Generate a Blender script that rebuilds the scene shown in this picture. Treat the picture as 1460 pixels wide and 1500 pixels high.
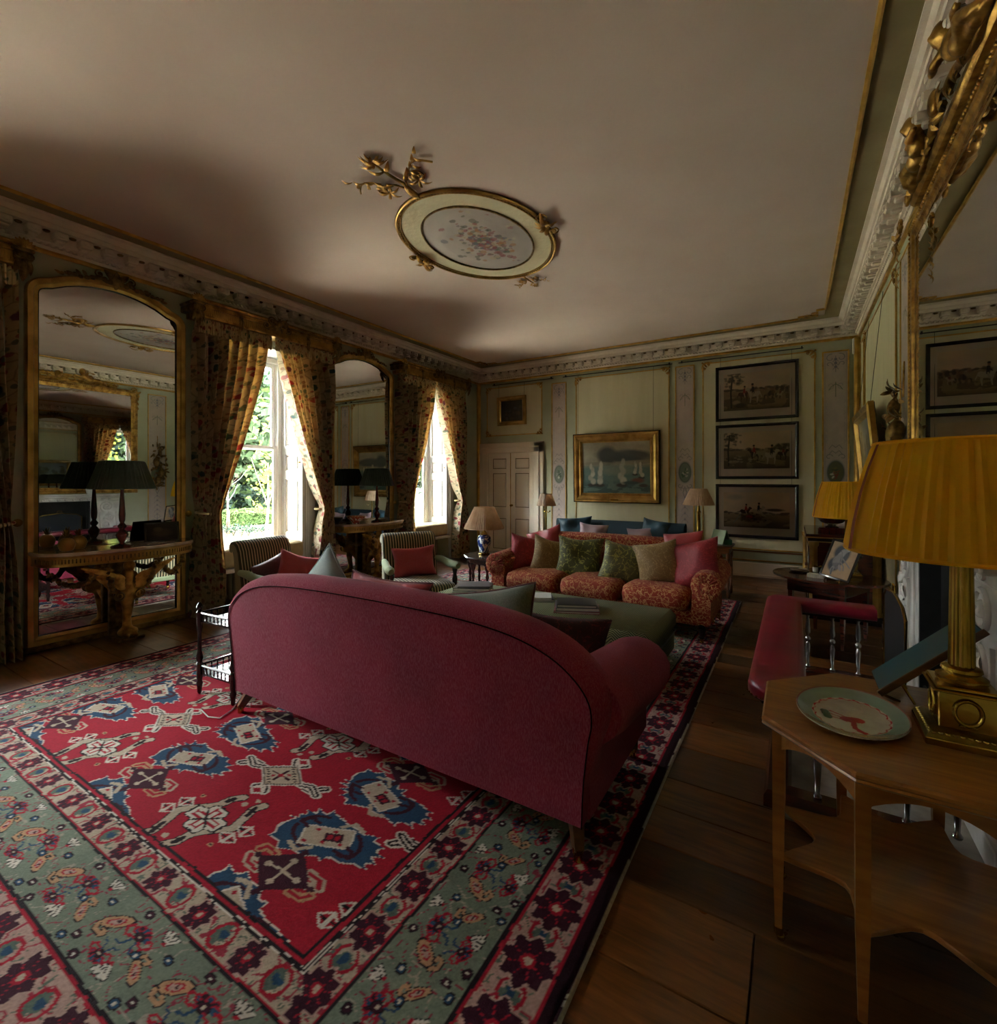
import bpy, bmesh, math, random
import numpy as np
from math import sin, cos, pi, radians as R, sqrt, atan2
from mathutils import Vector, Matrix, Euler
random.seed(7); np.random.seed(7)
for o in list(bpy.data.objects): bpy.data.objects.remove(o)
SC = bpy.context.scene
COL = SC.collection
# ---------------------------------------------------------------- camera, world, sun, exposure
CAMF, HOR, YAW, EYE = 706.0, 704.0, 31.5, 1.5
cd = bpy.data.cameras.new('camera'); cam = bpy.data.objects.new('camera', cd); COL.objects.link(cam)
cd.sensor_fit = 'HORIZONTAL'; cd.sensor_width = 36; cd.lens = CAMF/1460*36
cd.shift_y = -(750-HOR)/1460; cd.clip_start = .05; cd.clip_end = 400
cam.location = (0, 0, EYE); cam.rotation_euler = (pi/2, 0, R(YAW)); SC.camera = cam
vs = SC.view_settings
vs.view_transform = 'Standard'; vs.look = 'None'; vs.gamma = 1; vs.use_curve_mapping = False
vs.exposure = 3.9
try:
    SC.cycles.max_bounces = 12; SC.cycles.diffuse_bounces = 9; SC.cycles.glossy_bounces = 6
    SC.cycles.transparent_max_bounces = 16; SC.cycles.sample_clamp_indirect = 6
    SC.cycles.caustics_reflective = False; SC.cycles.caustics_refractive = False
except Exception: pass
W = bpy.data.worlds.new('sky'); SC.world = W; W.use_nodes = True
_n = W.node_tree.nodes; _l = W.node_tree.links
_bg = _n['Background']; _bg.inputs['Strength'].default_value = 4.0
_tc = _n.new('ShaderNodeTexCoord'); _sx = _n.new('ShaderNodeSeparateXYZ'); _rp = _n.new('ShaderNodeValToRGB')
_l.new(_tc.outputs['Generated'], _sx.inputs[0]); _l.new(_sx.outputs['Z'], _rp.inputs[0]); _l.new(_rp.outputs[0], _bg.inputs['Color'])
_rp.color_ramp.elements[0].position = 0.0; _rp.color_ramp.elements[0].color = (1.0, .985, .95, 1)
_rp.color_ramp.elements[1].position = .8; _rp.color_ramp.elements[1].color = (.80, .90, 1.0, 1)
sd = bpy.data.lights.new('sun', 'SUN'); sd.energy = 5.5; sd.angle = R(3); sd.color = (1, .95, .86)
sun = bpy.data.objects.new('sun', sd); COL.objects.link(sun); sun.rotation_euler = (R(48), 0, R(14))
# photo pixel -> point on the plane y = const or z = const
_f = (-sin(R(YAW)), cos(R(YAW))); _r = (cos(R(YAW)), sin(R(YAW)))
def _ray(u, v): a = (u-730)/CAMF; return (_f[0]+_r[0]*a, _f[1]+_r[1]*a, (HOR-v)/CAMF)
def atY(u, v, y): d = _ray(u, v); s = y/d[1]; return Vector((d[0]*s, y, EYE+d[2]*s))
def atZ(u, v, z): d = _ray(u, v); s = (z-EYE)/d[2]; return Vector((d[0]*s, d[1]*s, z))
# ---------------------------------------------------------------- room measures (metres)
XL, XR, YF, YB = -5.71, .80, 8.50, -1.10       # inner faces of the walls
ZC, ZCB = 3.80, 3.55                            # ceiling, underside of cornice
WINS = (.43, 3.65, 6.85)                        # window centres along the left wall
for i, yc in enumerate(WINS):                   # portals only guide the sky's light through the window openings
    a = bpy.data.lights.new('window_portal', 'AREA'); a.shape = 'RECTANGLE'; a.size = 1.1; a.size_y = 2.7
    a.cycles.is_portal = True
    o = bpy.data.objects.new('window_portal', a); COL.objects.link(o)
    o.location = (-6.32, yc, 1.9); o.rotation_euler = (0, R(-90), 0)
# ---------------------------------------------------------------- colour + materials
def lin(c):
    if isinstance(c, str): c = tuple(int(c[i:i+2], 16)/255 for i in (0, 2, 4))
    return tuple((x/12.92 if x <= .04045 else ((x+.055)/1.055)**2.4) for x in c[:3])
def L4(c): return (*lin(c), 1)
MATS = {}
class NT:
    def __init__(s, name):
        s.m = bpy.data.materials.new(name); s.m.use_nodes = True
        s.t = s.m.node_tree; s.n = s.t.nodes; s.b = s.n['Principled BSDF']; MATS[name] = s.m
    def new(s, t, **k):
        x = s.n.new('ShaderNode'+t)
        for a, v in k.items(): setattr(x, a, v)
        return x
    def ln(s, a, b): s.t.links.new(a, b)
    def math(s, op, a, b=None, c=None):
        x = s.new('Math', operation=op)
        for i, q in enumerate((a, b, c)):
            if q is None: continue
            if isinstance(q, (int, float)): x.inputs[i].default_value = q
            else: s.ln(q, x.inputs[i])
        return x.outputs[0]
    def mix(s, f, a, b, blend='MIX'):
        x = s.new('Mix', data_type='RGBA', blend_type=blend)
        for i, q in ((0, f), (6, a), (7, b)):
            if isinstance(q, (int, float)): x.inputs[i].default_value = q
            elif isinstance(q, (tuple, str)): x.inputs[i].default_value = L4(q)
            else: s.ln(q, x.inputs[i])
        return x.outputs[2]
    def obj(s): return s.new('TexCoord').outputs['Object']
    def uv(s): return s.new('TexCoord').outputs['UV']
    def sep(s, v):
        x = s.new('SeparateXYZ'); s.ln(v, x.inputs[0]); return x.outputs
    def mapv(s, v, sc=(1, 1, 1), rot=(0, 0, 0), loc=(0, 0, 0)):
        x = s.new('Mapping'); s.ln(v, x.inputs[0]); x.inputs[1].default_value = loc; x.inputs[2].default_value = rot; x.inputs[3].default_value = sc
        return x.outputs[0]
    def noise(s, v, scale, detail=3, rough=.5, dist=0):
        x = s.new('TexNoise'); s.ln(v, x.inputs['Vector']); x.inputs['Scale'].default_value = scale
        x.inputs['Detail'].default_value = detail; x.inputs['Roughness'].default_value = rough; x.inputs['Distortion'].default_value = dist
        return x.outputs[0]
    def vor(s, v, scale, feature='F1', out='Distance', rnd=1):
        x = s.new('TexVoronoi', feature=feature); s.ln(v, x.inputs['Vector']); x.inputs['Scale'].default_value = scale
        x.inputs['Randomness'].default_value = rnd
        return x.outputs[out]
    def ramp(s, v, stops, interp='LINEAR'):
        x = s.new('ValToRGB'); s.ln(v, x.inputs[0]); cr = x.color_ramp; cr.interpolation = interp
        while len(cr.elements) < len(stops): cr.elements.new(.5)
        for e, (p, c) in zip(cr.elements, stops):
            e.position = p; e.color = L4(c) if not isinstance(c, (int, float)) else (c, c, c, 1)
        return x.outputs[0]
    def bump(s, h, st=.3, d=.01):
        x = s.new('Bump'); x.inputs['Strength'].default_value = st; x.inputs['Distance'].default_value = d
        s.ln(h, x.inputs['Height']); s.ln(x.outputs[0], s.b.inputs['Normal'])
    def set(s, col=None, rough=.6, metal=0, sheen=0, coat=0, spec=None, trans=None):
        b = s.b
        if col is not None:
            if isinstance(col, (tuple, str)): b.inputs['Base Color'].default_value = L4(col)
            else: s.ln(col, b.inputs['Base Color'])
        if isinstance(rough, (int, float)): b.inputs['Roughness'].default_value = rough
        else: s.ln(rough, b.inputs['Roughness'])
        b.inputs['Metallic'].default_value = metal
        b.inputs['Sheen Weight'].default_value = sheen; b.inputs['Coat Weight'].default_value = coat
        if spec is not None: b.inputs['Specular IOR Level'].default_value = spec
        return s.m
def M(name, c1, c2=None, scale=8, rough=.6, metal=0, bump=0, bscale=None, bd=.01, sheen=0, coat=0, spec=None, stretch=(1, 1, 1), detail=4, lo=.35, hi=.65):
    t = NT(name); v = t.mapv(t.obj(), stretch)
    if c2 is None: col = c1
    else: col = t.ramp(t.noise(v, scale, detail), [(lo, c1), (hi, c2)])
    if bump: t.bump(t.noise(v, bscale or scale*3, 4), bump, bd)
    return t.set(col, rough, metal, sheen, coat, spec)
def translucent(t, col, amt, tint=None):
    """mix a translucent lobe into the principled surface (cloth with light behind it)"""
    tr = t.new('BsdfTranslucent'); mx = t.new('MixShader'); mx.inputs[0].default_value = amt
    if isinstance(col, (tuple, str)): tr.inputs[0].default_value = L4(col)
    else: t.ln(col, tr.inputs[0])
    out = t.n['Material Output']
    t.ln(t.b.outputs[0], mx.inputs[1]); t.ln(tr.outputs[0], mx.inputs[2]); t.ln(mx.outputs[0], out.inputs[0])
# ---------------------------------------------------------------- mesh builder
class MB:
    def __init__(s): s.v = []; s.f = []; s.uvs = None; s.fi = []
    def add(s, vs, fs, mi=0):
        o = len(s.v); s.v += [tuple(p) for p in vs]; s.f += [tuple(i+o for i in q) for q in fs]; s.fi += [mi]*len(fs); return s
    def box(s, x0, x1, y0, y1, z0, z1, bev=0, mi=0):
        if bev <= 0:
            return s.add([(x0,y0,z0),(x1,y0,z0),(x1,y1,z0),(x0,y1,z0),(x0,y0,z1),(x1,y0,z1),(x1,y1,z1),(x0,y1,z1)],
                         [(0,3,2,1),(4,5,6,7),(0,1,5,4),(1,2,6,5),(2,3,7,6),(3,0,4,7)], mi)
        b = min(bev, (x1-x0)/2.01, (y1-y0)/2.01, (z1-z0)/2.01)
        def ring(i, z): return [(x0+i,y0+b,z),(x0+b,y0+i,z),(x1-b,y0+i,z),(x1-i,y0+b,z),(x1-i,y1-b,z),(x1-b,y1-i,z),(x0+b,y1-i,z),(x0+i,y1-b,z)]
        rs = [[(x0+b,y0+b,z0)]*0+ring(b*.999, z0), ring(0, z0+b), ring(0, z1-b), ring(b*.999, z1)]
        return s.loft(rs, True, True, mi)
    def loft(s, rings, closed=True, caps=True, mi=0):
        n = len(rings[0]); vs = [p for r in rings for p in r]; fs = []
        for i in range(len(rings)-1):
            for j in range(n if closed else n-1):
                k = (j+1) % n; fs.append((i*n+j, i*n+k, (i+1)*n+k, (i+1)*n+j))
        if caps:
            fs.append(tuple(range(n-1, -1, -1))); fs.append(tuple((len(rings)-1)*n+j for j in range(n)))
        return s.add(vs, fs, mi)
    def lathe(s, prof, c=(0,0,0), n=16, axis='z', sx=1, sy=1, mi=0, mod=None):
        rs = []
        for r, h in prof:
            ring = []
            for j in range(n):
                a = 2*pi*j/n; q = r*(mod(a, h) if mod else 1); x, y = q*cos(a)*sx, q*sin(a)*sy
                p = (x, y, h) if axis == 'z' else ((h, x, y) if axis == 'x' else (y, h, x))
                ring.append((c[0]+p[0], c[1]+p[1], c[2]+p[2]))
            rs.append(ring)
        return s.loft(rs, True, True, mi)
    def ball(s, c, r, n=10, m=7, rot=None, mi=0):
        if isinstance(r, (int, float)): r = (r, r, r)
        E = Euler(rot).to_matrix() if rot else None; rs = []
        for i in range(1, m):
            t = pi*i/m; ring = []
            for j in range(n):
                a = 2*pi*j/n; p = Vector((r[0]*sin(t)*cos(a), r[1]*sin(t)*sin(a), -r[2]*cos(t)))
                if E: p = E @ p
                ring.append((c[0]+p.x, c[1]+p.y, c[2]+p.z))
            rs.append(ring)
        return s.loft(rs, True, True, mi)
    def tube(s, pts, r, n=8, closed=False, caps=True, mi=0, flat=1.0):
        pts = [Vector(p) for p in pts]; N = len(pts); rs = []
        rr = r if isinstance(r, (list, tuple)) else [r]*N; up0 = None
        for i, p in enumerate(pts):
            a = pts[i-1] if (i > 0 or closed) else p; b = pts[(i+1) % N] if (i < N-1 or closed) else p
            t = (b-a)
            if t.length < 1e-9: t = Vector((0,0,1))
            t.normalize()
            if up0 is None:
                up = Vector((0,0,1)) if abs(t.z) < .9 else Vector((1,0,0))
            else: up = up0
            sd_ = t.cross(up)
            if sd_.length < 1e-6: sd_ = t.cross(Vector((1,0,0)))
            sd_.normalize(); u2 = sd_.cross(t).normalized(); up0 = u2
            rs.append([tuple(p + (sd_*cos(2*pi*j/n) + u2*sin(2*pi*j/n)*flat)*rr[i]) for j in range(n)])
        if closed: rs.append(rs[0]); return s.loft(rs, True, False, mi)
        return s.loft(rs, True, caps, mi)
    def prism(s, pts2, h0, h1, plane='xy', mi=0):
        def m(p, h): return (p[0], p[1], h) if plane == 'xy' else ((p[0], h, p[1]) if plane == 'xz' else (h, p[0], p[1]))
        return s.loft([[m(p, h0) for p in pts2], [m(p, h1) for p in pts2]], True, True, mi)
    def sweep(s, prof, path, closed=False, mi=0):
        """prof: (offset to the left-hand normal, height) section swept along a flat path [(x,y,z)] with mitred corners"""
        N = len(path); rs = []
        for i, p in enumerate(path):
            P = Vector(p[:2]); a = Vector(path[i-1][:2]) if (i > 0 or closed) else None
            b = Vector(path[(i+1) % N][:2]) if (i < N-1 or closed) else None
            d1 = (P-a).normalized() if a is not None else None; d2 = (b-P).normalized() if b is not None else None
            if d1 is None: d1 = d2
            if d2 is None: d2 = d1
            n1 = Vector((-d1.y, d1.x)); n2 = Vector((-d2.y, d2.x)); m = (n1+n2); m.normalize(); k = 1/max(.3, m.dot(n1))
            rs.append([(P.x+m.x*o*k, P.y+m.y*o*k, p[2]+h) for o, h in prof])
        if closed: rs.append(rs[0])
        return s.loft(rs, True, not closed, mi)
    def xform(s, M_):
        s.v = [tuple(M_ @ Vector(p)) for p in s.v]; return s
    def build(s, name, mat, parent=None, smooth=None, loc=(0,0,0), rot=(0,0,0), mod=None):
        me = bpy.data.meshes.new(name); me.from_pydata(s.v, [], s.f)
        bm = bmesh.new(); bm.from_mesh(me); bmesh.ops.recalc_face_normals(bm, faces=bm.faces); bm.to_mesh(me); bm.free()
        mats = mat if isinstance(mat, (list, tuple)) else [mat]
        for q in mats: me.materials.append(MATS[q] if isinstance(q, str) else q)
        if len(mats) > 1: me.polygons.foreach_set('material_index', s.fi)
        if smooth is not None:
            me.polygons.foreach_set('use_smooth', [True]*len(me.polygons)); me.set_sharp_from_angle(angle=R(smooth))
        me.update()
        o = bpy.data.objects.new(name, me); COL.objects.link(o); o.parent = parent; o.location = loc; o.rotation_euler = rot
        return o
def tag(o, label=None, cat=None, group=None, kind=None):
    if label: o['label'] = label
    if cat: o['category'] = cat
    if group: o['group'] = group
    if kind: o['kind'] = kind
    return o
def thing(name, label, cat, loc=(0,0,0), rz=0, group=None):
    o = bpy.data.objects.new(name, None); COL.objects.link(o); o.location = loc; o.rotation_euler = (0,0,rz); o.empty_display_size = .1
    return tag(o, label, cat, group)
def struct(name, mb, mat, smooth=None, label=None):
    return tag(mb.build(name, mat, None, smooth), label, None, None, 'structure')
def copy_tree(o, parent=None, label=None):
    c = o.copy(); COL.objects.link(c); c.parent = parent
    if label: c['label'] = label
    for ch in list(o.children): copy_tree(ch, c)
    return c
def remesh(o, vox, smooth=True):
    m = o.modifiers.new('carve', 'REMESH'); m.mode = 'VOXEL'; m.voxel_size = vox; m.use_smooth_shade = smooth
    return o
def subd(o, n=1):
    m = o.modifiers.new('soft', 'SUBSURF'); m.levels = n; m.render_levels = n; return o
# ---------------------------------------------------------------- painted surfaces: a fine grid with a colour per vertex
class Canvas:
    def __init__(s, w, h, col):
        s.w, s.h = w, h; s.a = np.zeros((h, w, 3)); s.a[:] = np.array(lin(col)); s.Y, s.X = np.mgrid[0:h, 0:w].astype(float)
    def put(s, m, col, al=1):
        m = np.clip(m, 0, 1)[..., None]*al; s.a = s.a*(1-m) + np.array(lin(col))*m
    def ell(s, cx, cy, rx, ry, col, soft=.15, ang=0, al=1):
        c, q = cos(ang), sin(ang); X, Y = s.X-cx, s.Y-cy
        d = np.sqrt(((X*c+Y*q)/rx)**2+((-X*q+Y*c)/ry)**2); s.put((1-d)/soft+.5 if soft > 0 else d < 1, col, al)
    def poly(s, pts, col, al=1):
        s.put(inside(s.X, s.Y, pts).astype(float), col, al)
    def line(s, pts, w, col, al=1):
        m = np.zeros_like(s.X)
        for (x0, y0), (x1, y1) in zip(pts, pts[1:]):
            dx, dy = x1-x0, y1-y0; t = np.clip(((s.X-x0)*dx+(s.Y-y0)*dy)/max(1e-6, dx*dx+dy*dy), 0, 1)
            m = np.maximum(m, w/2+.5-np.hypot(s.X-x0-t*dx, s.Y-y0-t*dy))
        s.put(m, col, al)
    def mul(s, m): s.a *= m[..., None]
def inside(X, Y, pts):
    r = np.zeros(X.shape, bool); n = len(pts)
    for i in range(n):
        x0, y0 = pts[i]; x1, y1 = pts[(i+1) % n]
        if y0 == y1: continue
        c = ((y0 > Y) != (y1 > Y)) & (X < (x1-x0)*(Y-y0)/(y1-y0)+x0); r ^= c
    return r
def fbm(h, w, cell, seed=0, oct=4, stretch=1):
    rng = np.random.RandomState(seed); out = np.zeros((h, w)); amp, tot = 1, 0
    for o in range(oct):
        ch, cw = max(2, int(h/cell)+2), max(2, int(w/(cell*stretch))+2); g = rng.rand(ch, cw)
        y = np.linspace(0, ch-1.001, h); x = np.linspace(0, cw-1.001, w); yi = y.astype(int); xi = x.astype(int)
        fy = (y-yi)[:, None]; fx = (x-xi)[None, :]; fy = fy*fy*(3-2*fy); fx = fx*fx*(3-2*fx)
        a = g[yi][:, xi]; b = g[yi][:, xi+1]; c = g[yi+1][:, xi]; d = g[yi+1][:, xi+1]
        out += amp*((a*(1-fx)+b*fx)*(1-fy)+(c*(1-fx)+d*fx)*fy); tot += amp; amp *= .5; cell = max(1.5, cell/2)
    return out/tot
def grid_mesh(name, P, C, mat, parent=None, smooth=True):
    """P (h,w,3) points, C (h,w,3) linear colours"""
    h, w = P.shape[:2]; me = bpy.data.meshes.new(name); nv = h*w; nf = (h-1)*(w-1)
    me.vertices.add(nv); me.vertices.foreach_set('co', P.reshape(-1).astype(np.float32))
    i = np.arange(nv).reshape(h, w); q = np.stack([i[:-1, :-1], i[:-1, 1:], i[1:, 1:], i[1:, :-1]], -1).reshape(-1)
    me.loops.add(nf*4); me.loops.foreach_set('vertex_index', q.astype(np.int32))
    me.polygons.add(nf); me.polygons.foreach_set('loop_start', np.arange(0, nf*4, 4, dtype=np.int32)); me.update(calc_edges=True)
    at = me.color_attributes.new('paint', 'FLOAT_COLOR', 'POINT')
    at.data.foreach_set('color', np.concatenate([C.reshape(-1, 3), np.ones((nv, 1))], 1).reshape(-1).astype(np.float32))
    if smooth: me.polygons.foreach_set('use_smooth', [True]*nf)
    me.materials.append(MATS[mat]); me.validate(); o = bpy.data.objects.new(name, me); COL.objects.link(o); o.parent = parent
    return o
def canvas_quad(name, cv, o, ux, uy, mat, parent=None):
    """canvas laid on a flat quad: o top-left, ux right vector, uy down vector"""
    o, ux, uy = (np.array(q, float) for q in (o, ux, uy)); s = np.linspace(0, 1, cv.w)[None, :, None]; t = np.linspace(0, 1, cv.h)[:, None, None]
    return grid_mesh(name, o+ux*s+uy*t, cv.a, mat, parent)
def paintmat(name, rough=.6, coat=0, bump=0, bscale=60, sheen=0, spec=.5, bd=.003):
    t = NT(name); a = t.new('VertexColor', layer_name='paint')
    if bump: t.bump(t.noise(t.obj(), bscale, 3), bump, bd)
    return t.set(a.outputs[0], rough, 0, sheen, coat, spec)
# ---------------------------------------------------------------- materials
M('ceiling_plaster', 'c8b6a8', 'cfbeb1', 1.3, .9, bump=.06, bscale=40)
M('sage_paint', 'a3a588', 'aeb094', 2.2, .62, bump=.10, bscale=30)
M('olive_field', 'c6be98', 'cec7a4', 2.0, .6, bump=.25, bscale=7, stretch=(3, 3, .35), bd=.02)
M('sage_border', '8a7d58', '958862', 3, .8)
M('cornice_plaster', 'd2c4b2', 'dccfbf', 6, .75, bump=.15, bscale=60)
M('sash_white', 'eceae6', 'f2f0ec', 2, .4)
M('cream_paint', 'e2d5c2', 'e8dccb', 2, .45, bump=.04)
M('white_paint', 'c6c4c0', 'cecccA', 2, .45)
M('door_line', '6e5a3c', '84704a', 8, .5)
M('gilt', '7f5a26', 'c69a50', 14, .38, metal=.85, bump=.35, bscale=55, bd=.006)
M('gilt_smooth', '8f6c34', 'bf9754', 6, .34, metal=.85, bump=.08, bscale=60)
M('gilt_line', 'b08634', 'cfa24a', 9, .38, metal=.55)
M('gilt_dark', '4c3818', '8f7140', 18, .42, metal=.8, bump=.5, bscale=60, bd=.008)
M('brass', 'a88a3c', 'c7a855', 5, .2, metal=1, bump=.03, bscale=40)
M('brass_dark', '6f5a24', 'a48540', 9, .28, metal=1, bump=.1)
M('iron', '1a1716', '25201e', 10, .45, metal=.4)
M('steel', '9a9a9e', 'b9b9bc', 8, .18, metal=1)
M('silver', '8d8d8a', 'c6c5c0', 20, .16, metal=1, bump=.5, bscale=40, bd=.01)
M('porcelain_white', 'd9dad6', 'e4e4e0', 3, .15, coat=.5)
M('marble_white', 'b9b6b2', 'd7d4d0', 5, .25, bump=.02)
M('marble_top', '9a8578', 'c4b3a6', 6, .15, coat=.4, detail=8)
M('hearth_stone', '8a8378', 'aba397', 9, .5, bump=.1)
M('soot', '0c0b0b', '161413', 10, .9)
M('mahogany', '3a160d', '5a2415', 5, .2, coat=.6, stretch=(1, 8, 8), bump=.05)
M('dark_wood', '150a07', '2a140d', 6, .26, coat=.4, stretch=(6, 6, 1))
M('red_wood', '3d130d', '5e2116', 7, .25, coat=.5, stretch=(6, 6, 1))
M('stained_wood', '4e2c12', '6e4119', 5, .33, coat=.25, stretch=(1, 9, 9), bump=.05)
M('table_wood', '8e5826', 'a87034', 3.5, .28, coat=.4, stretch=(1.2, 14, 9), bump=.04)
M('leather_red', '6d0f24', '84162e', 5, .3, coat=.15, bump=.1, bscale=150)
M('linen_seat', 'b79f78', 'c9b28b', 10, .85, bump=.2, bscale=160)
M('black_frame', '0b090c', '16121a', 10, .25, coat=.4)
M('mount_card', 'd2c2a8', 'dacbb3', 4, .85)
M('radiator_paint', '6b6152', '776d5e', 8, .5)
M('plastic_white', 'dcdcda', None, rough=.4)
M('earth', '5c5140', '6d614c', 6, .95)
M('gravel', 'bdb39f', 'cfc6b4', 30, .95, bump=.3, bscale=200)
M('lawn', '2c3a18', '3a4822', 3, .95, bump=.4, bscale=120)
M('bark', '3c342a', '574c3e', 12, .9, bump=.5)
M('stone_wall', '8d8778', 'a59f8f', 6, .9, bump=.2)
t = NT('mirror_glass'); t.set((.80, .80, .79), .012, 1)
t.b.inputs['Base Color'].default_value = (.66, .66, .65, 1)
t = NT('window_glass')     # thin clear pane: passes light straight through, with a weak reflection
tr = t.new('BsdfTransparent'); gl = t.new('BsdfGlossy'); mx = t.new('MixShader'); fr = t.new('Fresnel'); fr.inputs[0].default_value = 1.3
tr.inputs[0].default_value = (.96, .98, .97, 1); gl.inputs['Roughness'].default_value = .02
t.ln(fr.outputs[0], mx.inputs[0]); t.ln(tr.outputs[0], mx.inputs[1]); t.ln(gl.outputs[0], mx.inputs[2]); t.ln(mx.outputs[0], t.n['Material Output'].inputs[0])
t = NT('picture_glass')
tr = t.new('BsdfTransparent'); gl = t.new('BsdfGlossy'); mx = t.new('MixShader'); fr = t.new('Fresnel'); fr.inputs[0].default_value = 1.35
gl.inputs['Roughness'].default_value = .03
t.ln(fr.outputs[0], mx.inputs[0]); t.ln(tr.outputs[0], mx.inputs[1]); t.ln(gl.outputs[0], mx.inputs[2]); t.ln(mx.outputs[0], t.n['Material Output'].inputs[0])
# oak boards: the tone shifts from board to board
t = NT('oak_board'); oi = t.new('ObjectInfo'); v = t.mapv(t.obj(), (1, 9, 9))
g = t.ramp(t.noise(v, 3.2, 7, .6, .6), [(.25, '4a2c14'), (.55, '7a4e22'), (.8, '966534')])
hue = t.ramp(oi.outputs['Random'], [(0, '7d7068'), (.5, 'c9bcae'), (1, 'fff0d8')])
col = t.mix(1.0, g, hue, 'MULTIPLY'); t.bump(t.noise(v, 12, 5), .12, .006)
t.set(col, t.ramp(t.noise(t.obj(), 4, 4), [(.3, .26), (.7, .45)]), coat=.2)
# fabrics
def weave(name, a, b, rough=.9, sheen=.3, sc=420, amt=.25):
    t = NT(name); v = t.obj(); n1 = t.noise(v, 3, 3); col = t.ramp(n1, [(.3, a), (.7, b)])
    w = t.noise(t.mapv(v, (1, 1, .25)), sc, 2, .6); col = t.mix(t.ramp(w, [(.42, 0.0), (.62, amt)]), col, 'e8a0b0' if 'magenta' in name else 'd8d8c8')
    t.bump(w, .35, .003); t.set(col, rough, sheen=sheen*.25); return t
weave('magenta_weave', '7a1030', '90183c', sheen=.12, sc=260, amt=.12)
weave('velvet_teal', '06222c', '0a2d38', .8, .1, 500, .02)
weave('velvet_bluegrey', '7d8a8a', '93a09f', .8, .6, 300, .1)
weave('velvet_greygreen', '4d5346', '6d7364', .8, .6, 300, .08)
weave('velvet_green', '76825a', '8c9870', .8, .6, 300, .08)
weave('silk_red', '8a1626', 'a2222f', .42, .3, 500, .04)
weave('silk_rose', '9e2d38', 'b03a44', .5, .3, 300, .06)
weave('silk_maroon', '4b0a14', '611019', .6, .3, 300, .05)
weave('teal_silk', '0b3340', '12414f', .5, .15, 500, .04)
weave('pale_silk', '9a7f84', 'a98f92', .5, .2, 500, .04)
def stripes(name, period=.030):
    t = NT(name); x = t.sep(t.obj())[0]; f = t.math('FRACT', t.math('MULTIPLY', x, 1/period))
    c = t.ramp(f, [(0, '2e2c17'), (.30, '403c20'), (.36, 'b7a77e'), (.50, 'cdbf99'), (.56, '6b2f22'), (.62, 'b7a77e'), (.70, '3a3a1e')], 'LINEAR')
    t.bump(t.math('SINE', t.math('MULTIPLY', x, 2*pi/period)), .35, .004); t.set(c, .85, sheen=.3)
stripes('stripe_cloth')
t = NT('herringbone')                      # grey green tweed in a herringbone weave
x, y, z = t.sep(t.obj()); u = t.math('ADD', x, t.math('MULTIPLY', z, .0)); w = t.math('ADD', y, z)
zig = t.math('PINGPONG', u, .055); q = t.math('FRACT', t.math('MULTIPLY', t.math('ADD', w, zig), 1/.024))
c = t.ramp(t.noise(t.obj(), 2, 2), [(.3, '343a20'), (.7, '3d4429')]); c2 = t.ramp(q, [(.30, 0.0), (.42, 1.0), (.72, 1.0), (.84, 0.0)])
t.set(t.mix(c2, c, '85875f'), .9); t.bump(c2, .3, .003)
def damask(name, ground, fig, sc=9, rough=.75, thr=.5, third=None):
    t = NT(name); v = t.obj(); wv = t.new('VectorMath', operation='ADD'); ns = t.new('TexNoise'); t.ln(v, ns.inputs[0]); ns.inputs['Scale'].default_value = sc*.9
    scl = t.new('VectorMath', operation='SCALE'); t.ln(ns.outputs['Color'], scl.inputs[0]); scl.inputs['Scale'].default_value = .22
    t.ln(v, wv.inputs[0]); t.ln(scl.outputs[0], wv.inputs[1])
    d = t.vor(wv.outputs[0], sc, 'DISTANCE_TO_EDGE'); n2 = t.noise(wv.outputs[0], sc*2.6, 3, .6, 1.5)
    m = t.ramp(t.math('ADD', t.math('MULTIPLY', n2, .8), t.math('MULTIPLY', d, -1.2)), [(thr-.16, 0.0), (thr-.10, 1.0)])
    col = t.mix(m, ground, fig)
    if third:
        col = t.mix(t.ramp(t.vor(wv.outputs[0], sc*1.7), [(.10, 1.0), (.16, 0.0)]), col, third)
    t.bump(m, .3, .004); t.set(col, rough, sheen=.04); return t
damask('red_damask', '8c2c10', 'c08c58', 15, .8, .46, '6e1e0c')
damask('green_damask', '4a4d22', '9a9a4c', 11, .6, .50)
damask('greygreen_damask', '666846', 'a8a85e', 12, .6, .48)
damask('gold_damask', '84693e', 'a58b5c', 14, .6, .5)
damask('crimson_damask', '861420', 'a32630', 14, .6, .5)
damask('maroon_damask', '3d0b10', '6b1f1e', 13, .8, .52)
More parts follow.
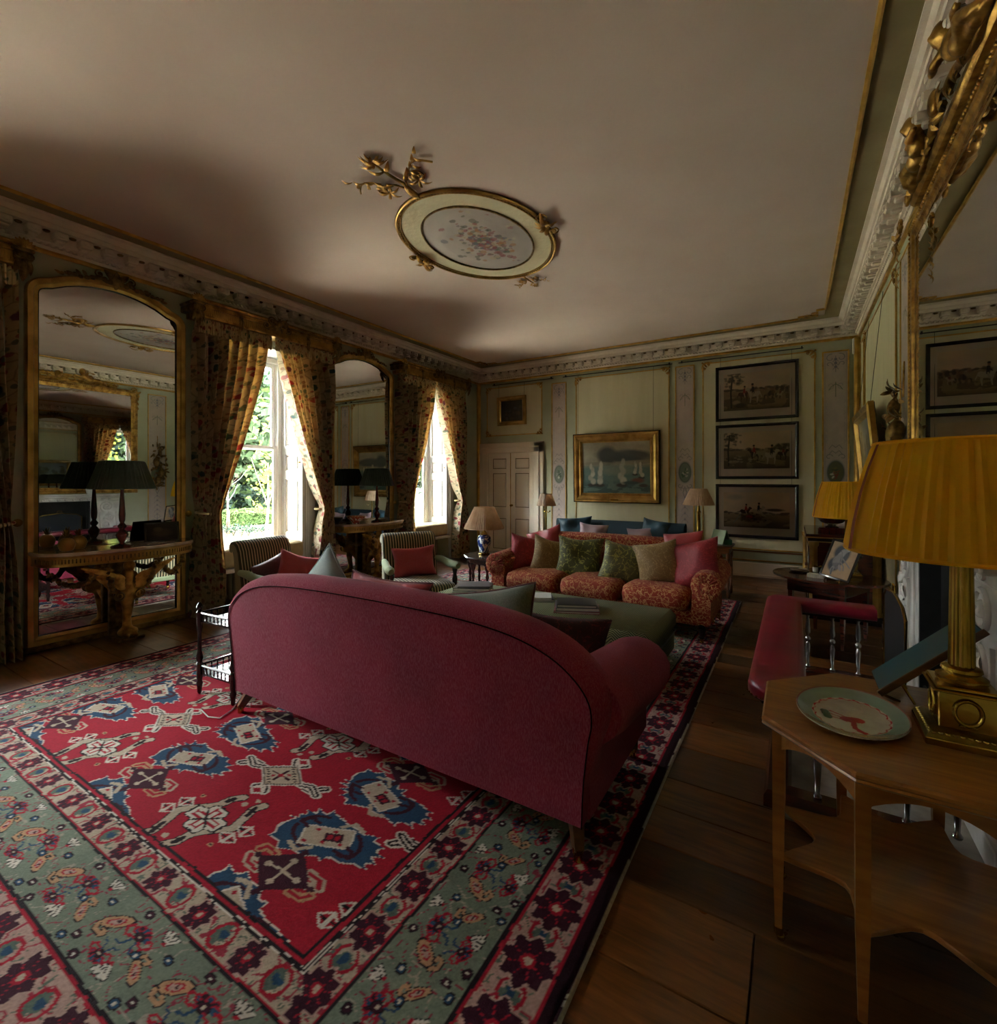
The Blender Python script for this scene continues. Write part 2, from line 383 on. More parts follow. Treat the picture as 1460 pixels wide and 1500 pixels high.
def chintz(name):
    t = NT(name); v = t.uv(); ns = t.new('TexNoise'); t.ln(v, ns.inputs[0]); ns.inputs['Scale'].default_value = 5; ns.inputs['Detail'].default_value = 3
    scl = t.new('VectorMath', operation='SCALE'); t.ln(ns.outputs['Color'], scl.inputs[0]); scl.inputs['Scale'].default_value = .09
    wv = t.new('VectorMath', operation='ADD'); t.ln(v, wv.inputs[0]); t.ln(scl.outputs[0], wv.inputs[1]); p = wv.outputs[0]
    base = t.ramp(t.noise(v, 9, 3), [(.3, 'bba98a'), (.7, 'c9b99d')])
    vo = t.new('TexVoronoi', feature='F1'); t.ln(p, vo.inputs['Vector']); vo.inputs['Scale'].default_value = 7.0
    pick = t.new('SeparateColor'); t.ln(vo.outputs['Color'], pick.inputs[0])
    fcol = t.ramp(pick.outputs[0], [(0, '7c1a1c'), (.25, 'a0453c'), (.45, '8d2430'), (.6, '2f4a3a'), (.75, '6b3a52'), (.9, '31504c')], 'CONSTANT')
    petals = t.math('ADD', vo.outputs['Distance'], t.math('MULTIPLY', t.noise(p, 22, 2), .25))
    col = t.mix(t.ramp(petals, [(.37, 1.0), (.44, 0.0)]), base, fcol)
    l = t.new('TexVoronoi', feature='F1'); t.ln(p, l.inputs['Vector']); l.inputs['Scale'].default_value = 15
    pk2 = t.new('SeparateColor'); t.ln(l.outputs['Color'], pk2.inputs[0])
    lcol = t.ramp(pk2.outputs[1], [(0, '35503a'), (.35, '8a5a3a'), (.6, '4b6352'), (.85, '94343a')], 'CONSTANT')
    col = t.mix(t.ramp(l.outputs['Distance'], [(.30, .8), (.38, 0.0)]), col, lcol)
    stem = t.vor(p, 7, 'DISTANCE_TO_EDGE'); col = t.mix(t.ramp(stem, [(.02, .5), (.06, 0.0)]), col, '6f5a35')
    t.set(col, .8, sheen=.15); translucent(t, t.mix(1.0, col, 'f7cc86', 'MULTIPLY'), .42)
chintz('chintz')
def pleat_silk(name, a, b, tl, amt):
    t = NT(name); c = t.ramp(t.noise(t.obj(), 12, 3), [(.3, a), (.7, b)]); t.set(c, .5, sheen=.05); t.bump(t.noise(t.mapv(t.obj(), (1, 1, .1)), 120, 2), .2, .003); translucent(t, tl, amt)
pleat_silk('shade_yellow', 'ffc000', 'ffce10', 'ffc818', .36)
pleat_silk('shade_cream', 'b08f6c', 'cdb08c', 'd0a878', .30)
pleat_silk('shade_green', '26342c', '33443a', '304030', .10)
M('shade_band', '9a4a1c', None, rough=.6)
M('seam_thread', '17060a', None, rough=.95, spec=.05)
paintmat('paint_rug', .95, bump=.45, bscale=170, sheen=0, spec=.2, bd=.006)
paintmat('paint_print', .8); paintmat('paint_oil', .35, coat=.25, bump=.1, bscale=90)
paintmat('paint_panel', .7, bump=.08, bscale=50); paintmat('paint_glaze', .12, coat=.5)
t = NT('leaf_green'); oi = t.new('ObjectInfo'); g = t.noise(t.obj(), 1.1, 3)
lc = t.ramp(g, [(.3, '1a2418'), (.55, '2c3926'), (.75, '414d32')]); t.set(lc, .8, spec=.1); translucent(t, '4a5f2a', .2)
t = NT('leaf_dark'); g = t.noise(t.obj(), .9, 3); lc = t.ramp(g, [(.3, '161f19'), (.6, '25322b'), (.8, '38463d')]); t.set(lc, .8, spec=.1); translucent(t, '34482a', .2)
t = NT('leaf_yellow'); g = t.noise(t.obj(), 1.5, 3); lc = t.ramp(g, [(.3, '5c6820'), (.7, '7f8634')]); t.set(lc, .8, spec=.1); translucent(t, '7f8634', .3)
t = NT('hedge_leaf'); g = t.noise(t.obj(), 9, 4); lc = t.ramp(g, [(.3, '1e2a14'), (.7, '3c4a26')]); t.set(lc, .9, spec=.1)
t = NT('blue_white'); v = t.obj()          # blue painted china
n = t.noise(v, 13, 3, .5, 1.2); t.set(t.ramp(n, [(.47, 'd7dadd'), (.52, '2a3f80'), (.62, '1c2f70')]), .12, coat=.6)
t = NT('imari'); n = t.noise(t.obj(), 26, 3, .5, 1); t.set(t.ramp(n, [(.42, 'c9c2b8'), (.48, '8e3020'), (.58, 'b05030'), (.66, '26305a')]), .15, coat=.5)
t = NT('chalk_mesh')                       # woven wire of the fire screen
x, y, z = t.sep(t.obj()); q = t.math('FRACT', t.math('MULTIPLY', t.math('ADD', y, z), 90)); t.set(t.ramp(q, [(.3, '17181b'), (.6, '3a3d42')]), .5, metal=.6)
for nm, cc in (('cover_dark', '1c1d22'), ('cover_white', 'c9c7c2'), ('cover_red', '7a1f28'), ('cover_grey', '55565c'), ('cover_blue', '2c4a63'), ('cover_teal', '1f5666'), ('cover_green', '2f6040')):
    M(nm, cc, None, rough=.35)
M('paper_edge', 'b8b2a6', 'cbc5b8', 300, .9, stretch=(.1, .1, 1))
M('green_leather', '5f6b42', '6d7a4e', 6, .4)
M('terracotta', '7a3a20', '8f4a2a', 6, .8)
# ---------------------------------------------------------------- the room
def wp(wall, s, z, o):
    return {'far': (s, YF-o, z), 'right': (XR-o, s, z), 'left': (XL+o, s, z), 'back': (s, YB+o, z)}[wall]
def wbox(mb, wall, s0, s1, z0, z1, o0, o1, bev=0):
    a = wp(wall, s0, z0, o0); b = wp(wall, s1, z1, o1)
    return mb.box(min(a[0], b[0]), max(a[0], b[0]), min(a[1], b[1]), max(a[1], b[1]), z0, z1, bev)
T = .60
m = MB().box(XL-T, XR+.3, YB-.3, YF+.3, -.30, -.032); floor = struct('floor', m, 'earth', label='dark subfloor under wide oak boards')
# wide oak boards, laid across the room, each its own piece
rnd = random.Random(3); y = YB; plank_meshes = {}
k = 0
while y < YF-.02:
    w = rnd.choice((.24, .27, .30, .33)); w = min(w, YF-y); x = XL-.45
    while x < XR-.01:
        l = rnd.uniform(1.7, 2.9); x1 = min(XR, x+l)
        if XR-x1 < .5: x1 = XR
        mb = MB().box(0, x1-x-.004, 0, w-.005, -.03, rnd.uniform(-.0015, 0), .0025)
        o = mb.build('floorboard', 'oak_board', floor); o.location = (x, y, 0); x = x1; k += 1
    y += w
ceil = struct('ceiling', MB().box(XL-T, XR+.3, YB-.3, YF+.3, ZC, ZC+.25), 'ceiling_plaster', label='pale flat plaster ceiling')
# walls
m = MB().box(XL-T, XR+.3, YF, YF+.3, -.3, ZC); wall_far = struct('wall_far', m, 'sage_paint')
m = MB().box(XR, XR+.3, YB, YF, -.3, ZC); wall_right = struct('wall_right', m, 'sage_paint')
m = MB().box(XL-T, XR+.3, YB-.3, YB, -.3, ZC); wall_back = struct('wall_back', m, 'sage_paint')
m = MB(); HW, ZT = .60, 3.22; prev = YB
for yc in WINS:
    m.box(XL-T, XL, prev, yc-HW, -.3, ZC); m.box(XL-T, XL, yc-HW, yc+HW, ZT, ZC)
    m.box(XL-T, XL-.46, yc-HW, yc+HW, -.3, .50); prev = yc+HW
m.box(XL-T, XL, prev, YF, -.3, ZC); wall_left = struct('wall_left', m, 'sage_paint')
# cornice all round, with its blocks
loop = [(XL, YB, 0), (XR, YB, 0), (XR, YF, 0), (XL, YF, 0)]
prof = [(0, 3.565), (.03, 3.565), (.045, 3.585), (.03, 3.60), (.075, 3.615), (.075, 3.695), (.20, 3.695), (.20, 3.735), (.215, 3.74), (.235, 3.775), (.265, 3.785), (.265, ZC), (0, ZC)]
cor = struct('trim_1', MB().sweep(prof, loop, True), 'cornice_plaster', 30, 'moulded plaster cornice with carved blocks')
g = MB().sweep([(0, 3.525), (.022, 3.525), (.03, 3.54), (.022, 3.562), (0, 3.562)], loop, True).build('gilt_bead', 'gilt_line', cor, 30)
mm = MB().box(-.048, .048, .075, .185, 3.635, 3.695, .008); mm.box(-.035, .035, .075, .15, 3.615, 3.64, .008); mm.ball((0, .188, 3.668), (.03, .012, .024), 8, 5)
blk = mm.build('modillion', 'cornice_plaster', cor, 35)
def along(wall, n, s0, s1):
    for i in range(n):
        s = s0+(s1-s0)*(i+.5)/n; yield s
rz = {'far': pi, 'right': pi/2, 'left': -pi/2, 'back': 0}; org = {'far': lambda s: (s, YF, 0), 'right': lambda s: (XR, s, 0), 'left': lambda s: (XL, s, 0), 'back': lambda s: (s, YB, 0)}
first = True
for wall, s0, s1 in (('far', XL+.1, XR-.1), ('right', YB+.1, YF-.1), ('left', YB+.1, YF-.1), ('back', XL+.1, XR-.1)):
    n = int((s1-s0)/.178)
    for s in along(wall, n, s0, s1):
        o = blk if first else blk.copy()
        if not first: COL.objects.link(o)
        first = False; o.location = org[wall](s); o.rotation_euler = (0, 0, rz[wall])
em = MB()                                   # small eggs between the blocks and the bead: too fine to pick apart
for wall, s0, s1 in (('far', XL+.05, XR-.05), ('right', YB+.05, YF-.05), ('left', YB+.05, YF-.05)):
    for s in along(wall, int((s1-s0)/.05), s0, s1):
        em.ball(wp(wall, s, 3.598, .045), (.017, .017, .02), 6, 4)
tag(em.build('egg_moulding', 'cornice_plaster', cor, 60), kind='stuff')
em = MB()
for wall, s0, s1 in (('far', XL+.1, XR-.1), ('right', YB+.1, YF-.1), ('left', YB+.1, YF-.1)):   # leaf rosettes in the gaps
    n = int((s1-s0)/.178)
    for i in range(1, n):
        s = s0+(s1-s0)*i/n; c = wp(wall, s, 3.69, .13); em.ball(c, (.028, .028, .014), 8, 4)
tag(em.build('soffit_rosette', 'gilt_dark', cor, 60), kind='stuff')
# painted border of the ceiling and its gilt moulding with notched corners
def rect_loop(off, z): return [(XL+off, YB+off, z), (XR-off, YB+off, z), (XR-off, YF-off, z), (XL+off, YF-off, z)]
MB().sweep([(.20, ZC-.003), (.44, ZC-.003), (.44, ZC), (.20, ZC)], loop, True).build('ceiling_border', 'sage_border', ceil)
o_, q = .44, .30
path = []
for (cx, cy, sx, sy) in ((XL+o_, YB+o_, 1, 1), (XR-o_, YB+o_, -1, 1), (XR-o_, YF-o_, -1, -1), (XL+o_, YF-o_, 1, -1)):
    a = [(cx, cy+sy*q), (cx+sx*.09, cy+sy*q), (cx+sx*.09, cy+sy*.09), (cx+sx*q, cy+sy*.09), (cx+sx*q, cy)]
    if sx*sy < 0: a = a[::-1]
    path += a if not (sx == 1 and sy == 1) else a
path = [(p[0], p[1], ZC) for p in path]
MB().sweep([(-.014, 0), (-.014, -.014), (0, -.024), (.014, -.014), (.014, 0)], path, True).build('ceiling_moulding', 'gilt_line', ceil, 30)
def scroll(mb, c, r0, turns, ax, ay, r=.008, n=26, grow=.16, flip=1):
    """a spiral tube in the plane of ax, ay around c, from an eye outward"""
    ax, ay, c = Vector(ax), Vector(ay), Vector(c); pts = []; rr = []
    for i in range(n):
        t = i/(n-1); a = flip*2*pi*turns*t; q = r0*(grow+(1-grow)*t); pts.append(c+ax*(q*cos(a))+ay*(q*sin(a))); rr.append(r*(1.2-.5*t))
    mb.ball(c, r*1.6, 7, 5); mb.tube(pts, rr, 6); return pts[-1]
def leaf(mb, base, tip, w, nrm, curl=.25, n=6):
    """pointed carved leaf from base to tip, arched along nrm"""
    b, t_, nr = Vector(base), Vector(tip), Vector(nrm).normalized(); d = t_-b; sd_ = d.cross(nr).normalized(); L = d.length
    rs = []
    for i in range(n+1):
        t = i/n; ww = w*(sin(pi*min(.97, t*.92+.06)))**.8; p = b+d*t+nr*(curl*L*sin(pi*t)*.5)
        rs.append([p-sd_*ww, p-sd_*ww*.45+nr*ww*.35, p+nr*ww*.15, p+sd_*ww*.45+nr*ww*.35, p+sd_*ww, p-nr*ww*.25])
    mb.loft([[tuple(q) for q in r] for r in rs], True, True); return mb
def corner_orn(name, c, ax, ay, nrm, s, mat, parent):
    mb = MB(); c = Vector(c); ax = Vector(ax); ay = Vector(ay); nr = Vector(nrm)
    scroll(mb, c+ax*s*.75+ay*s*.22+nr*.008, s*.22, 1.3, ax, ay, s*.07); scroll(mb, c+ay*s*.75+ax*s*.22+nr*.008, s*.22, 1.3, ay, ax, s*.07)
    leaf(mb, c+nr*.006, c+(ax+ay)*s*.62+nr*.006, s*.13, nr); leaf(mb, c+ax*s*.2+nr*.006, c+ax*s*1.25+nr*.006, s*.1, nr); leaf(mb, c+ay*s*.2+nr*.006, c+ay*s*1.25+nr*.006, s*.1, nr)
    mb.ball(c+nr*.01, s*.13, 8, 5); return mb.build(name, mat, parent, 50)
for (cx, cy, sx, sy) in ((XR-o_, YF-o_, -1, -1), (XL+o_, YF-o_, 1, -1)):
    corner_orn('corner_ornament', (cx+sx*.09, cy+sy*.09, ZC-.012), (sx, 0, 0), (0, sy, 0), (0, 0, -1), .15, 'gilt', ceil)
# ---------------- panelling
def panel(wall, s0, s1, z0, z1, parent, orn=.11, field=True, corners='all'):
    if field: wbox(MB(), wall, s0+.02, s1-.02, z0+.02, z1-.02, 0, .006).build('panel_field', 'olive_field', parent)
    mb = MB(); w = .018
    for a in ((s0, s1, z0, z0+w), (s0, s1, z1-w, z1), (s0, s0+w, z0+w, z1-w), (s1-w, s1, z0+w, z1-w)): wbox(mb, wall, *a, 0, .016, .005)
    mb.build('panel_moulding', 'gilt_line', parent, 40)
    ax = Vector(wp(wall, 1, 0, 0))-Vector(wp(wall, 0, 0, 0)); nr = Vector(wp(wall, 0, 0, 1))-Vector(wp(wall, 0, 0, 0))
    if orn:
        for s, z, a, b in ((s0, z1, 1, -1), (s1, z1, -1, -1), (s0, z0, 1, 1), (s1, z0, -1, 1)):
            if corners == 'top' and z == z0: continue
            corner_orn('corner_ornament', wp(wall, s, z, .012), ax*a, (0, 0, b), nr, orn, 'gilt', parent)
MEDS = [('6a7060', '3f5432', '8f8e82'), ('687060', '35532f', '9c988e'), ('565a3a', '7a3222', '6a6630'), ('626a56', '6a4032', '82826c')]
def arabesque(idx):
    cv = Canvas(62, 640, 'b0a096'); n = fbm(640, 62, 20, idx); cv.mul(.9+.2*n); c = '6f6a72'; d = '5a5f62'; X = 31
    def mirl(pts, w, col, al=.8):
        cv.line(pts, w, col, al); cv.line([(62-x, y) for x, y in pts], w, col, al)
    def swirl(cx, cy, r, t0, t1, w, col, al=.75): mirl([(cx+r*(.3+.7*i/14)*cos(t0+(t1-t0)*i/14), cy+r*(.3+.7*i/14)*sin(t0+(t1-t0)*i/14)) for i in range(15)], w, col, al)
    cv.line([(4, 3), (58, 3), (58, 636), (4, 636), (4, 3)], 1.4, '9a8f8a')
    swirl(18, 18, 13, 0, 5, 2, d); swirl(14, 38, 9, 2, 6.5, 2, d); cv.line([(31, 12), (31, 62)], 2, d, .7)
    for y in (22, 34, 46): cv.ell(31, y, 4, 4, c, .4); mirl([(31, y), (24, y+8)], 2, c)
    swirl(17, 105, 11, 3, 8, 2, c, .55); cv.line([(31, 95), (31, 140)], 2.5, '5d6152', .8); mirl([(31, 100), (20, 108), (14, 118)], 2.5, '5f6a52')
    for y in range(150, 290, 18): mirl([(9, y), (7, y+6), (10, y+12)], 1.6, '8d8890', .6)
    for y in (300, 318): mirl([(31, y), (22, y-8), (14, y+4)], 1.8, d, .7)
    swirl(14, 330, 10, 1, 6, 2, d)
    cv.ell(31, 378, 25, 40, '8f8a84', .12); cv.ell(31, 378, 22, 36, '4f5648', .1); g, f1, f2 = MEDS[idx % 4]; cv.ell(31, 378, 19, 33, g, .1)
    r = random.Random(idx)
    for _ in range(26):
        a = r.uniform(0, 6.28); q = r.uniform(0, .75); cv.ell(31+19*q*cos(a)*.8, 380+33*q*sin(a)*.7, r.uniform(2, 5), r.uniform(2, 6), r.choice((f1, f2, '3d4a36', 'c2bda8')), .5, r.uniform(0, 3), .8)
    swirl(13, 425, 10, 5, 0, 2, d); swirl(20, 440, 9, 2, 7, 2, c); mirl([(31, 430), (24, 450), (31, 470)], 2, d)
    for y in range(480, 570, 22): cv.ell(31, y, 3, 5, c, .4, 0, .6); mirl([(31, y), (22, y+7), (20, y+14)], 1.6, c, .6)
    swirl(16, 598, 11, 3, 9, 2, d); cv.line([(31, 575), (31, 628)], 2, d, .7)
    for y in (590, 606): mirl([(31, y), (21, y-8)], 2.2, '59708a', .6)
    return cv
def strip(wall, s0, s1, z0, z1, idx, parent, rev=False):
    a, b = (s0, s1) if not rev else (s1, s0); p0 = np.array(wp(wall, a, z1, .008)); p1 = np.array(wp(wall, b, z1, .008)); p2 = np.array(wp(wall, a, z0, .008))
    canvas_quad('arabesque_panel', arabesque(idx), p0, p1-p0, p2-p0, 'paint_panel', parent)
    mb = MB(); w = .02
    for q in ((s0-w, s0, z0, z1), (s1, s1+w, z0, z1), (s0-w, s1+w, z1, z1+w), (s0-w, s1+w, z0-w, z0)): wbox(mb, wall, *q, 0, .018, .005)
    mb.build('panel_moulding', 'gilt_line', parent, 40)
panel('far', -5.49, -4.20, 2.42, 3.42, wall_far); panel('far', -3.50, -1.80, .52, 3.42, wall_far, .12, True, 'top'); panel('far', -1.28, .27, .42, 3.42, wall_far, .12, True, 'top')
strip('far', -3.98, -3.71, .42, 3.36, 0, wall_far); strip('far', -1.69, -1.42, .42, 3.40, 1, wall_far); strip('far', .37, .655, .42, 3.36, 2, wall_far)
panel('right', 5.62, 7.85, .45, 3.42, wall_right, .12, True, 'top'); strip('right', 5.05, 5.38, .42, 3.40, 3, wall_right); panel('right', 8.0, 8.36, .45, 3.42, wall_right, 0)
panel('right', -.85, 1.9, .45, 3.42, wall_right, .12, True, 'top'); panel('back', -5.3, -2.7, .45, 3.42, wall_back, .12, True, 'top'); panel('back', -2.3, .5, .45, 3.42, wall_back, .12, True, 'top')
for x, y in ((XL+.03, YF-.03), (XR-.03, YF-.03)):
    MB().lathe([(.045, 0), (.045, 3.53)], (x, y, 0), 10).build('corner_bead', 'gilt_line', wall_far, 40)
wbox(MB(), 'far', -3.60, XR-.05, .385, .41, 0, .02, .006).build('dado_line', 'stained_wood', wall_far, 40); wbox(MB(), 'far', -3.6, XR-.05, .245, .27, 0, .028, .008).build('dado_line', 'gilt_smooth', wall_far, 40)
def skirt(name, wall, s0, s1, m='cream_paint'):
    mb = MB(); wbox(mb, wall, s0, s1, 0, .04, 0, .035, .004); wbox(mb, wall, s0, s1, .04, .22, 0, .022, .004); struct(name, mb, m, 40, 'painted skirting board')
skirt('baseboard_far', 'far', -4.15, XR-.04); skirt('baseboard_right', 'right', 5.0, YF-.04); skirt('baseboard_back', 'back', XL+.04, XR-.04)
# picture rails on the far wall
rail = MB()
for a, b in ((-5.33, -3.95), (-3.75, -1.75), (-1.65, .12)): rail.tube([wp('far', a, 3.47, .035), wp('far', b, 3.47, .035)], .008, 6)
for a in (-5.3, -4.0, -3.7, -1.8, -1.6, .1): wbox(rail, 'far', a-.008, a+.008, 3.465, 3.50, 0, .04)
tag(rail.build('picture_rail', 'iron', wall_far, 40))
tag(MB().box(XR-.09, XR-.005, YF-.045, YF-.003, 3.30, 3.52, .008).build('alarm_sensor', 'plastic_white', None, 40), 'small white plastic alarm sensor in the corner under the cornice', 'sensor')
# ---------------- doors
def panelled(parent, name, wall, s0, s1, z0, z1, o0, o1, rows, mat, line, stile=.10, cols=1):
    """panelled leaf: slab with sunk panels, each panel and its bead of its own"""
    mb = MB(); inn = s1-s0-2*stile; wbox(mb, wall, s0, s1, z0, z1, o0, (o0+o1)/2)
    wbox(mb, wall, s0, s0+stile, z0, z1, (o0+o1)/2, o1, .003); wbox(mb, wall, s1-stile, s1, z0, z1, (o0+o1)/2, o1, .003)
    zz = z0
    for a, b in list(rows)+[(z1, z1)]:
        wbox(mb, wall, s0+stile, s1-stile, zz, a, (o0+o1)/2, o1, .003); zz = b
    lf = mb.build(name, mat, parent, 40)
    for a, b in rows:
        p = MB(); wbox(p, wall, s0+stile+.03, s1-stile-.03, a+.03, b-.03, (o0+o1)/2, o1-.004, .008); q = p.build('panel', mat, lf, 40)
        bd = MB(); e = .014; x0, x1 = s0+stile, s1-stile
        for r in ((x0, x1, a, a+e), (x0, x1, b-e, b), (x0, x0+e, a+e, b-e), (x1-e, x1, a+e, b-e)): wbox(bd, wall, *r, (o0+o1)/2, o1-.004, .004)
        bd.build('panel_bead', line, lf, 40)
    return lf
dm = MB(); 
for a in ((-5.66, -5.43, 0, 2.26), (-4.37, -4.16, 0, 2.26), (-5.66, -4.16, 2.06, 2.27)): wbox(dm, 'far', *a, 0, .05, .01)
for a in ((-5.58, -5.43, 0, 2.16), (-4.37, -4.24, 0, 2.16), (-5.58, -4.24, 2.06, 2.18)): wbox(dm, 'far', *a, .05, .075, .012)
door = struct('door_1', dm, 'cream_paint', 40, 'cream panelled double door in a moulded surround')
rows = ((.10, .73), (.96, 1.65), (1.74, 1.95))
panelled(door, 'door_leaf', 'far', -5.425, -4.905, .01, 2.06, .005, .035, rows, 'cream_paint', 'door_line')
dl2 = panelled(door, 'door_leaf', 'far', -4.895, -4.375, .01, 2.06, .005, .035, rows, 'cream_paint', 'door_line')
mb = MB(); wbox(mb, 'far', -4.906, -4.894, .01, 2.06, .03, .042); mb.build('meeting_bead', 'gilt_smooth', door)
mb = MB(); mb.lathe([(.006, 0), (.022, .004), (.022, .012), (.01, .02), (.012, .035), (.026, .05), (.022, .066), (.004, .07)], (0, 0, 0), 12, 'y'); k = mb.build('door_knob', 'brass', dl2, 40); k.location = (-4.86, YF-.037, 1.0); k.rotation_euler = (pi, 0, 0)
# ---------------- windows with shutters and seats
def window(i, yc):
    m = MB(); X0 = XL-.46; X1 = XL-.56; hw = HW-.02
    for a in ((yc-HW, yc-HW+.10, .50, ZT), (yc+HW-.10, yc+HW, .50, ZT), (yc-HW+.1, yc+HW-.1, ZT-.10, ZT), (yc-HW+.1, yc+HW-.1, .50, .58)): m.box(X1, X0, a[0], a[1], a[2], a[3], .006)
    win = struct('window_%d' % i, m, 'sash_white', 40, 'tall white sash window with panelled shutters')
    y0, y1 = yc-HW+.10, yc+HW-.10; zm = 1.95
    for nm, z0, z1, xo in (('lower_sash', .58, zm+.03, X0-.045), ('upper_sash', zm-.03, ZT-.10, X0-.09)):
        s = MB(); w = .05
        for a in ((y0, y0+w, z0, z1), (y1-w, y1, z0, z1), (y0+w, y1-w, z0, z0+(.07 if z0 < 1 else .045)), (y0+w, y1-w, z1-.045, z1)): s.box(xo-.02, xo+.02, *a, .005)
        so = s.build(nm, 'sash_white', win, 40); MB().box(xo-.002, xo+.002, y0+w, y1-w, z0+.04, z1-.04).build('pane', 'window_glass', so)
    c = MB().ball((X0-.02, yc, zm+.045), (.018, .03, .015), 8, 5); c.build('sash_fastener', 'brass', win, 50)
    # linings of the recess and the shutters folded into it
    l = MB(); l.box(X0, XL, yc-HW-.002, yc+HW+.002, ZT-.03, ZT+.001); l.build('recess_soffit', 'white_paint', win)
    for sg in (-1, 1):
        sh = MB(); yf = yc+sg*HW; d = -sg
        def bx(x0, x1, a, b, z0, z1, bev=.003): lo, hi = sorted((yf+d*a, yf+d*b)); sh.box(x0, x1, lo, hi, z0, z1, bev)
        bx(X0, XL+.0, -.002, .02, .45, ZT-.03); rows = ((.78, 1.52), (1.64, 1.86), (1.98, 2.72), (2.82, 3.08)); zz = .45
        bx(X0, X0+.09, .02, .045, .45, ZT-.03); bx(XL-.09, XL, .02, .045, .45, ZT-.03)
        for a, b in list(rows)+[(ZT-.03, ZT)]: bx(X0+.09, XL-.09, .02, .045, zz, a); zz = b
        so = sh.build('shutter', 'white_paint', win, 40)
        for a, b in rows:
            sh = MB(); bx(X0+.12, XL-.12, .02, .04, a+.03, b-.03, .006); sh.build('shutter_panel', 'white_paint', so, 40)
            sh = MB(); e = .014
            for q in ((X0+.09, XL-.09, a, a+e), (X0+.09, XL-.09, b-e, b), (X0+.09, X0+.09+e, a+e, b-e), (XL-.09-e, XL-.09, a+e, b-e)): bx(q[0], q[1], .02, .036, q[2], q[3], .003)
            sh.build('panel_bead', 'cream_paint', so, 40)
        sh = MB().ball((XL-.05, yf+d*.055, 1.75), .014, 8, 5); sh.build('shutter_knob', 'brass_dark', so, 50)
    ar = MB()
    for sg in (-1, 1):
        lo, hi = sorted((yc+sg*HW, yc+sg*(HW+.14))); ar.box(XL, XL+.03, lo, hi, 0, ZT+.1, .008); lo, hi = sorted((yc+sg*(HW+.02), yc+sg*(HW+.10))); ar.box(XL+.03, XL+.045, lo, hi, 0, ZT+.06, .006)
    ar.box(XL, XL+.03, yc-HW, yc+HW, ZT, ZT+.12, .008); ar.build('architrave', 'white_paint', win, 40)
    st = MB().box(X0, XL+.06, yc-HW, yc+HW, .405, .45, .008); st.build('seat_board', 'white_paint', win, 40)
    # cushion on the seat
    c = MB(); x0, x1, a, b, z0, z1 = X0+.02, XL+.05, yc-HW+.05, yc+HW-.05, .452, .69; n = 24; rs = []
    for j in range(n):
        t = 2*pi*j/n; ex, ez = abs(cos(t))**.35*(1 if cos(t) > 0 else -1), abs(sin(t))**.45*(1 if sin(t) > 0 else -1); rs.append(((x0+x1)/2+ex*(x1-x0)/2, (z0+z1)/2+ez*(z1-z0)/2))
    rings = []
    for t, k in ((0, .86), (.012, .96), (.03, 1), (.5, 1.02), (.97, 1), (.988, .96), (1, .86)):
        rings.append([((x0+x1)/2+(p-(x0+x1)/2)*k, a+(b-a)*t, (z0+z1)/2+(q-(z0+z1)/2)*k*(1 if t != .5 else 1.03)) for p, q in rs])
    c.loft(rings); cu = c.build('seat_cushion', 'linen_seat', None, 60)
    tag(cu, 'thick buff linen cushion on the window seat '+('nearest the back wall', 'behind a striped armchair', 'beside the ginger jar lamp')[i-1], 'cushion', 'window seat cushions')
    pp = MB().tube([(x1-.01, a+.01, z1-.03), (x1-.01, b-.01, z1-.03)], .007, 6); pp.build('piping', 'linen_seat', cu, 60)
    # radiator below
    rd = thing('radiator', ('old column radiator under the window seat nearest the back wall', 'old column radiator under the middle window seat', 'old column radiator under the window seat near the cream door')[i-1], 'radiator', (XL-.18, yc, 0), group='column radiators')
    ncol = 13
    for kx in range(ncol):
        y = -.42+.84*kx/(ncol-1); s = MB().box(-.06, .06, y-.021, y+.021, .05, .37, .018); s.build('radiator_column', 'radiator_paint', rd, 50)
    MB().tube([(0, -.44, .09), (0, .44, .09)], .02, 8).build('pipe', 'radiator_paint', rd, 50)
for i, yc in enumerate(WINS): window(i+1, yc)
# ---------------------------------------------------------------- frames
def frame2d(mb, f, pts, prof, mi=0):
    """closed moulding round the 2-D outline pts (counter-clockwise), prof = (inset, out)"""
    N = len(pts); rings = []
    for i in range(N):
        p = Vector(pts[i]); d1 = (p-Vector(pts[i-1])).normalized(); d2 = (Vector(pts[(i+1) % N])-p).normalized()
        n1 = Vector((-d1.y, d1.x)); n2 = Vector((-d2.y, d2.x)); m = (n1+n2)
        m.normalize(); k = 1/max(.35, m.dot(n1)); rings.append([f(p.x+m.x*a*k, p.y+m.y*a*k, b) for a, b in prof])
    rings.append(rings[0]); mb.loft(rings, True, False, mi); return mb
def rect(s0, s1, z0, z1): return [(s0, z0), (s1, z0), (s1, z1), (s0, z1)]
def arch_outline(hw, z0, zs, zt, rc=.15, n=10):
    pts = [(-hw, z0), (hw, z0), (hw, zs-rc)]
    for i in range(1, 6): a = pi/2*i/6; pts.append((hw-rc+rc*cos(a), zs-rc+rc*.95*sin(a)))
    top = [(hw-rc-(2*(hw-rc))*i/n, zs+(zt-zs)*(1-(1-2*i/n)**2)**.9) for i in range(0, n+1)]; pts += top
    for i in range(1, 6): a = pi/2+pi/2*i/6; pts.append((-hw+rc+rc*cos(a), zs-rc+rc*.95*sin(a)))
    pts.append((-hw, zs-rc)); return pts
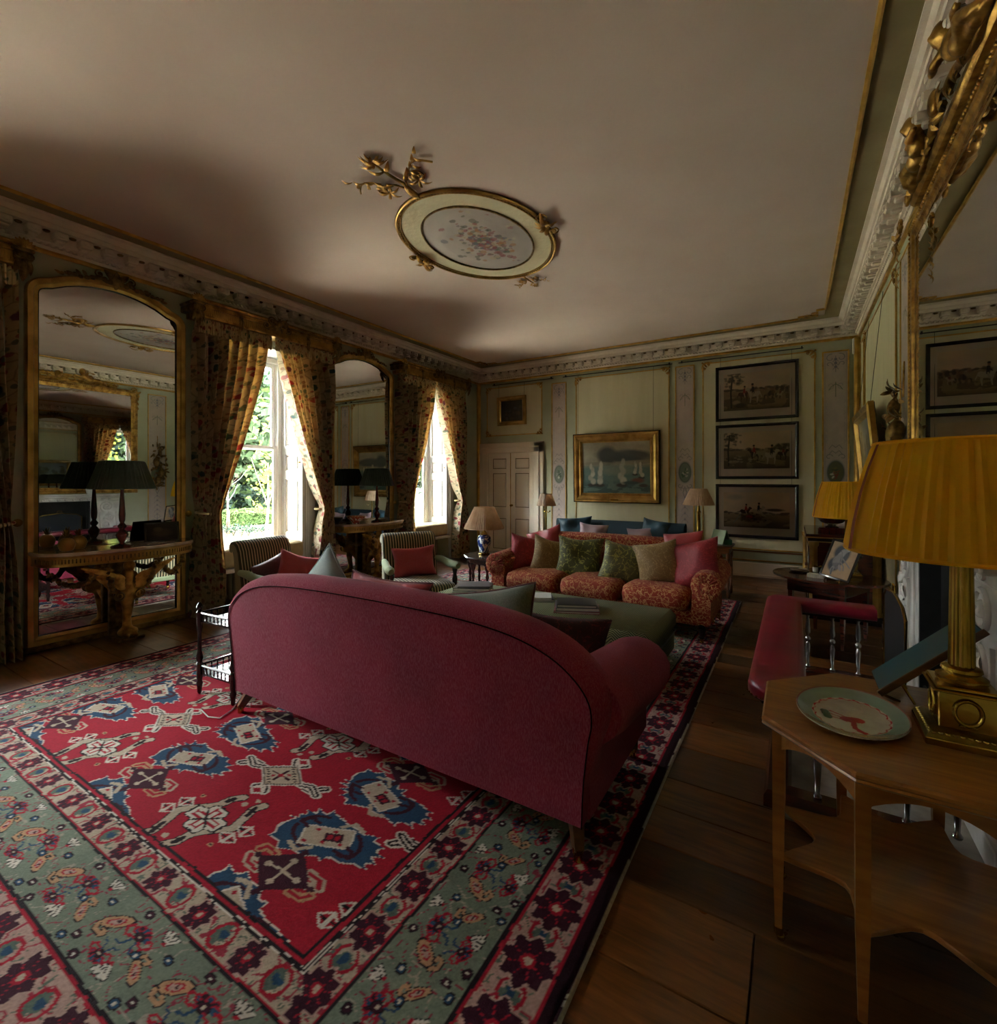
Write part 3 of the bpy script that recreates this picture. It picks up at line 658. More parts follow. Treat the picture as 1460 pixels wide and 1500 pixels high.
def offset2(pts, d):
    out = []; N = len(pts)
    for i in range(N):
        p = Vector(pts[i]); d1 = (p-Vector(pts[i-1])).normalized(); d2 = (Vector(pts[(i+1) % N])-p).normalized(); n1 = Vector((-d1.y, d1.x)); n2 = Vector((-d2.y, d2.x)); m = n1+n2; m.normalize(); k = 1/max(.35, m.dot(n1))
        out.append((p.x+m.x*d*k, p.y+m.y*d*k))
    return out
# ---------------- pier mirrors between the windows
def pier_mirror(yc, label):
    r = thing('pier_mirror', label, 'mirror', (XL, yc, 0), group='tall pier mirrors between the windows')
    f = lambda s, z, o: (o, s, z)
    pts = arch_outline(.645, .04, 3.31, 3.44)
    frame2d(MB(), f, pts, [(0, .002), (0, .05), (.012, .062), (.05, .062), (.058, .048), (.085, .04), (.085, .002)]).build('frame', 'gilt_smooth', r, 30)
    inner = offset2(pts, .08); g = MB(); g.add([f(a, b, .022) for a, b in inner], [tuple(range(len(inner)))]); g.add([f(a, b, .004) for a, b in inner], [tuple(range(len(inner)))]); g.build('mirror_plate', 'mirror_glass', r)
    e = MB(); frame2d(e, f, inner, [(-.002, .018), (-.002, .04), (.014, .03), (.014, .018)]); e.build('slip', 'dark_wood', r, 40)
    orn = MB(); rr = random.Random(int(yc*10))
    for i in range(-9, 10):                     # carved flowers and leaves along the head
        s = i*.045; z = 3.44-(s/.5)**2*.10-.01; k = 1-.45*abs(i)/9
        orn.ball((.07, s, z+rr.uniform(-.01, .015)), (.018*k+.006, .022*k+.006, .022*k+.006), 7, 5)
        leaf(orn, (.065, s, z), (.075, s+rr.uniform(.02, .07)*(1 if i > 0 else -1), z+rr.uniform(-.03, .07)*k), .016*k+.004, (1, 0, 0))
    for sg in (-1, 1): leaf(orn, (.065, 0, 3.42), (.085, sg*.10, 3.52), .03, (1, 0, 0)); scroll(orn, (.07, sg*.13, 3.47), .04, 1.3, (0, sg, 0), (0, 0, 1), .008)
    leaf(orn, (.065, 0, 3.36), (.09, 0, 3.53), .035, (1, 0, 0)); orn.build('carved_crest', 'gilt_dark', r, 60)
    pl = MB().box(.002, .075, -.66, .66, 0, .05, .008); pl.build('plinth', 'gilt_dark', r, 40)
    return r
pier_mirror(2.06, 'tall gilt arched pier mirror behind the console with the gilt pineapples')
pier_mirror(5.27, 'tall gilt arched pier mirror behind the console with the painted bowl')
# ---------------- console tables on carved eagles
def console(yc, label):
    r = thing('console_table', label, 'table', (XL, yc, 0), group='gilt eagle console tables')
    def bow(hw, d, n=28):
        pts = [(.065, -hw)]
        for i in range(n+1): a = -pi/2+pi*i/n; pts.append((.12+(d-.12)*abs(cos(a))**.62, hw*sin(a)))
        pts.append((.065, hw)); return pts
    b = bow(.63, .50)
    def ring(k, z): return [(.065+(x-.065)*k, y*(1-(1-k)*.5), z) for x, y in b]
    MB().loft([ring(.97, .845), ring(1.0, .852), ring(1.0, .872), ring(.98, .88)]).build('marble_top', 'marble_top', r, 40)
    MB().loft([ring(.94, .755), ring(.955, .76), ring(.945, .775), ring(.945, .83), ring(.965, .838), ring(.965, .845)]).build('frieze', 'gilt_smooth', r, 40)
    fl = MB(); fb = bow(.63*.975, .065+(.50-.065)*.948, 120)[1:-1]
    for i in range(2, len(fb)-2):
        if i % 2: continue
        x, y = fb[i]; fl.box(x-.004, x+.004, y-.0045, y+.0045, .783, .822, .002)
    tag(fl.build('fluting', 'gilt_dark', r), kind='stuff')
    # the eagle: one carved body
    e = MB(); e.ball((.30, 0, .47), (.085, .08, .13), 14, 10); e.ball((.33, 0, .60), (.058, .058, .09), 12, 8); e.ball((.36, 0, .70), (.052, .05, .055), 10, 8); e.ball((.41, 0, .68), (.035, .018, .018), 8, 6, (0, .5, 0))
    e.tube([(.30, 0, .42), (.33, .0, .30), (.31, 0, .20), (.31, 0, .08)], [.07, .045, .034, .042], 10); e.ball((.33, 0, .07), (.085, .085, .05), 10, 6); e.tube([(.24, 0, .40), (.16, 0, .30), (.12, 0, .22)], [.06, .04, .015], 8)
    for sg in (-1, 1):
        e.ball((.345, sg*.075, .43), (.055, .045, .06), 9, 7); e.ball((.40, sg*.035, .05), (.05, .02, .025), 8, 5); e.ball((.28, sg*.06, .56), (.05, .05, .08), 8, 6)
    remesh(e.build('eagle_body', 'gilt', r, 60), .012)
    for sg in (-1, 1):
        w = MB()
        for k in range(7):                     # long feathers fanned out
            a = R(18+k*10); L = .34-.02*k; b0 = Vector((.385-.008*k, sg*(.05+.004*k), .585-.024*k))
            leaf(w, b0, b0+Vector((.015-.01*k, sg*cos(a*.9)*L, sin(a*.55)*L*.42+.12-.02*k)), .026, (1, 0, .25), .2)
        for k in range(4): leaf(w, (.385, sg*.04, .58-.03*k), (.395, sg*(.16-.01*k), .64-.035*k), .028, (1, 0, .2), .2)
        w.build('wing', 'gilt', r, 60)
        scr = MB(); scroll(scr, (.385, sg*.085, .43), .045, 1.6, (0, 1, 0), (0, 0, 1), .011, flip=sg); scr.build('scroll', 'gilt_dark', r, 60)
        gd = MB(); rr = random.Random(3+sg)    # flower swags hung from frieze to eagle and out to the ends
        def swag(p0, p1, sag, n=26):
            p0, p1 = Vector(p0), Vector(p1)
            for i in range(n):
                t = i/(n-1); p = p0.lerp(p1, t)-Vector((0, 0, sag*4*t*(1-t))); q = .013+.014*sin(pi*t)
                gd.ball(p+Vector((rr.uniform(-.01, .01), rr.uniform(-.01, .01), rr.uniform(-.01, .01))), (q, q, q*.9), 6, 5)
                if i % 2: leaf(gd, p, p+Vector((rr.uniform(-.02, .03), rr.uniform(-.04, .04), rr.uniform(-.045, .02))), .012, (1, 0, 0))
        swag((.44, sg*.20, .77), (.33, sg*.10, .50), .10); swag((.44, sg*.20, .77), (.20, sg*.55, .72), .17, 34)
        gd.ball((.44, sg*.20, .765), .028, 8, 6); gd.build('garland', 'gilt_dark', r, 60)
    MB().box(.20, .42, -.11, .11, 0, .035, .01).build('foot_block', 'gilt_dark', r, 40)
    wallp = MB().box(.07, .13, -.07, .07, .0, .76, .01); wallp.build('back_support', 'gilt_dark', r, 40)
    return r
console(2.06, 'gilt console table on a carved eagle carrying gilt pineapples'); console(5.27, 'gilt console table on a carved eagle carrying a painted bowl')
# ---------------- pleated shade lamps
def shade(mb, r0, r1, z0, z1, n=60, d=.025, rnd_=None, bow=0.0):
    rr = random.Random(n); ph = [1+d*(1 if i % 2 else -1)*rr.uniform(.5, 1.3) for i in range(2*n)]; rings = []
    for t in (0, .04, .3, .6, .96, 1):
        k = 1 if 0 < t < 1 else .3; q = r0+(r1-r0)*t+bow*sin(pi*t)
        rings.append([(q*(1+(ph[i]-1)*k)*cos(2*pi*i/(2*n)), q*(1+(ph[i]-1)*k)*sin(2*pi*i/(2*n)), z0+(z1-z0)*t) for i in range(2*n)])
    return mb.loft(rings, True, False)
def ring_tube(r, z, q, n=40): return MB().tube([(r*cos(2*pi*i/n), r*sin(2*pi*i/n), z) for i in range(n)], q, 6, True)
def stick_lamp(loc, label):
    r = thing('table_lamp', label, 'lamp', loc, group='green shaded console lamps')
    MB().lathe([(.085, 0), (.088, .008), (.075, .018), (.03, .028), (.018, .04), (.03, .06), (.045, .09), (.05, .115), (.03, .15), (.018, .165), (.03, .18), (.036, .195), (.026, .21), (.016, .225), (.024, .25), (.027, .30), (.02, .42), (.013, .53), (.02, .54), (.01, .56)], n=18).build('turned_stand', 'red_wood', r, 40)
    sh_ = shade(MB(), .255, .17, .545, .80, 44, .03).build('lampshade', 'shade_green', r, 35); ring_tube(.17, .80, .004).build('shade_rim', 'shade_green', sh_, 40); ring_tube(.255, .545, .005).build('shade_rim', 'shade_green', sh_, 40)
    MB().tube([(0, 0, .55), (0, 0, .77)], .005, 6).tube([(-.165, 0, .79), (.165, 0, .79)], .003, 5).build('shade_carrier', 'brass_dark', r)
stick_lamp((-5.37, 2.01, .88), 'red turned wood lamp with green pleated shade beside the gilt pineapples'); stick_lamp((-5.37, 5.25, .88), 'red turned wood lamp with green pleated shade beside the painted bowl')
def pineapple(loc, label):
    r = thing('gilt_pineapple', label, 'ornament', loc, group='gilt pineapples on the console')
    MB().lathe([(.03, 0), (.045, .006), (.056, .03), (.062, .06), (.055, .09), (.035, .112), (.015, .118)], n=22, mod=lambda a, h: 1+.045*sin(9*a+h*160)*sin(9*a-h*160)).build('body', 'gilt_smooth', r, 80)
    c = MB()
    for k in range(14):
        a = k*2.4; q = .02+.018*(k % 3)/2; leaf(c, (.01*cos(a), .01*sin(a), .112), (q*1.3*cos(a), q*1.3*sin(a), .185-.05*(k % 3)/2), .008, (cos(a), sin(a), .3), -.2)
    c.build('crown', 'brass_dark', r, 50)
pineapple((-5.45, 1.63, .88), 'gilt metal pineapple at the front of the console'); pineapple((-5.55, 1.745, .88), 'gilt metal pineapple standing close to the mirror')
r = thing('framed_photograph', 'dark framed photograph leaning back on the marble beside the green lamp', 'picture frame', (-5.49, 2.40, .88), R(75))
MB().box(-.15, .15, -.01, .01, 0, .20, .004).xform(Matrix.Rotation(R(-14), 4, 'X')).build('frame', 'dark_wood', r, 40); cv = Canvas(60, 40, '2b2422'); cv.ell(30, 22, 18, 9, '4a3a34', .6); cv.ell(22, 14, 8, 5, '5a4a40', .6)
q = canvas_quad('photograph', cv, (-.13, -.012, .185), (.26, 0, 0), (0, 0, -.17), 'paint_print', r); q.rotation_euler = (R(-14), 0, 0)
st = MB().tube([(0, .05, .16), (0, .10, .0)], .006, 6); st.build('strut', 'dark_wood', r)
r = thing('footed_bowl', 'red and blue painted porcelain bowl on the marble console', 'bowl', (-5.36, 4.83, .88))
MB().lathe([(.055, 0), (.06, .006), (.05, .02), (.085, .045), (.125, .085), (.14, .11), (.136, .11), (.115, .08), (.07, .045), (.01, .038)], n=24).build('bowl_body', 'imari', r, 60); ring_tube(.139, .11, .003).build('gilt_rim', 'gilt_smooth', r, 40)
r = thing('lidded_jar', 'small dark bowl behind the painted porcelain bowl', 'bowl', (-5.53, 4.62, .88)); MB().lathe([(.04, 0), (.045, .008), (.04, .02), (.08, .06), (.10, .10), (.096, .10), (.06, .04), (.01, .03)], n=20).build('bowl_body', 'cover_dark', r, 60); ring_tube(.099, .10, .003).build('rim', 'brass_dark', r, 40)
# ---------------- gilt pelmets and chintz curtains
def pelmet(yc, label):
    r = thing('gilt_pelmet', label, 'pelmet', (XL, yc, 0), group='gilt carved curtain pelmets'); h = .92
    MB().box(.0, .24, -h, h, 3.28, 3.30, .004).box(.0, .235, -h, h, 3.30, 3.39, .004).box(.0, .25, -h, h, 3.39, 3.405, .005).box(.0, .24, -h, h, 3.405, 3.44, .01).box(0, .265, -h-.01, h+.01, 3.44, 3.475, .012).build('pelmet_box', 'gilt', r, 40)
    fl = MB()
    for i in range(-40, 41): fl.box(.236, .243, i*.0215-.006, i*.0215+.006, 3.312, 3.38, .002)
    tag(fl.build('fluting', 'gilt_smooth', r), kind='stuff')
    for sg in (-1, 1):
        c = MB().box(.0, .28, sg*.92-.06, sg*.92+.06, 3.33, 3.40, .01); c.box(0, .29, sg*.92-.07, sg*.92+.07, 3.40, 3.43, .008)
        for a in (-1, 1): scroll(c, (.285, sg*.92+a*.035, 3.365), .033, 1.5, (0, a, 0), (0, 0, -1), .008)
        leaf(c, (.27, sg*.92, 3.34), (.24, sg*.92, 3.16), .035, (1, 0, 0)); leaf(c, (.27, sg*.92-.03, 3.34), (.24, sg*.92-.05, 3.22), .02, (1, 0, 0)); leaf(c, (.27, sg*.92+.03, 3.34), (.24, sg*.92+.05, 3.22), .02, (1, 0, 0)); c.build('capital', 'gilt_dark', r, 50)
        f = MB()
        for k in range(9): a = R(-78+k*19.5); leaf(f, (.26, sg*.92, 3.43), (.275, sg*.92+.085*sin(a), 3.43+.085*cos(a)), .016, (1, 0, 0))
        f.ball((.27, sg*.92, 3.435), .02, 8, 5); f.build('shell', 'gilt', r, 50)
        b = MB(); leaf(b, (.245, sg*.45, 3.41), (.25, sg*.45, 3.22), .03, (1, 0, 0)); scroll(b, (.255, sg*.45, 3.38), .028, 1.3, (0, 1, 0), (0, 0, 1), .008); leaf(b, (.245, sg*.45, 3.30), (.25, sg*.47, 3.20), .018, (1, 0, 0)); b.build('bracket', 'gilt_dark', r, 50)
    cr = MB(); rr = random.Random(5)
    for k in range(26):
        a = R(rr.uniform(-165, 165)); L = rr.uniform(.07, .19); b0 = Vector((.26+rr.uniform(0, .03), rr.uniform(-.03, .03), 3.40+rr.uniform(-.03, .04))); leaf(cr, b0, b0+Vector((rr.uniform(0, .03), L*sin(a)*.85, L*cos(a)*.72)), rr.uniform(.012, .024), (1, 0, 0), .35)
    for sg in (-1, 1):
        scroll(cr, (.29, sg*.085, 3.44), .06, 1.6, (0, sg, 0), (0, 0, 1), .011); scroll(cr, (.28, sg*.15, 3.38), .045, 1.4, (0, sg, 0), (0, 0, -1), .009)
    cr.ball((.31, 0, 3.42), (.03, .035, .05), 10, 7); cr.build('carved_crest', 'gilt_dark', r, 60)
def curtain(yc, sg, label):
    NS, NZ = 132, 64; ztie, zt = 1.13, 3.29; N = 7; rr = random.Random(int(yc*100)+sg); V = []; uv = []
    ph = [rr.uniform(-.5, .5) for _ in range(6)]
    for iz in range(NZ+1):
        z = zt*(1-iz/NZ)+.012
        if z > ztie: t = max(0.0, (zt-z)/(zt-ztie)); lead = .025+.66*t**1.12; outer = .90-.03*t
        else: t = (ztie-z)/ztie; lead = .685-.10*min(1, t*1.6)+.03*t; outer = .87+.07*t**.7
        tie = math.exp(-((z-ztie)/.16)**2); amp = (.056+.036*min(1, (zt-z)/.5))*(1-.35*tie)
        if z > ztie: amp *= .6+.55*(outer-lead)/.85+.2
        for i in range(NS+1):
            s = i/NS; y = lead+(outer-lead)*s
            w = 2*pi*N*(s+.018*sin(5*s+ph[0]+1.1*z)); x = amp*(sin(w+ph[1])+.35*sin(2.1*w+ph[2]+z*.8))+.03*sin(2.4*s+ph[3]+z*.9)
            x += .02*tie*sin(pi*s)+.05*(1-s)*tie; fold = .5*amp*cos(w+ph[1])*(outer-lead)
            if z > zt-.10: x *= .65
            V.append((.155+x, sg*(y+fold*.25), z)); uv.append((s*1.9+(.31 if sg > 0 else 0)+yc*.37, z))
    F = [(r_*(NS+1)+i, r_*(NS+1)+i+1, (r_+1)*(NS+1)+i+1, (r_+1)*(NS+1)+i) for r_ in range(NZ) for i in range(NS)]
    me = bpy.data.meshes.new('curtain'); me.from_pydata(V, [], F); me.polygons.foreach_set('use_smooth', [True]*len(F)); ul = me.uv_layers.new(name='UVMap')
    ul.data.foreach_set('uv', [c for l in me.loops for c in uv[l.vertex_index]]); me.materials.append(MATS['chintz'])
    o = bpy.data.objects.new('curtain', me); COL.objects.link(o); o.location = (XL, yc, 0); tag(o, label, 'curtain', 'floral chintz curtains')
    hd = MB()                                   # gathered heading frill
    n = 90; rs = []
    for z, k in ((3.30, 1), (3.20, 1.25), (3.12, 1.0)): rs.append([(.185+.014*k*sin(i*1.9)+(.012 if z < 3.25 else 0), sg*(.02+.87*i/n), z+.008*sin(i*2.6)) for i in range(n+1)])
    hd.loft(rs, False, False); h = hd.build('heading', 'chintz_object', o, 60)
    tb = MB(); pts = [(.155+.085*cos(a), sg*(.77+.115*sin(a)), ztie+.02*sin(a)) for a in [2*pi*i/24 for i in range(24)]]; tb.tube(pts, .016, 8, True); tb.build('tieback', 'chintz_object', o, 60)
    kb = MB().lathe([(.012, 0), (.012, .06), (.03, .066), (.034, .075), (.02, .088), (.004, .09)], (0.0, sg*.93, ztie+.01), 12, 'x'); kb.build('tieback_knob', 'brass_dark', o, 40)
t = NT('chintz_object'); c = t.ramp(t.noise(t.obj(), 14, 3), [(.36, '7c3426'), (.44, 'c0a878'), (.58, 'cbb58a'), (.66, '4a5a3e')]); t.set(c, .85)
wl = ('nearest the back wall', 'looking onto the hedge', 'beside the double door')
for i, yc in enumerate(WINS):
    pelmet(yc, 'carved gilt pelmet over the window '+wl[i])
    curtain(yc, -1, 'floral chintz curtain on the back wall side of the window '+wl[i]); curtain(yc, 1, 'floral chintz curtain on the door side of the window '+wl[i])
# ---------------------------------------------------------------- the carpet: pattern worked out knot by knot
RX0, RX1, RY0, RY1 = -4.74, -.545, .36, 6.65
def make_rug():
    xs = np.arange(RX0, RX1+.001, .0058); ys = [RY0]
    while ys[-1] < RY1: ys.append(ys[-1]+.0052+.0021*max(0, ys[-1]-.6))
    ys = np.array(ys); ys[-1] = RY1; X0, Y0 = np.meshgrid(xs, ys); h, w = X0.shape
    X = X0+.016*(fbm(h, w, 26, 1)-.5)+.006*(fbm(h, w, 5, 2, 2)-.5); Y = Y0+.016*(fbm(h, w, 26, 3)-.5)+.006*(fbm(h, w, 5, 4, 2)-.5)
    RED, BLU, BEI, MAR, BLK, WHI, GRN, PNK, TAN = (np.array(lin(c)) for c in ('a3142b', '274763', 'b7a690', '3c1122', '201519', 'cfc5b6', '737b6a', 'b39286', 'b58a66'))
    C = np.zeros((h, w, 3)); C[:] = RED
    def put(m, c):
        C[m] = c
    # field lattice
    ax = (X+1.66+.5425) % 1.085-.5425; ay = (Y-1.135+.36) % .72-.36
    A, B = .155, .098
    def seg(p, q, pts, wd):
        m = np.zeros(p.shape, bool)
        for (x0, y0), (x1, y1) in zip(pts, pts[1:]):
            dx, dy = x1-x0, y1-y0; t = np.clip(((p-x0)*dx+(q-y0)*dy)/(dx*dx+dy*dy+1e-9), 0, 1); m |= np.hypot(p-x0-t*dx, q-y0-t*dy) < wd
        return m
    def dot(p, q, x, y, r): return np.hypot(p-x, q-y) < r
    def sq(p, q, x, y, r): return np.maximum(abs(p-x), abs(q-y)) < r
    # blue jagged medallions, two between each pair of dark lozenges
    for sy in (1, -1):
        bx, by = ax, (ay*sy-.207); th = np.arctan2(by/.125, bx/.235); d = np.hypot(bx/.235, by/.125)
        tooth = np.abs(((th*10/pi+.4*np.sin(2*th)) % 1)-.5)*2; lim = .90+.20*tooth**2*(np.sin(th*3+.6) > -.55)+.16*np.sin(2*th+.5)+.10*np.cos(3*th)+.30*(fbm(h, w, 16, 61)-.5)
        put(d < lim+.05, WHI); put(d < lim, BLU); put((d < .80)*(d > .70)*(np.sin(th*2.5+1) > -.3), MAR)
        p, q = bx/A+by/B, bx/A-by/B; p2, q2 = p*.8+q*.35, q*.85-p*.2
        put((abs(p2) < 1.0)*(abs(q2) < .62), WHI); put((abs(p2) < .92)*(abs(q2) < .54), BEI)
        put((abs(p2-.25) < .34)*(abs(q2) < .26), MAR); put((abs(abs(p2-.25)-.15) < .09)*(abs(q2) < .14), RED)
        for k in range(5): put(dot(p2, q2, -.75+.33*k, .38*(-1)**k, .09), RED)
        put(seg(p2, q2, [(-.9, -.5), (-1.25, -.9), (-.8, -1.05), (-.5, -.75)], .09), MAR); put(seg(p2, q2, [(.9, .5), (1.25, .9), (.8, 1.05), (.5, .75)], .09), MAR)
        put(seg(p2, q2, [(-.4, .75), (-.9, 1.0), (-1.25, .6)], .10), BEI); put(seg(p2, q2, [(.4, -.75), (.9, -1.0), (1.25, -.6)], .10), BEI)
    # pale curls beside the lozenges
    p, q = ax/A+ay/B, ax/A-ay/B
    for s in (1, -1):
        put(seg(p*s, q*s, [(1.1, .2), (1.5, .6), (1.35, 1.0), (1.0, .85)], .24), BEI); put(seg(p*s, q*s, [(1.1, .2), (1.5, .6), (1.35, 1.0)], .10), RED)
        put(seg(p*s, q*s, [(.2, 1.1), (.6, 1.5), (1.0, 1.35)], .22), TAN); put(seg(p*s, q*s, [(.2, 1.1), (.6, 1.5), (1.0, 1.35)], .08), RED)
    put(sq(p, q, 0, 0, .98), MAR)
    for a_, b_ in ((1, 1), (-1, -1), (1, -1), (-1, 1)): put(sq(p, q, 1.02*a_, 1.02*b_, .16), MAR); put(dot(p, q, .52*a_, .52*b_, .16), BEI)
    put((np.minimum(abs(p-q), abs(p+q)) < .09)*(np.maximum(abs(p), abs(q)) < .5), BEI)
    # square with four arms
    cx = (ax+.5425+.5425) % 1.085-.5425; cy = (ay-.365+.36) % .72-.36; p, q = cx/A+cy/B, cx/A-cy/B
    for s in (1, -1):
        for arm in ([(-.9, -.9), (-1.4, -1.5), (-2.3, -1.35)], [(-.9, -.9), (-1.55, -1.1), (-1.7, -1.9)], [(.9, -.9), (1.45, -1.0)], [(.9, -.9), (1.0, -1.5)]):
            put(seg(p*s, q*s, arm, .30), WHI); put(seg(p*s, q*s, arm, .19), BLK); put(seg(p*s, q*s, arm, .06), WHI)
        put(sq(p*s, q*s, 1.35, -1.35, .34), WHI); put(sq(p*s, q*s, 1.35, -1.35, .2), RED)
    put((abs(p) < 1.12)*(abs(q) < .98), WHI); put((abs(p) < 1.02)*(abs(q) < .88), BLK); put((abs(p) < .95)*(abs(q) < .80), BEI)
    put((abs(abs(p)-.72) < .1)*(np.abs(((q*4) % 1)-.5) < .22)*(abs(q) < .8), BLK); put(seg(abs(p), abs(q), [(0, 0), (.42, .42)], .08), MAR); put(sq(abs(p), abs(q), .45, .0, .1), RED); put(sq(p, q, 0, 0, .16), RED)
    # box with bent arms
    cy = (ay+.36) % .72-.36; p, q = cx/A+cy/B, cx/A-cy/B
    for s in (1, -1):
        for arm in ([(-2.3, .75), (-1.35, -.75), (.5, -1.05), (1.15, -1.6)], [(-2.3, .75), (-2.75, .95)], [(1.15, -1.6), (1.7, -1.75)]):
            put(seg(p*s, q*s, arm, .27), BLK); put(seg(p*s, q*s, arm, .21), BEI)
        put(seg(p*s, q*s, [(-2.4, .85), (-1.95, .2)], .12), BLK); put(seg(p*s, q*s, [(.85, -1.32), (1.3, -1.65)], .12), BLK)
        for x_, y_ in ((-1.95, -.95), (-1.1, -1.4)): put(sq(p*s, q*s, x_, y_, .36), WHI); put(sq(p*s, q*s, x_, y_, .27), RED); put(seg(p*s, q*s, [(x_-.22, y_-.22), (x_+.22, y_+.22)], .07), BLK); put(seg(p*s, q*s, [(x_-.22, y_+.22), (x_+.22, y_-.22)], .07), WHI)
        put(dot(p*s, q*s, 1.75, -1.15, .17), BEI); put(dot(p*s, q*s, -2.45, 1.35, .15), BEI); put(dot(p*s, q*s, .35, 1.9, .15), TAN); put(dot(p*s, q*s, .35, 1.9, .07), BLK)
    lob = np.maximum(abs(p), abs(q))+.12*np.cos(np.arctan2(q, p)*8); put(lob < .95, BLK); put(lob < .86, WHI); put((np.minimum(abs(p-q), abs(p+q)) < .32)*(lob < .72), RED); put((np.minimum(abs(p-q), abs(p+q)) < .14)*(lob < .66), WHI); put((np.minimum(abs(p), abs(q)) < .06)*(lob < .8), BLK)
    # ---- borders
    wr, wn = .735, .585
    bs = np.stack([(RX1-X)/wr, (X-RX0)/wr, (Y-RY0)/wn, (RY1-Y)/wr]); side = bs.argmin(0); b = bs.min(0)
    s = np.where(side < 2, Y, X); hz = side == 2
    unit = np.where(hz, wn, wr)
    inb = b < 1.035
    def band(lo, hi, c): put((b >= lo)*(b < hi), c)
    band(-1, 1.04, BLK); band(.995, 1.02, RED); band(.985, .99, WHI); band(.97, .975, WHI)
    def guard(lo, hi, per, base, seed):
        k = np.where(hz, per*1.33, per); m = (b >= lo)*(b < hi); put(m, base); mid = (lo+hi)/2; v = (b-mid)*unit; u = (s+seed) % k-k/2; r_ = .30*(hi-lo)*unit/.78+.012
        rr_ = np.hypot(u, v); th = np.arctan2(v, u)
        n1 = np.abs(fbm(h, w, 9, seed+11, 2)-.5); put(m*(n1 < .035), PNK*.0+lin('9a3040')); n2 = np.abs(fbm(h, w, 7, seed+12, 2)-.5); put(m*(n2 < .022), np.array(lin('5f6a5c')))
        r2 = np.hypot(np.abs(u)-k/2, v); put(m*(r2 < .032*(1+.3*np.cos(3*th))), np.array(lin('59685c'))); put(m*(np.hypot((np.abs(u)-k/2)*.6, v+.3*(np.abs(u)-k/2)) < .013), BLU); put(m*(np.abs(r2-.042) < .006), RED)
        pet = r_*(1+.14*np.cos(8*th)); put(m*(rr_ < pet+.008), PNK); put(m*(rr_ < pet), MAR); put(m*(np.abs(np.cos(4*th)) < .16)*(rr_ < pet*.9), RED); put(m*(rr_ < r_*.34), RED); put(m*(rr_ < r_*.18), BEI)
    guard(.79, .965, .212, BEI*.92, 3); guard(.09, .33, .216, PNK*.95, 7)
    band(.33, .345, RED); band(.345, .365, BLK); band(.765, .78, BLK); band(.78, .79, RED); band(.075, .09, RED); band(.012, .075, MAR*.45); band(-1, .012, WHI*.7)
    # main border: boteh leaves, curled palmettes and white tulips on a grey green ground
    m = (b >= .365)*(b < .765); put(m, GRN); put(m*(fbm(h, w, 40, 21) > .56), GRN*1.12)
    per = np.where(hz, .40, .285); v = (b-.565)/.2; u = ((s+.02) % per)/per*2-1            # v, u in -1..1
    n1 = np.abs(fbm(h, w, 10, 31, 2)-.5); put(m*(n1 < .014), np.array(lin('8d3443'))); put(m*(np.abs(fbm(h, w, 13, 32, 2)-.5) < .012), np.array(lin('9c9382')))
    def at(cu, cv_, sc): return (u-cu)/sc, (v-cv_)/sc
    def boteh(cu, cv_, sc, fl):
        U, V = at(cu, cv_, sc); V = V*fl; e = np.hypot((U*.62+V*.78)/.62, (-U*.78+V*.62)/.27)
        put(m*(e < 1.2), BLK); put(m*(e < 1.03), TAN*1.02); put(m*(e < .62), RED); put(m*(e < .45), PNK); put(m*(np.hypot(U-.05, V-.05) < .08), MAR)
        hk = [(-.45, -.55), (-.32, -.85), (.02, -.88), (.12, -.66), (-.05, -.6)]; put(m*seg(U, V, hk, .12), BLK); put(m*seg(U, V, hk, .08), TAN)
    def palm(cu, cv_, sc, fl):
        U, V = at(cu, cv_, sc); V = V*fl
        for k in range(5): a_ = -1.2+.6*k; put(m*(np.hypot(U-.42*sin(a_), V-.42*cos(a_)) < .22), RED); put(m*(np.hypot(U-.42*sin(a_), V-.42*cos(a_)) < .15), (BLU, MAR)[k % 2])
        put(m*(np.hypot(U, V) < .3), BLK); put(m*(np.hypot(U, V) < .22), MAR); put(m*(np.hypot(U, V) < .09), BEI)
        for sg in (1, -1): put(m*seg(U*sg, V, [(.2, -.2), (.6, -.35), (.85, -.05), (.7, .2), (.5, .12)], .07), RED); put(m*seg(U*sg, V, [(.15, -.3), (.3, -.75), (.6, -.85)], .06), BLU)
    def tulip(cu, cv_, sc, fl):
        U, V = at(cu, cv_, sc); V = V*fl
        for a_ in (-.7, -.25, .25, .7): L_ = [(0, -.3), (.75*sin(a_), .6*cos(a_))]; put(m*seg(U, V, L_, .17), BLK); put(m*seg(U, V, L_, .11), WHI)
        put(m*(np.hypot(U, V+.35) < .16), RED)
    for (uu, vv, fl) in ((-.62, .12, 1), (.40, -.16, -1)): pass
    boteh(-.62, .18, .52, 1); palm(.02, .30, .46, 1); tulip(.16, -.55, .34, -1); boteh(.62, -.22, .42, -1); palm(-.22, -.48, .36, -1); tulip(.52, .68, .30, 1)
    for (cu, cv_) in ((-.92, -.6), (-.30, .78), (.86, .42), (.34, .0), (-.55, -.85), (.88, -.82)):
        put(m*(np.hypot(u-cu, v-cv_) < .12), BLK); put(m*(np.hypot(u-cu, v-cv_) < .085), (MAR if cu < 0 else BLU)); put(m*(np.hypot(u-cu, v-cv_) < .035), WHI)
    C *= (.76+.26*np.random.rand(h, w))[..., None]; C *= (.85+.3*fbm(h, w, 60, 41))[..., None]
    Z = .014+.002*(fbm(h, w, 14, 51)-.5); wave = (b < .03); Z[wave] *= .75
    P = np.stack([X0, Y0, Z], -1); P[0, :, 2] = P[-1, :, 2] = .001; P[:, 0, 2] = P[:, -1, 2] = .001
    o = grid_mesh('carpet', P, C, 'paint_rug')
    tag(o, 'large red oriental carpet with blue medallions and grey green border', 'carpet'); return o
carpet = make_rug()
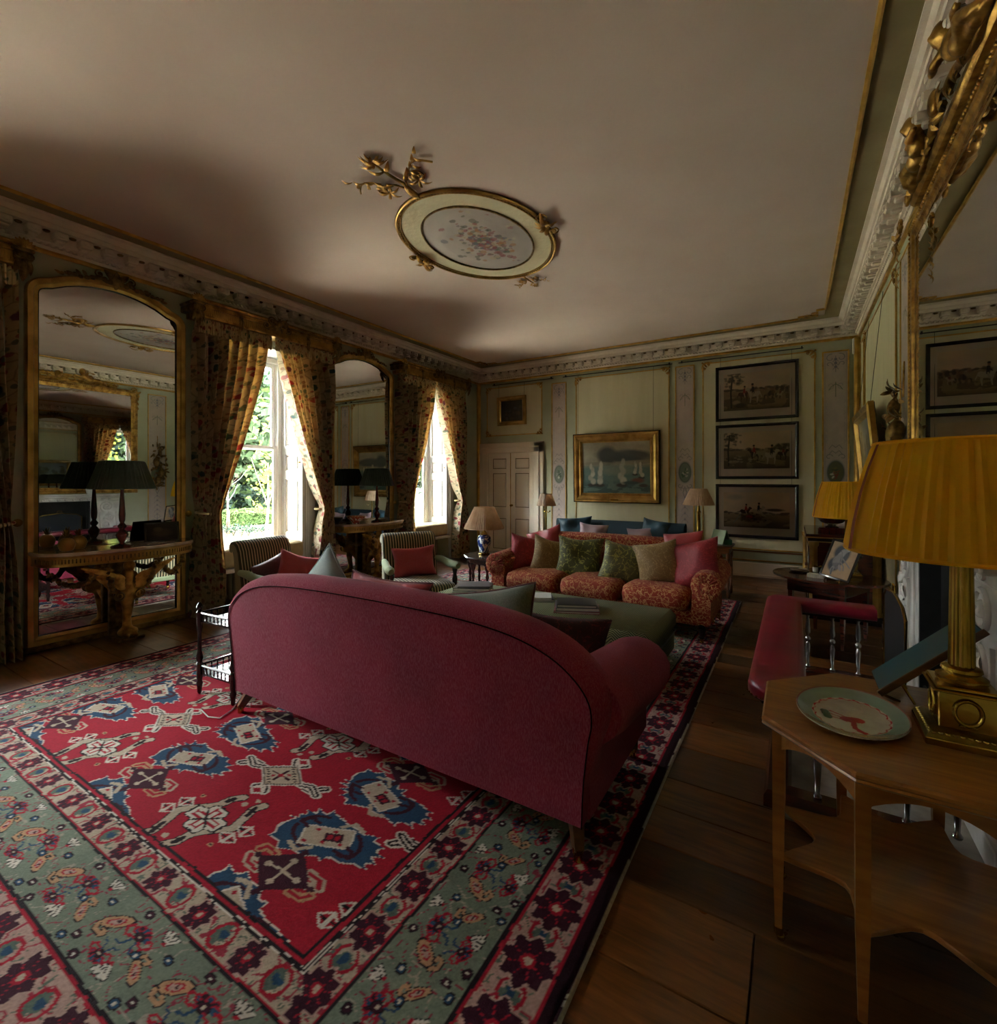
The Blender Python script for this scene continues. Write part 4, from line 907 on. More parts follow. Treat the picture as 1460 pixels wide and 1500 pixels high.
# ---------------------------------------------------------------- cushions, legs, arms
def cushion(name, label, w, h, t, mat, loc, rot, group=None, cat='cushion', pipe=None, crease=0, seed=1, n=18, cat_ok=True):
    rr = random.Random(seed); ph = [rr.uniform(0, 6) for _ in range(4)]; V = []; F = []
    def pt(u, v, s):
        x = w/2*u*(1-.12*(1-v*v)**1.3); z = h/2*v*(1-.12*(1-u*u)**1.3)
        th = t/2*max(0, (1-abs(u)**2.6))**.62*max(0, (1-abs(v)**2.6))**.62
        th *= 1+crease*(.5*sin(4*u+ph[0])*sin(3*v+ph[1])+.5*sin(7*u*v+ph[2])); z += crease*.05*h*sin(2.3*u+ph[3])
        return (x, s*th, z)
    for s in (-1, 1):
        o = len(V)
        for j in range(n+1):
            for i in range(n+1): V.append(pt(-1+2*i/n, -1+2*j/n, s))
        for j in range(n):
            for i in range(n):
                q = (o+j*(n+1)+i, o+j*(n+1)+i+1, o+(j+1)*(n+1)+i+1, o+(j+1)*(n+1)+i); F.append(q if s < 0 else q[::-1])
    mb = MB(); mb.add(V, F); o = mb.build(name, mat, None, None, loc, rot); bm = bmesh.new(); bm.from_mesh(o.data); bmesh.ops.remove_doubles(bm, verts=bm.verts, dist=.0004); bmesh.ops.recalc_face_normals(bm, faces=bm.faces); bm.to_mesh(o.data); bm.free()
    o.data.polygons.foreach_set('use_smooth', [True]*len(o.data.polygons)); tag(o, label, cat, group)
    if pipe:
        edge = [pt(-1+2*i/n, -1, 1) for i in range(n)]+[pt(1, -1+2*i/n, 1) for i in range(n)]+[pt(1-2*i/n, 1, 1) for i in range(n)]+[pt(-1, 1-2*i/n, 1) for i in range(n)]
        MB().tube(edge, .006, 6, True).build('piping', pipe, o, 60)
    return o
def taper_leg(parent, x, y, zt, dx, dy, mat, castor='brass', r0=.032, r1=.018):
    lg = MB().tube([(x, y, zt), (x+dx, y+dy, .045)], [r0, r1], 4).build('leg', mat, parent, 30)
    if castor: MB().lathe([(.014, 0), (.018, .004), (.018, .03), (.022, .034), (.022, .052), (.014, .056)], (x+dx, y+dy, 0), 10).build('castor', castor, lg, 40)
def turned_leg(parent, x, y, zt, mat, r=.03, castor='brass'):
    lg = MB().lathe([(r*.55, .05), (r*.75, .06), (r*.6, .075), (r*.8, .10), (r*1.05, zt*.7), (r*1.2, zt*.78), (r*.8, zt*.82), (r*1.1, zt*.86), (r*1.1, zt)], (x, y, 0), 12).build('leg', mat, parent, 40)
    if castor: MB().lathe([(.012, 0), (.018, .004), (.018, .03), (.013, .034), (.013, .05)], (x, y, 0), 10).build('castor', castor, lg, 40)
def arm_loft(sg, xin, xo, y0, y1, z0, zb, zf, r, n=12):
    """rolled sofa arm from the back y0 to the front y1; xin inner face, xo outer foot, roll centres at heights zb..zf"""
    rings = []
    for k in range(9):
        t = k/8; y = y0+(y1-y0)*t; zc = zb+(zf-zb)*t; e = 1 if 0 < k < 8 else .94; cx = xin+sg*(r*.95); sec = [(xin, z0), (xin, zc)]
        for i in range(1, n): a = pi-(pi+R(55))*i/(n-1); sec.append((cx+sg*r*1.12*cos(a)*e, zc+r*sin(a)*e))
        sec += [(xo+sg*.0, zc-r*1.25), (xo, z0)]; rings.append([(x, y, z) for x, z in sec])
    return MB().loft(rings)
# ---------------------------------------------------------------- the magenta sofa seen from behind
def magenta_sofa():
    r = thing('sofa', 'magenta woven sofa with curved back turned away on the carpet', 'sofa', (-1.84, 2.2, .012)); cx = 0.0; f = 'magenta_weave'
    half = [(1.155, .17), (1.165, .34), (1.185, .50), (1.20, .58), (1.19, .66), (1.135, .735), (1.03, .805), (.86, .858), (.62, .886), (.32, .897), (0, .90)]
    cont = [(x, z) for x, z in half]+[(-x, z) for x, z in half[-2::-1]]
    def smooth(c, k=4):
        out = []; n = len(c)
        for i in range(n-1):
            p0, p1, p2, p3 = (Vector(c[max(0, min(n-1, i+d))]) for d in (-1, 0, 1, 2))
            for j in range(k): t = j/k; out.append(tuple(.5*((2*p1)+(p2-p0)*t+(2*p0-5*p1+4*p2-p3)*t*t+(3*p1-p0-3*p2+p3)*t**3)))
        out.append(c[-1]); return out
    c = smooth(cont); c = [p for p in c]
    def off(d, dz=0):
        out = []; n = len(c)
        for i, p in enumerate(c):
            a = Vector(c[max(0, i-1)]); b = Vector(c[min(n-1, i+1)]); d_ = (b-a).normalized(); nn = Vector((d_.y, -d_.x)); k = min(1, max(0, (p[1]-.30)/.35))
            out.append((p[0]+nn.x*d*k, p[1]+nn.y*d*k+dz))
        return out
    Yb = -.48; rings = [[(x, Yb+y-.035*(z-.17), z) for x, z in off(d)] for d, y in ((0, 0), (.030, .012), (.052, .045), (.060, .085), (.052, .14), (.02, .19), (-.03, .22))]
    m = MB().loft(rings, False, False); n = len(c); m.add(rings[-1], [tuple(range(n))]); m.build('back_top', f, r, 60)
    MB().add(rings[0], [tuple(range(n))]).build('outside_back', f, r, 60)
    MB().tube([(p[0], p[1]-.004, p[2]) for p in rings[0]], .003, 5).build('seam', 'seam_thread', r, 60)
    for sg in (-1, 1):
        arm_loft(sg, sg*.98, sg*1.165, -.42, .42, .17, .60, .50, .155).build('arm', f, r, 60)
        p = MB(); p.lathe([(.13, 0), (.14, .006), (.13, .016), (.02, .02)], (sg*(.98+.147), .42, .50), 20, 'y'); p.build('arm_front', f, r, 50)
    MB().box(-1.15, 1.15, -.45, .40, .17, .30, .02).build('base', f, r, 50)
    for k in range(2):
        x0 = -.975+k*.98; q = MB().box(x0, x0+.965, -.26, .45, .30, .46, .05); s_ = q.build('seat_cushion', f, r, 60); subd(s_, 1)
    for x, y, dx, dy in ((-1.08, -.40, -.10, -.03), (1.10, -.41, .02, -.02), (-1.08, .36, 0, .02), (1.10, .37, 0, .02)): taper_leg(r, x, y, .19, dx, dy, 'stained_wood', 'brass', .04, .026)
magenta_sofa()
cushion('cushion', 'blue grey velvet cushion with piped edge at the window end of the magenta sofa', .60, .60, .19, 'velvet_bluegrey', (-2.68, 2.13, .655), (R(-14), R(42), R(-6)), 'cushions on the magenta sofa', pipe='velvet_bluegrey', crease=.15, seed=4)
cushion('cushion', 'crimson silk cushion lying low against the middle of the magenta sofa', .62, .38, .16, 'silk_red', (-2.10, 2.10, .735), (R(-20), R(3), R(4)), 'cushions on the magenta sofa', pipe='silk_maroon', crease=.3, seed=5)
cushion('cushion', 'large grey green velvet cushion with dark piping on the magenta sofa', .66, .50, .19, 'velvet_greygreen', (-1.42, 2.14, .675), (R(-18), R(-11), R(6)), 'cushions on the magenta sofa', pipe='silk_maroon', crease=.25, seed=6)
cushion('cushion', 'dark maroon patterned cushion by the fireside arm of the magenta sofa', .58, .46, .17, 'maroon_damask', (-1.07, 2.26, .59), (R(-22), R(4), R(14)), 'cushions on the magenta sofa', crease=.25, seed=7)
# ---------------------------------------------------------------- ottoman and books
o = thing('ottoman', 'long grey green herringbone ottoman between the two sofas', 'ottoman', (-1.86, 3.72, .012))
MB().box(-1.04, 1.04, -.43, .43, .27, .438, .045).build('padded_top', 'herringbone', o, 60); MB().box(-1.025, 1.025, -.415, .415, .10, .275, .02).build('upholstered_side', 'herringbone', o, 50)
MB().tube([(x, y, .272) for x, y in ((-1.04, -.39), (-1.0, -.43), (1.0, -.43), (1.04, -.39), (1.04, .39), (1.0, .43), (-1.0, .43), (-1.04, .39))], .006, 6, True).build('piping', 'velvet_greygreen', o, 60)
for x in (-.94, .94):
    for y in (-.34, .34): MB().lathe([(.02, 0), (.036, .01), (.04, .05), (.025, .075), (.035, .09), (.035, .105)], (x, y, 0), 12).build('foot', 'dark_wood', o, 40)
def book(loc, rz, w, d, t, cover, label, group, spine=None):
    r = thing('book', label, 'book', loc, rz, group); b = MB().box(-w/2, w/2, -d/2, d/2, 0, .004, .001).box(-w/2, w/2, -d/2, d/2, t-.004, t, .001).box(-w/2, -w/2+.004, -d/2, d/2, 0, t, .001); b.build('cover', cover, r)
    MB().box(-w/2+.004, w/2-.005, -d/2+.005, d/2-.005, .004, t-.004).build('pages', 'paper_edge', r); return r
def stack(u, v, z, items, group, nm):
    p = atZ(u, v, z); zz = z; words = {'cover_dark': 'black', 'cover_white': 'white', 'cover_red': 'red', 'cover_grey': 'grey', 'cover_blue': 'blue'}
    for i, (w, d, t, c, a) in enumerate(items):
        pos = 'at the bottom' if i == 0 else ('on the top' if i == len(items)-1 else ('second from the bottom' if i == 1 else 'third from the bottom'))
        book((p.x+random.uniform(-.01, .01), p.y+random.uniform(-.01, .01), zz), R(a), w, d, t, c, '%s book %s of the stack %s' % (words[c], pos, nm), group); zz += t
    return zz
z = stack(694, 866, .450, [(.36, .28, .028, 'cover_white', 28), (.34, .27, .030, 'cover_dark', 24), (.30, .24, .012, 'cover_grey', 33)], 'books on the ottoman', 'nearer the striped armchair')
stack(846, 893, .450, [(.36, .27, .018, 'cover_red', 22), (.34, .26, .026, 'cover_grey', 26), (.31, .24, .024, 'cover_dark', 24)], 'books on the ottoman', 'at the fireside end of the ottoman')
stack(787, 878, .450, [(.28, .21, .022, 'cover_grey', 30), (.26, .20, .018, 'cover_white', 27)], 'books on the ottoman', 'half hidden by a cushion')
# ---------------------------------------------------------------- the red patterned sofa
def red_sofa():
    r = thing('sofa', 'red and gold damask sofa with scroll arms facing the ottoman', 'sofa', (-1.80, 5.1, 0)); f = 'red_damask'
    prof = [(x, .875-.02*(abs(x)/1.1)**2-(.12*max(0, abs(x)-.95)/.2 if abs(x) > .95 else 0)) for x in [-1.16+2.32*i/30 for i in range(31)]]
    rings = []
    for y, dz, k in ((.24, -.10, .97), (.22, -.03, .99), (.26, .0, 1), (.34, .012, 1), (.42, .0, 1), (.46, -.04, 1), (.46, -.70, .98)): rings.append([(x*k, y, z+dz) for x, z in prof])
    rings.insert(0, [(x*.97, .18, .40) for x, z in prof]); MB().loft(rings, False, False).build('backrest', f, r, 60)
    for sg in (-1, 1):
        arm_loft(sg, sg*1.0, sg*1.16, .40, -.40, .20, .58, .54, .125).build('arm', f, r, 60); cxx = sg*(1.0+.119)
        p = MB(); p.lathe([(.118, 0), (.128, -.008), (.12, -.02), (.06, -.028), (.045, -.02)], (cxx, -.40, .54), 24, 'y')
        for k in range(20): a = 2*pi*k/20; p.tube([(cxx+.05*cos(a), -.426, .54+.05*sin(a)), (cxx+.112*cos(a), -.422, .54+.112*sin(a))], .008, 5)
        p.ball((cxx, -.425, .54), (.045, .012, .045), 12, 6); p.build('arm_scroll', f, r, 60)
        MB().prism([(sg*1.0, .20), (sg*1.16, .20), (sg*1.165, .42), (sg*1.0, .44)], -.415, -.395, 'xz').build('arm_facing', f, r, 40)
    MB().box(-1.15, 1.15, -.40, .42, .17, .31, .02).build('base', f, r, 50)
    for k in range(3):
        x0 = -.985+k*.66; q = MB(); n = 16; rings = []
        cxk, wk = x0+.325, .322
        for z, s_ in ((.30, .93), (.325, 1), (.40, 1.01), (.455, .97), (.485, .80), (.497, .45)):
            ring = []
            for j in range(36): a = 2*pi*j/36; ca, sa = cos(a), sin(a); ring.append((cxk+wk*s_*abs(ca)**.33*(1 if ca > 0 else -1), -.12+.36*s_*abs(sa)**.33*(1 if sa > 0 else -1), z))
            rings.append(ring)
        q.loft(rings); q.build('seat_cushion', f, r, 70)
    for x, y in ((-1.08, -.36), (1.08, -.36), (-1.08, .36), (1.08, .36)): turned_leg(r, x, y, .19, 'dark_wood', .034)
red_sofa()
G = 'cushions on the red damask sofa'
def lean(u, v, y, w, h, mat, lab, rz, roll, tilt=-18, seed=1, t=.19, cr=.38):
    p = atY(u, v, y); cushion('cushion', lab, w, h, t, mat, p, (R(tilt), R(roll), R(rz)), G, crease=cr, seed=seed)
lean(800, 797, 5.32, .46, .40, 'silk_red', 'plain red silk cushion tucked behind the tan cushion on the red sofa', 8, -20, seed=11)
lean(772, 813, 5.10, .47, .47, 'crimson_damask', 'crimson damask cushion against the window end arm of the red sofa', 42, 14, seed=12)
lean(806, 816, 5.12, .46, .46, 'gold_damask', 'tan silk cushion beside the crimson cushion at the window end of the red sofa', 38, 14, seed=13)
lean(848, 817, 5.12, .52, .48, 'green_damask', 'olive green damask cushion in the middle of the red sofa', 14, 4, seed=14)
lean(911, 826, 5.02, .45, .45, 'greygreen_damask', 'pale green damask cushion beside a tan cushion on the red sofa', 22, 14, seed=15)
lean(963, 825, 5.02, .45, .45, 'gold_damask', 'tan silk cushion between pale green and crimson cushions on the red sofa', 6, -14, seed=16)
lean(1018, 828, 4.98, .52, .50, 'crimson_damask', 'large crimson cushion against the fireside arm of the red sofa', -18, -16, seed=17)
lean(1000, 808, 5.20, .42, .42, 'silk_rose', 'rose silk cushion half hidden behind the large crimson cushion', -10, -8, seed=18)
# ---------------------------------------------------------------- the teal sofa by the far wall
r = thing('sofa', 'dark teal velvet sofa standing against the painted panels', 'sofa', (-2.62, 7.95, 0)); f = 'velvet_teal'
xs = [-1.13+2.26*i/20 for i in range(21)]; MB().loft([[(x*k, y, z) for x in xs] for y, z, k in ((.14, .40, .98), (.19, .76, .99), (.24, .80, 1), (.32, .80, 1), (.36, .76, 1), (.37, .15, 1))], False, False).build('backrest', f, r, 60)
for sg in (-1, 1): arm_loft(sg, sg*1.0, sg*1.14, .34, -.38, .15, .52, .50, .10).build('arm', f, r, 60)
MB().box(-1.12, 1.12, -.38, .36, .15, .30, .02).build('base', f, r, 50)
for k in range(2): subd(MB().box(-.99+k*1.0, -.01+k*1.0, -.42, .16, .30, .44, .05).build('seat_cushion', f, r, 60))
for x, y in ((-1.05, -.33), (1.05, -.33), (-1.05, .3), (1.05, .3)): turned_leg(r, x, y, .16, 'dark_wood', .03)
G = 'cushions on the teal sofa'
lean(843, 772, 7.95, .60, .36, 'teal_silk', 'teal silk cushion at the reading lamp end of the teal sofa', 20, -6, seed=21)
lean(868, 782, 7.85, .50, .36, 'pale_silk', 'pale pink cushion beside the teal silk cushion on the teal sofa', 12, 6, seed=22)
lean(958, 778, 7.9, .46, .38, 'teal_silk', 'teal silk cushion at the brass table lamp end of the teal sofa', -8, 10, seed=23)
lean(938, 788, 7.8, .44, .34, 'pale_silk', 'pale pink cushion near the brass table lamp end of the teal sofa', 6, -4, seed=24)
# ---------------------------------------------------------------- striped armchairs
def armchair(loc, rz, label):
    r = thing('armchair', label, 'armchair', loc, rz, 'striped open armchairs'); w = .31
    pr = [(.20, .38), (.235, .60), (.275, .80), (.305, .865), (.35, .90), (.405, .895), (.43, .86), (.425, .82), (.39, .80), (.365, .815), (.345, .75), (.32, .55), (.31, .36)]
    rings = []
    for x, k, e in ((-w, .80, .05), (-w+.012, .94, .018), (-w+.04, 1, 0), (-w*.5, 1, 0), (0, 1, 0), (w*.5, 1, 0), (w-.04, 1, 0), (w-.012, .94, .018), (w, .80, .05)):
        cyy = .33; rings.append([(x, cyy+(y-cyy)*k, (z if z < .7 else .7+(z-.7)*(1-e*3))) for y, z in pr])
    MB().loft(rings).build('backrest', 'stripe_cloth', r, 50)
    rings = []
    for z, s_ in ((.26, .97), (.30, 1), (.36, 1.02), (.40, .98), (.43, .80), (.438, .4)):
        ring = []
        for j in range(36): a = 2*pi*j/36; ca, sa = cos(a), sin(a); ring.append((.315*s_*abs(ca)**.36*(1 if ca > 0 else -1), -.06+.33*s_*abs(sa)**.36*(1 if sa > 0 else -1), z))
        rings.append(ring)
    MB().loft(rings).build('seat', 'stripe_cloth', r, 60)
    MB().box(-.30, .30, -.37, .30, .22, .275, .012).build('seat_rail', 'velvet_green', r, 40)
    for sg in (-1, 1):
        MB().tube([(sg*.30, .26, .60), (sg*.325, .14, .60), (sg*.345, 0, .575), (sg*.36, -.13, .57), (sg*.365, -.20, .575), (sg*.365, -.235, .57)], [.03, .038, .042, .043, .045, .028], 12).build('arm_pad', 'velvet_green', r, 60)
        MB().lathe([(.02, .26), (.026, .30), (.017, .33), (.025, .38), (.03, .43), (.018, .48), (.026, .51), (.03, .54)], (sg*.345, -.19, 0), 12).build('arm_post', 'dark_wood', r, 40)
        MB().lathe([(.014, .04), (.02, .06), (.016, .08), (.03, .18), (.034, .21), (.022, .225), (.032, .25)], (sg*.27, -.32, 0), 12).build('leg', 'dark_wood', r, 40)
        MB().tube([(sg*.26, .26, .26), (sg*.27, .34, .04)], [.028, .018], 6).build('leg', 'dark_wood', r, 40)
        for y in (-.32, .34): MB().lathe([(.012, 0), (.018, .005), (.018, .03), (.012, .042)], (sg*.27, y, 0), 10).build('castor', 'brass', r, 40)
    return r
armchair((-4.31, 2.98, .012), R(96), 'striped open armchair seen over the magenta sofa in front of the radiator'); armchair((-3.46, 3.99, .012), R(60), 'striped open armchair facing the ottoman with a rose cushion')
cushion('cushion', 'rose silk bolster cushion on the striped armchair facing the ottoman', .50, .34, .14, 'silk_rose', (-3.60, 4.08, .60), (R(-10), R(-2), R(58)), crease=.2, seed=31)
cushion('cushion', 'crimson silk cushion on the striped armchair in front of the radiator', .44, .40, .15, 'silk_red', (-4.16, 3.02, .59), (R(-20), R(20), R(70)), crease=.3, seed=32)
cushion('cushion', 'dark maroon cushion beside the crimson one on the striped armchair', .40, .36, .14, 'silk_maroon', (-4.30, 2.86, .58), (R(-16), R(-16), R(96)), crease=.3, seed=33)
# ---------------------------------------------------------------- small tables and lamps
p0 = Vector((-3.50, 5.52, 0))
r = thing('side_table', 'low dark carved table with turned columns carrying the ginger jar lamp', 'table', p0)
def ngon(n, q, a0=0, sx=1, sy=1): return [(q*sx*cos(a0+2*pi*i/n), q*sy*sin(a0+2*pi*i/n)) for i in range(n)]
MB().loft([[(x, y, z) for x, y in ngon(8, q, pi/8)] for q, z in ((.36, .455), (.385, .465), (.39, .485), (.375, .495))]).build('table_top', 'dark_wood', r, 30); MB().loft([[(x, y, z) for x, y in ngon(8, q, pi/8)] for q, z in ((.32, .40), (.34, .42), (.34, .455))]).build('frieze', 'dark_wood', r, 30)
for i in range(8):
    a = pi/8+i*pi/4; MB().lathe([(.02, .05), (.026, .07), (.014, .09), (.02, .16), (.012, .20), (.024, .24), (.014, .30), (.03, .34), (.045, .40)], (.29*cos(a), .29*sin(a), 0), 10).build('column', 'dark_wood', r, 40)
MB().loft([[(x, y, z) for x, y in ngon(8, q, pi/8)] for q, z in ((.32, 0), (.33, .02), (.33, .045), (.31, .055))]).build('base', 'dark_wood', r, 30)
def jar_lamp(loc):
    r = thing('table_lamp', 'blue and white ginger jar lamp with cream pleated shade', 'lamp', loc)
    MB().lathe([(.075, 0), (.08, .008), (.08, .02), (.065, .026)], n=24).build('foot', 'brass', r, 40)
    MB().lathe([(.055, .026), (.06, .03), (.068, .07), (.088, .14), (.095, .19), (.088, .235), (.06, .262), (.045, .268)], n=28).build('jar', 'blue_white', r, 60)
    MB().lathe([(.045, .268), (.05, .275), (.04, .295), (.02, .31), (.012, .36), (.02, .37), (.01, .38)], n=16).build('neck', 'brass_dark', r, 40)
    sh_ = shade(MB(), .272, .135, .355, .645, 58, .022).build('lampshade', 'shade_cream', r, 30); ring_tube(.272, .355, .005).build('shade_rim', 'shade_cream', sh_, 40); ring_tube(.135, .645, .004).build('shade_rim', 'shade_cream', sh_, 40)
    MB().tube([(0, 0, .37), (0, 0, .62)], .005, 6).tube([(-.13, 0, .63), (.13, 0, .63)], .003, 5).build('shade_carrier', 'brass_dark', r)
p = atY(709, 800, 5.52); jar_lamp((p.x, 5.52, .495))
q = atY(800, 730, 7.45)
r = thing('floor_lamp', 'slim brass reading lamp with small cream pleated shade beside the door', 'lamp', (q.x, 7.45, 0))
MB().lathe([(.13, 0), (.135, .01), (.12, .025), (.03, .035), (.014, .05), (.012, .5), (.018, .51), (.012, .53), (.011, 1.16), (.02, 1.17), (.01, 1.19)], n=16).build('stand', 'brass_dark', r, 40); sh_ = shade(MB(), .165, .095, 1.075, 1.275, 40, .025).build('lampshade', 'shade_cream', r, 30); ring_tube(.165, 1.075, .004).build('shade_rim', 'shade_cream', sh_); ring_tube(.095, 1.275, .003).build('shade_rim', 'shade_cream', sh_)
b = MB().tube([(0, 0, .98), (.05, -.03, .96), (.09, -.05, .98)], .006, 6); b.ball((.09, -.05, .985), .014, 8, 5); b.tube([(0, 0, .98), (-.04, .02, .96), (-.05, .03, .985)], .006, 6); b.ball((-.05, .03, .99), .014, 8, 5); b.build('swing_bracket', 'brass', r, 50)
r = thing('lamp_table', 'narrow wooden table behind the red sofa holding the brass column lamp', 'table', (-1.03, 6.93, 0))
MB().box(-.36, .36, -.21, .21, .635, .665, .008).build('table_top', 'stained_wood', r, 40); MB().box(-.33, .33, -.18, .18, .56, .635, .004).build('apron', 'stained_wood', r, 40)
for sx in (-1, 1):
    for sy in (-1, 1): MB().lathe([(.014, 0), (.022, .02), (.022, .10), (.015, .12), (.024, .3), (.018, .48), (.026, .50), (.026, .57)], (sx*.315, sy*.165, 0), 10).build('leg', 'stained_wood', r, 40)
MB().box(-.30, .30, -.16, .16, .10, .12, .004).build('stretcher_shelf', 'stained_wood', r, 40)
p = atY(1023, 760, 6.95); r = thing('table_lamp', 'brass column lamp with cream pleated shade beside the hunting prints', 'lamp', (p.x, 6.95, .665))
MB().lathe([(.07, 0), (.075, .01), (.06, .025), (.03, .035), (.035, .06), (.05, .075), (.03, .095), (.022, .12), (.03, .14), (.024, .16), (.026, .40), (.034, .41), (.02, .43), (.014, .50), (.02, .51), (.01, .53)], n=16).build('column', 'brass_dark', r, 40); sh_ = shade(MB(), .20, .105, .51, .725, 46, .025).build('lampshade', 'shade_cream', r, 30); ring_tube(.20, .51, .004).build('shade_rim', 'shade_cream', sh_); ring_tube(.105, .725, .003).build('shade_rim', 'shade_cream', sh_)
p = atY(1049, 790, 6.88); r = thing('letter_folder', 'open pale green leather folder propped on the lamp table', 'folder', (p.x, 6.88, .667), R(-32))
MB().box(-.10, .10, -.006, .006, 0, .20, .003).xform(Matrix.Rotation(R(-22), 4, 'X')).build('cover', 'green_leather', r, 40); MB().box(-.10, .10, -.006, .006, 0, .20, .003).xform(Matrix.Translation((0, .15, 0)) @ Matrix.Rotation(R(22), 4, 'X')).build('cover', 'green_leather', r, 40)
tag(MB().box(-.05, .05, -.06, .06, 0, .065, .005).build('small_box', 'cover_green', None, 40, (-.74, 6.93, .667), (0, 0, .2)), 'small bright green box on the end of the lamp table', 'box')
# ---------------- what-not with spindle galleries beside the magenta sofa
r = thing('whatnot', 'dark spindled two tier what-not beside the magenta sofa', 'table', (-3.36, 1.98, .012), R(3)); hw = .19
def post(x, y): return MB().lathe([(.008, 0), (.014, .015), (.016, .05), (.022, .075), (.014, .095), (.02, .115), (.02, .20), (.024, .21), (.016, .225), (.024, .25), (.014, .30), (.012, .42), (.02, .46), (.02, .56), (.025, .57), (.012, .585), (.022, .605), (.016, .625), (.004, .64)], (x, y, 0), 10)
for x in (-hw, hw):
    for y in (-hw, hw): post(x, y).build('corner_post', 'dark_wood', r, 40)
for z, sh in ((.135, True), (.50, True)):
    MB().box(-hw, hw, -hw, hw, z, z+.015, .003).build('shelf', 'dark_wood', r, 40)
    for (a, b) in (((-hw, -hw), (hw, -hw)), ((hw, -hw), (hw, hw)), ((hw, hw), (-hw, hw)), ((-hw, hw), (-hw, -hw))):
        MB().tube([(a[0], a[1], z+.065), (b[0], b[1], z+.065)], .008, 6).build('gallery_rail', 'dark_wood', r, 50); g = MB()
        for k in range(1, 9): t = k/9; x, y = a[0]+(b[0]-a[0])*t, a[1]+(b[1]-a[1])*t; g.lathe([(.004, z+.015), (.006, z+.03), (.003, z+.04), (.006, z+.05), (.003, z+.062)], (x, y, 0), 6)
        tag(g.build('gallery_spindles', 'dark_wood', r, 50), kind='stuff')
cv_ = MB().tube([tuple(atZ(u, v, .02)) for u, v in ((352, 1022), (340, 1040), (322, 1052), (305, 1050), (295, 1040))], .004, 5); tag(cv_.build('lamp_flex', 'cover_white', None, 60), 'thin pale lamp flex trailing over the carpet by the what-not', 'cable')
# ---------------------------------------------------------------- fireplace wall
FY = 3.47
def fireplace():
    r = thing('fireplace', 'carved white marble chimneypiece on the panelled wall', 'fireplace', (XR, FY, 0)); m = 'marble_white'
    MB().box(-.25, 0, -1.07, 1.07, 1.185, 1.225, .008).box(-.22, 0, -1.04, 1.04, 1.15, 1.185, .01).build('mantel_shelf', m, r, 40)
    MB().box(-.15, 0, -.99, .99, 1.09, 1.15, .006).build('frieze', m, r, 40)
    for sg in (-1, 1):
        a, b = sorted((sg*.58, sg*.99)); MB().box(-.15, 0, a, b, 0, 1.09, .006).box(-.17, 0, a-.01, b+.01, 0, .12, .006).build('jamb', m, r, 40)
        c = MB(); s0 = sg*.785
        for k, (z, q) in enumerate(((.97, .115), (.76, .085), (.59, .07), (.44, .055), (.30, .045))): scroll(c, (-.155, s0+(.02 if k % 2 else -.02), z), q, 1.7, (0, (-1)**k*sg, 0), (0, 0, 1), .016-.001*k)
        for k in range(9): z = .86-.07*k; leaf(c, (-.153, s0, z), (-.165, s0+(.10-.006*k)*(-1)**k, z-.075), .028, (-1, 0, 0), .3)
        c.tube([(-.155, s0+.14*sg, .86), (-.155, s0+.15*sg, .6), (-.155, s0+.07*sg, .3), (-.155, s0+.05*sg, .14)], .012, 6); c.tube([(-.155, s0-.14*sg, .86), (-.155, s0-.13*sg, .6), (-.155, s0-.07*sg, .3), (-.155, s0-.05*sg, .14)], .012, 6); c.build('jamb_carving', m, r, 60)
        i0, i1 = sorted((sg*.50, sg*.58)); MB().box(-.135, 0, i0, i1, 0, 1.09, .004).build('inner_slip', m, r, 40)
    c = MB()
    for k in range(-7, 8): scroll(c, (-.155, k*.115, 1.12), .024, 1.4, (0, (-1)**k, 0), (0, 0, 1), .009); leaf(c, (-.153, k*.115, 1.12), (-.16, k*.115+.05, 1.12+.02*(-1)**k), .010, (-1, 0, 0))
    c.build('frieze_carving', m, r, 60)
    MB().box(-.03, -.002, -.50, .50, .02, 1.09).build('fireback', 'soot', r); MB().box(-.13, -.03, -.5, -.47, .02, 1.09).box(-.13, -.03, .47, .5, .02, 1.09).box(-.13, -.03, -.5, .5, 1.06, 1.09).build('firebox_lining', 'soot', r)
    g = MB().box(-.12, -.04, -.33, .33, .10, .12, .004)
    for k in range(11): y = -.33+.066*k; g.tube([(-.12, y, .10), (-.13, y, .26)], .008, 6)
    g.tube([(-.13, -.34, .26), (-.13, .34, .26)], .01, 6)
    for y in (-.3, .3): g.tube([(-.11, y, 0.02), (-.11, y, .11)], .012, 6)
    g.build('grate', 'iron', r, 50)
    MB().box(-.86, -.0, -.99, .99, .0, .018, .004).build('hearth', 'hearth_stone', r, 40)
fireplace()
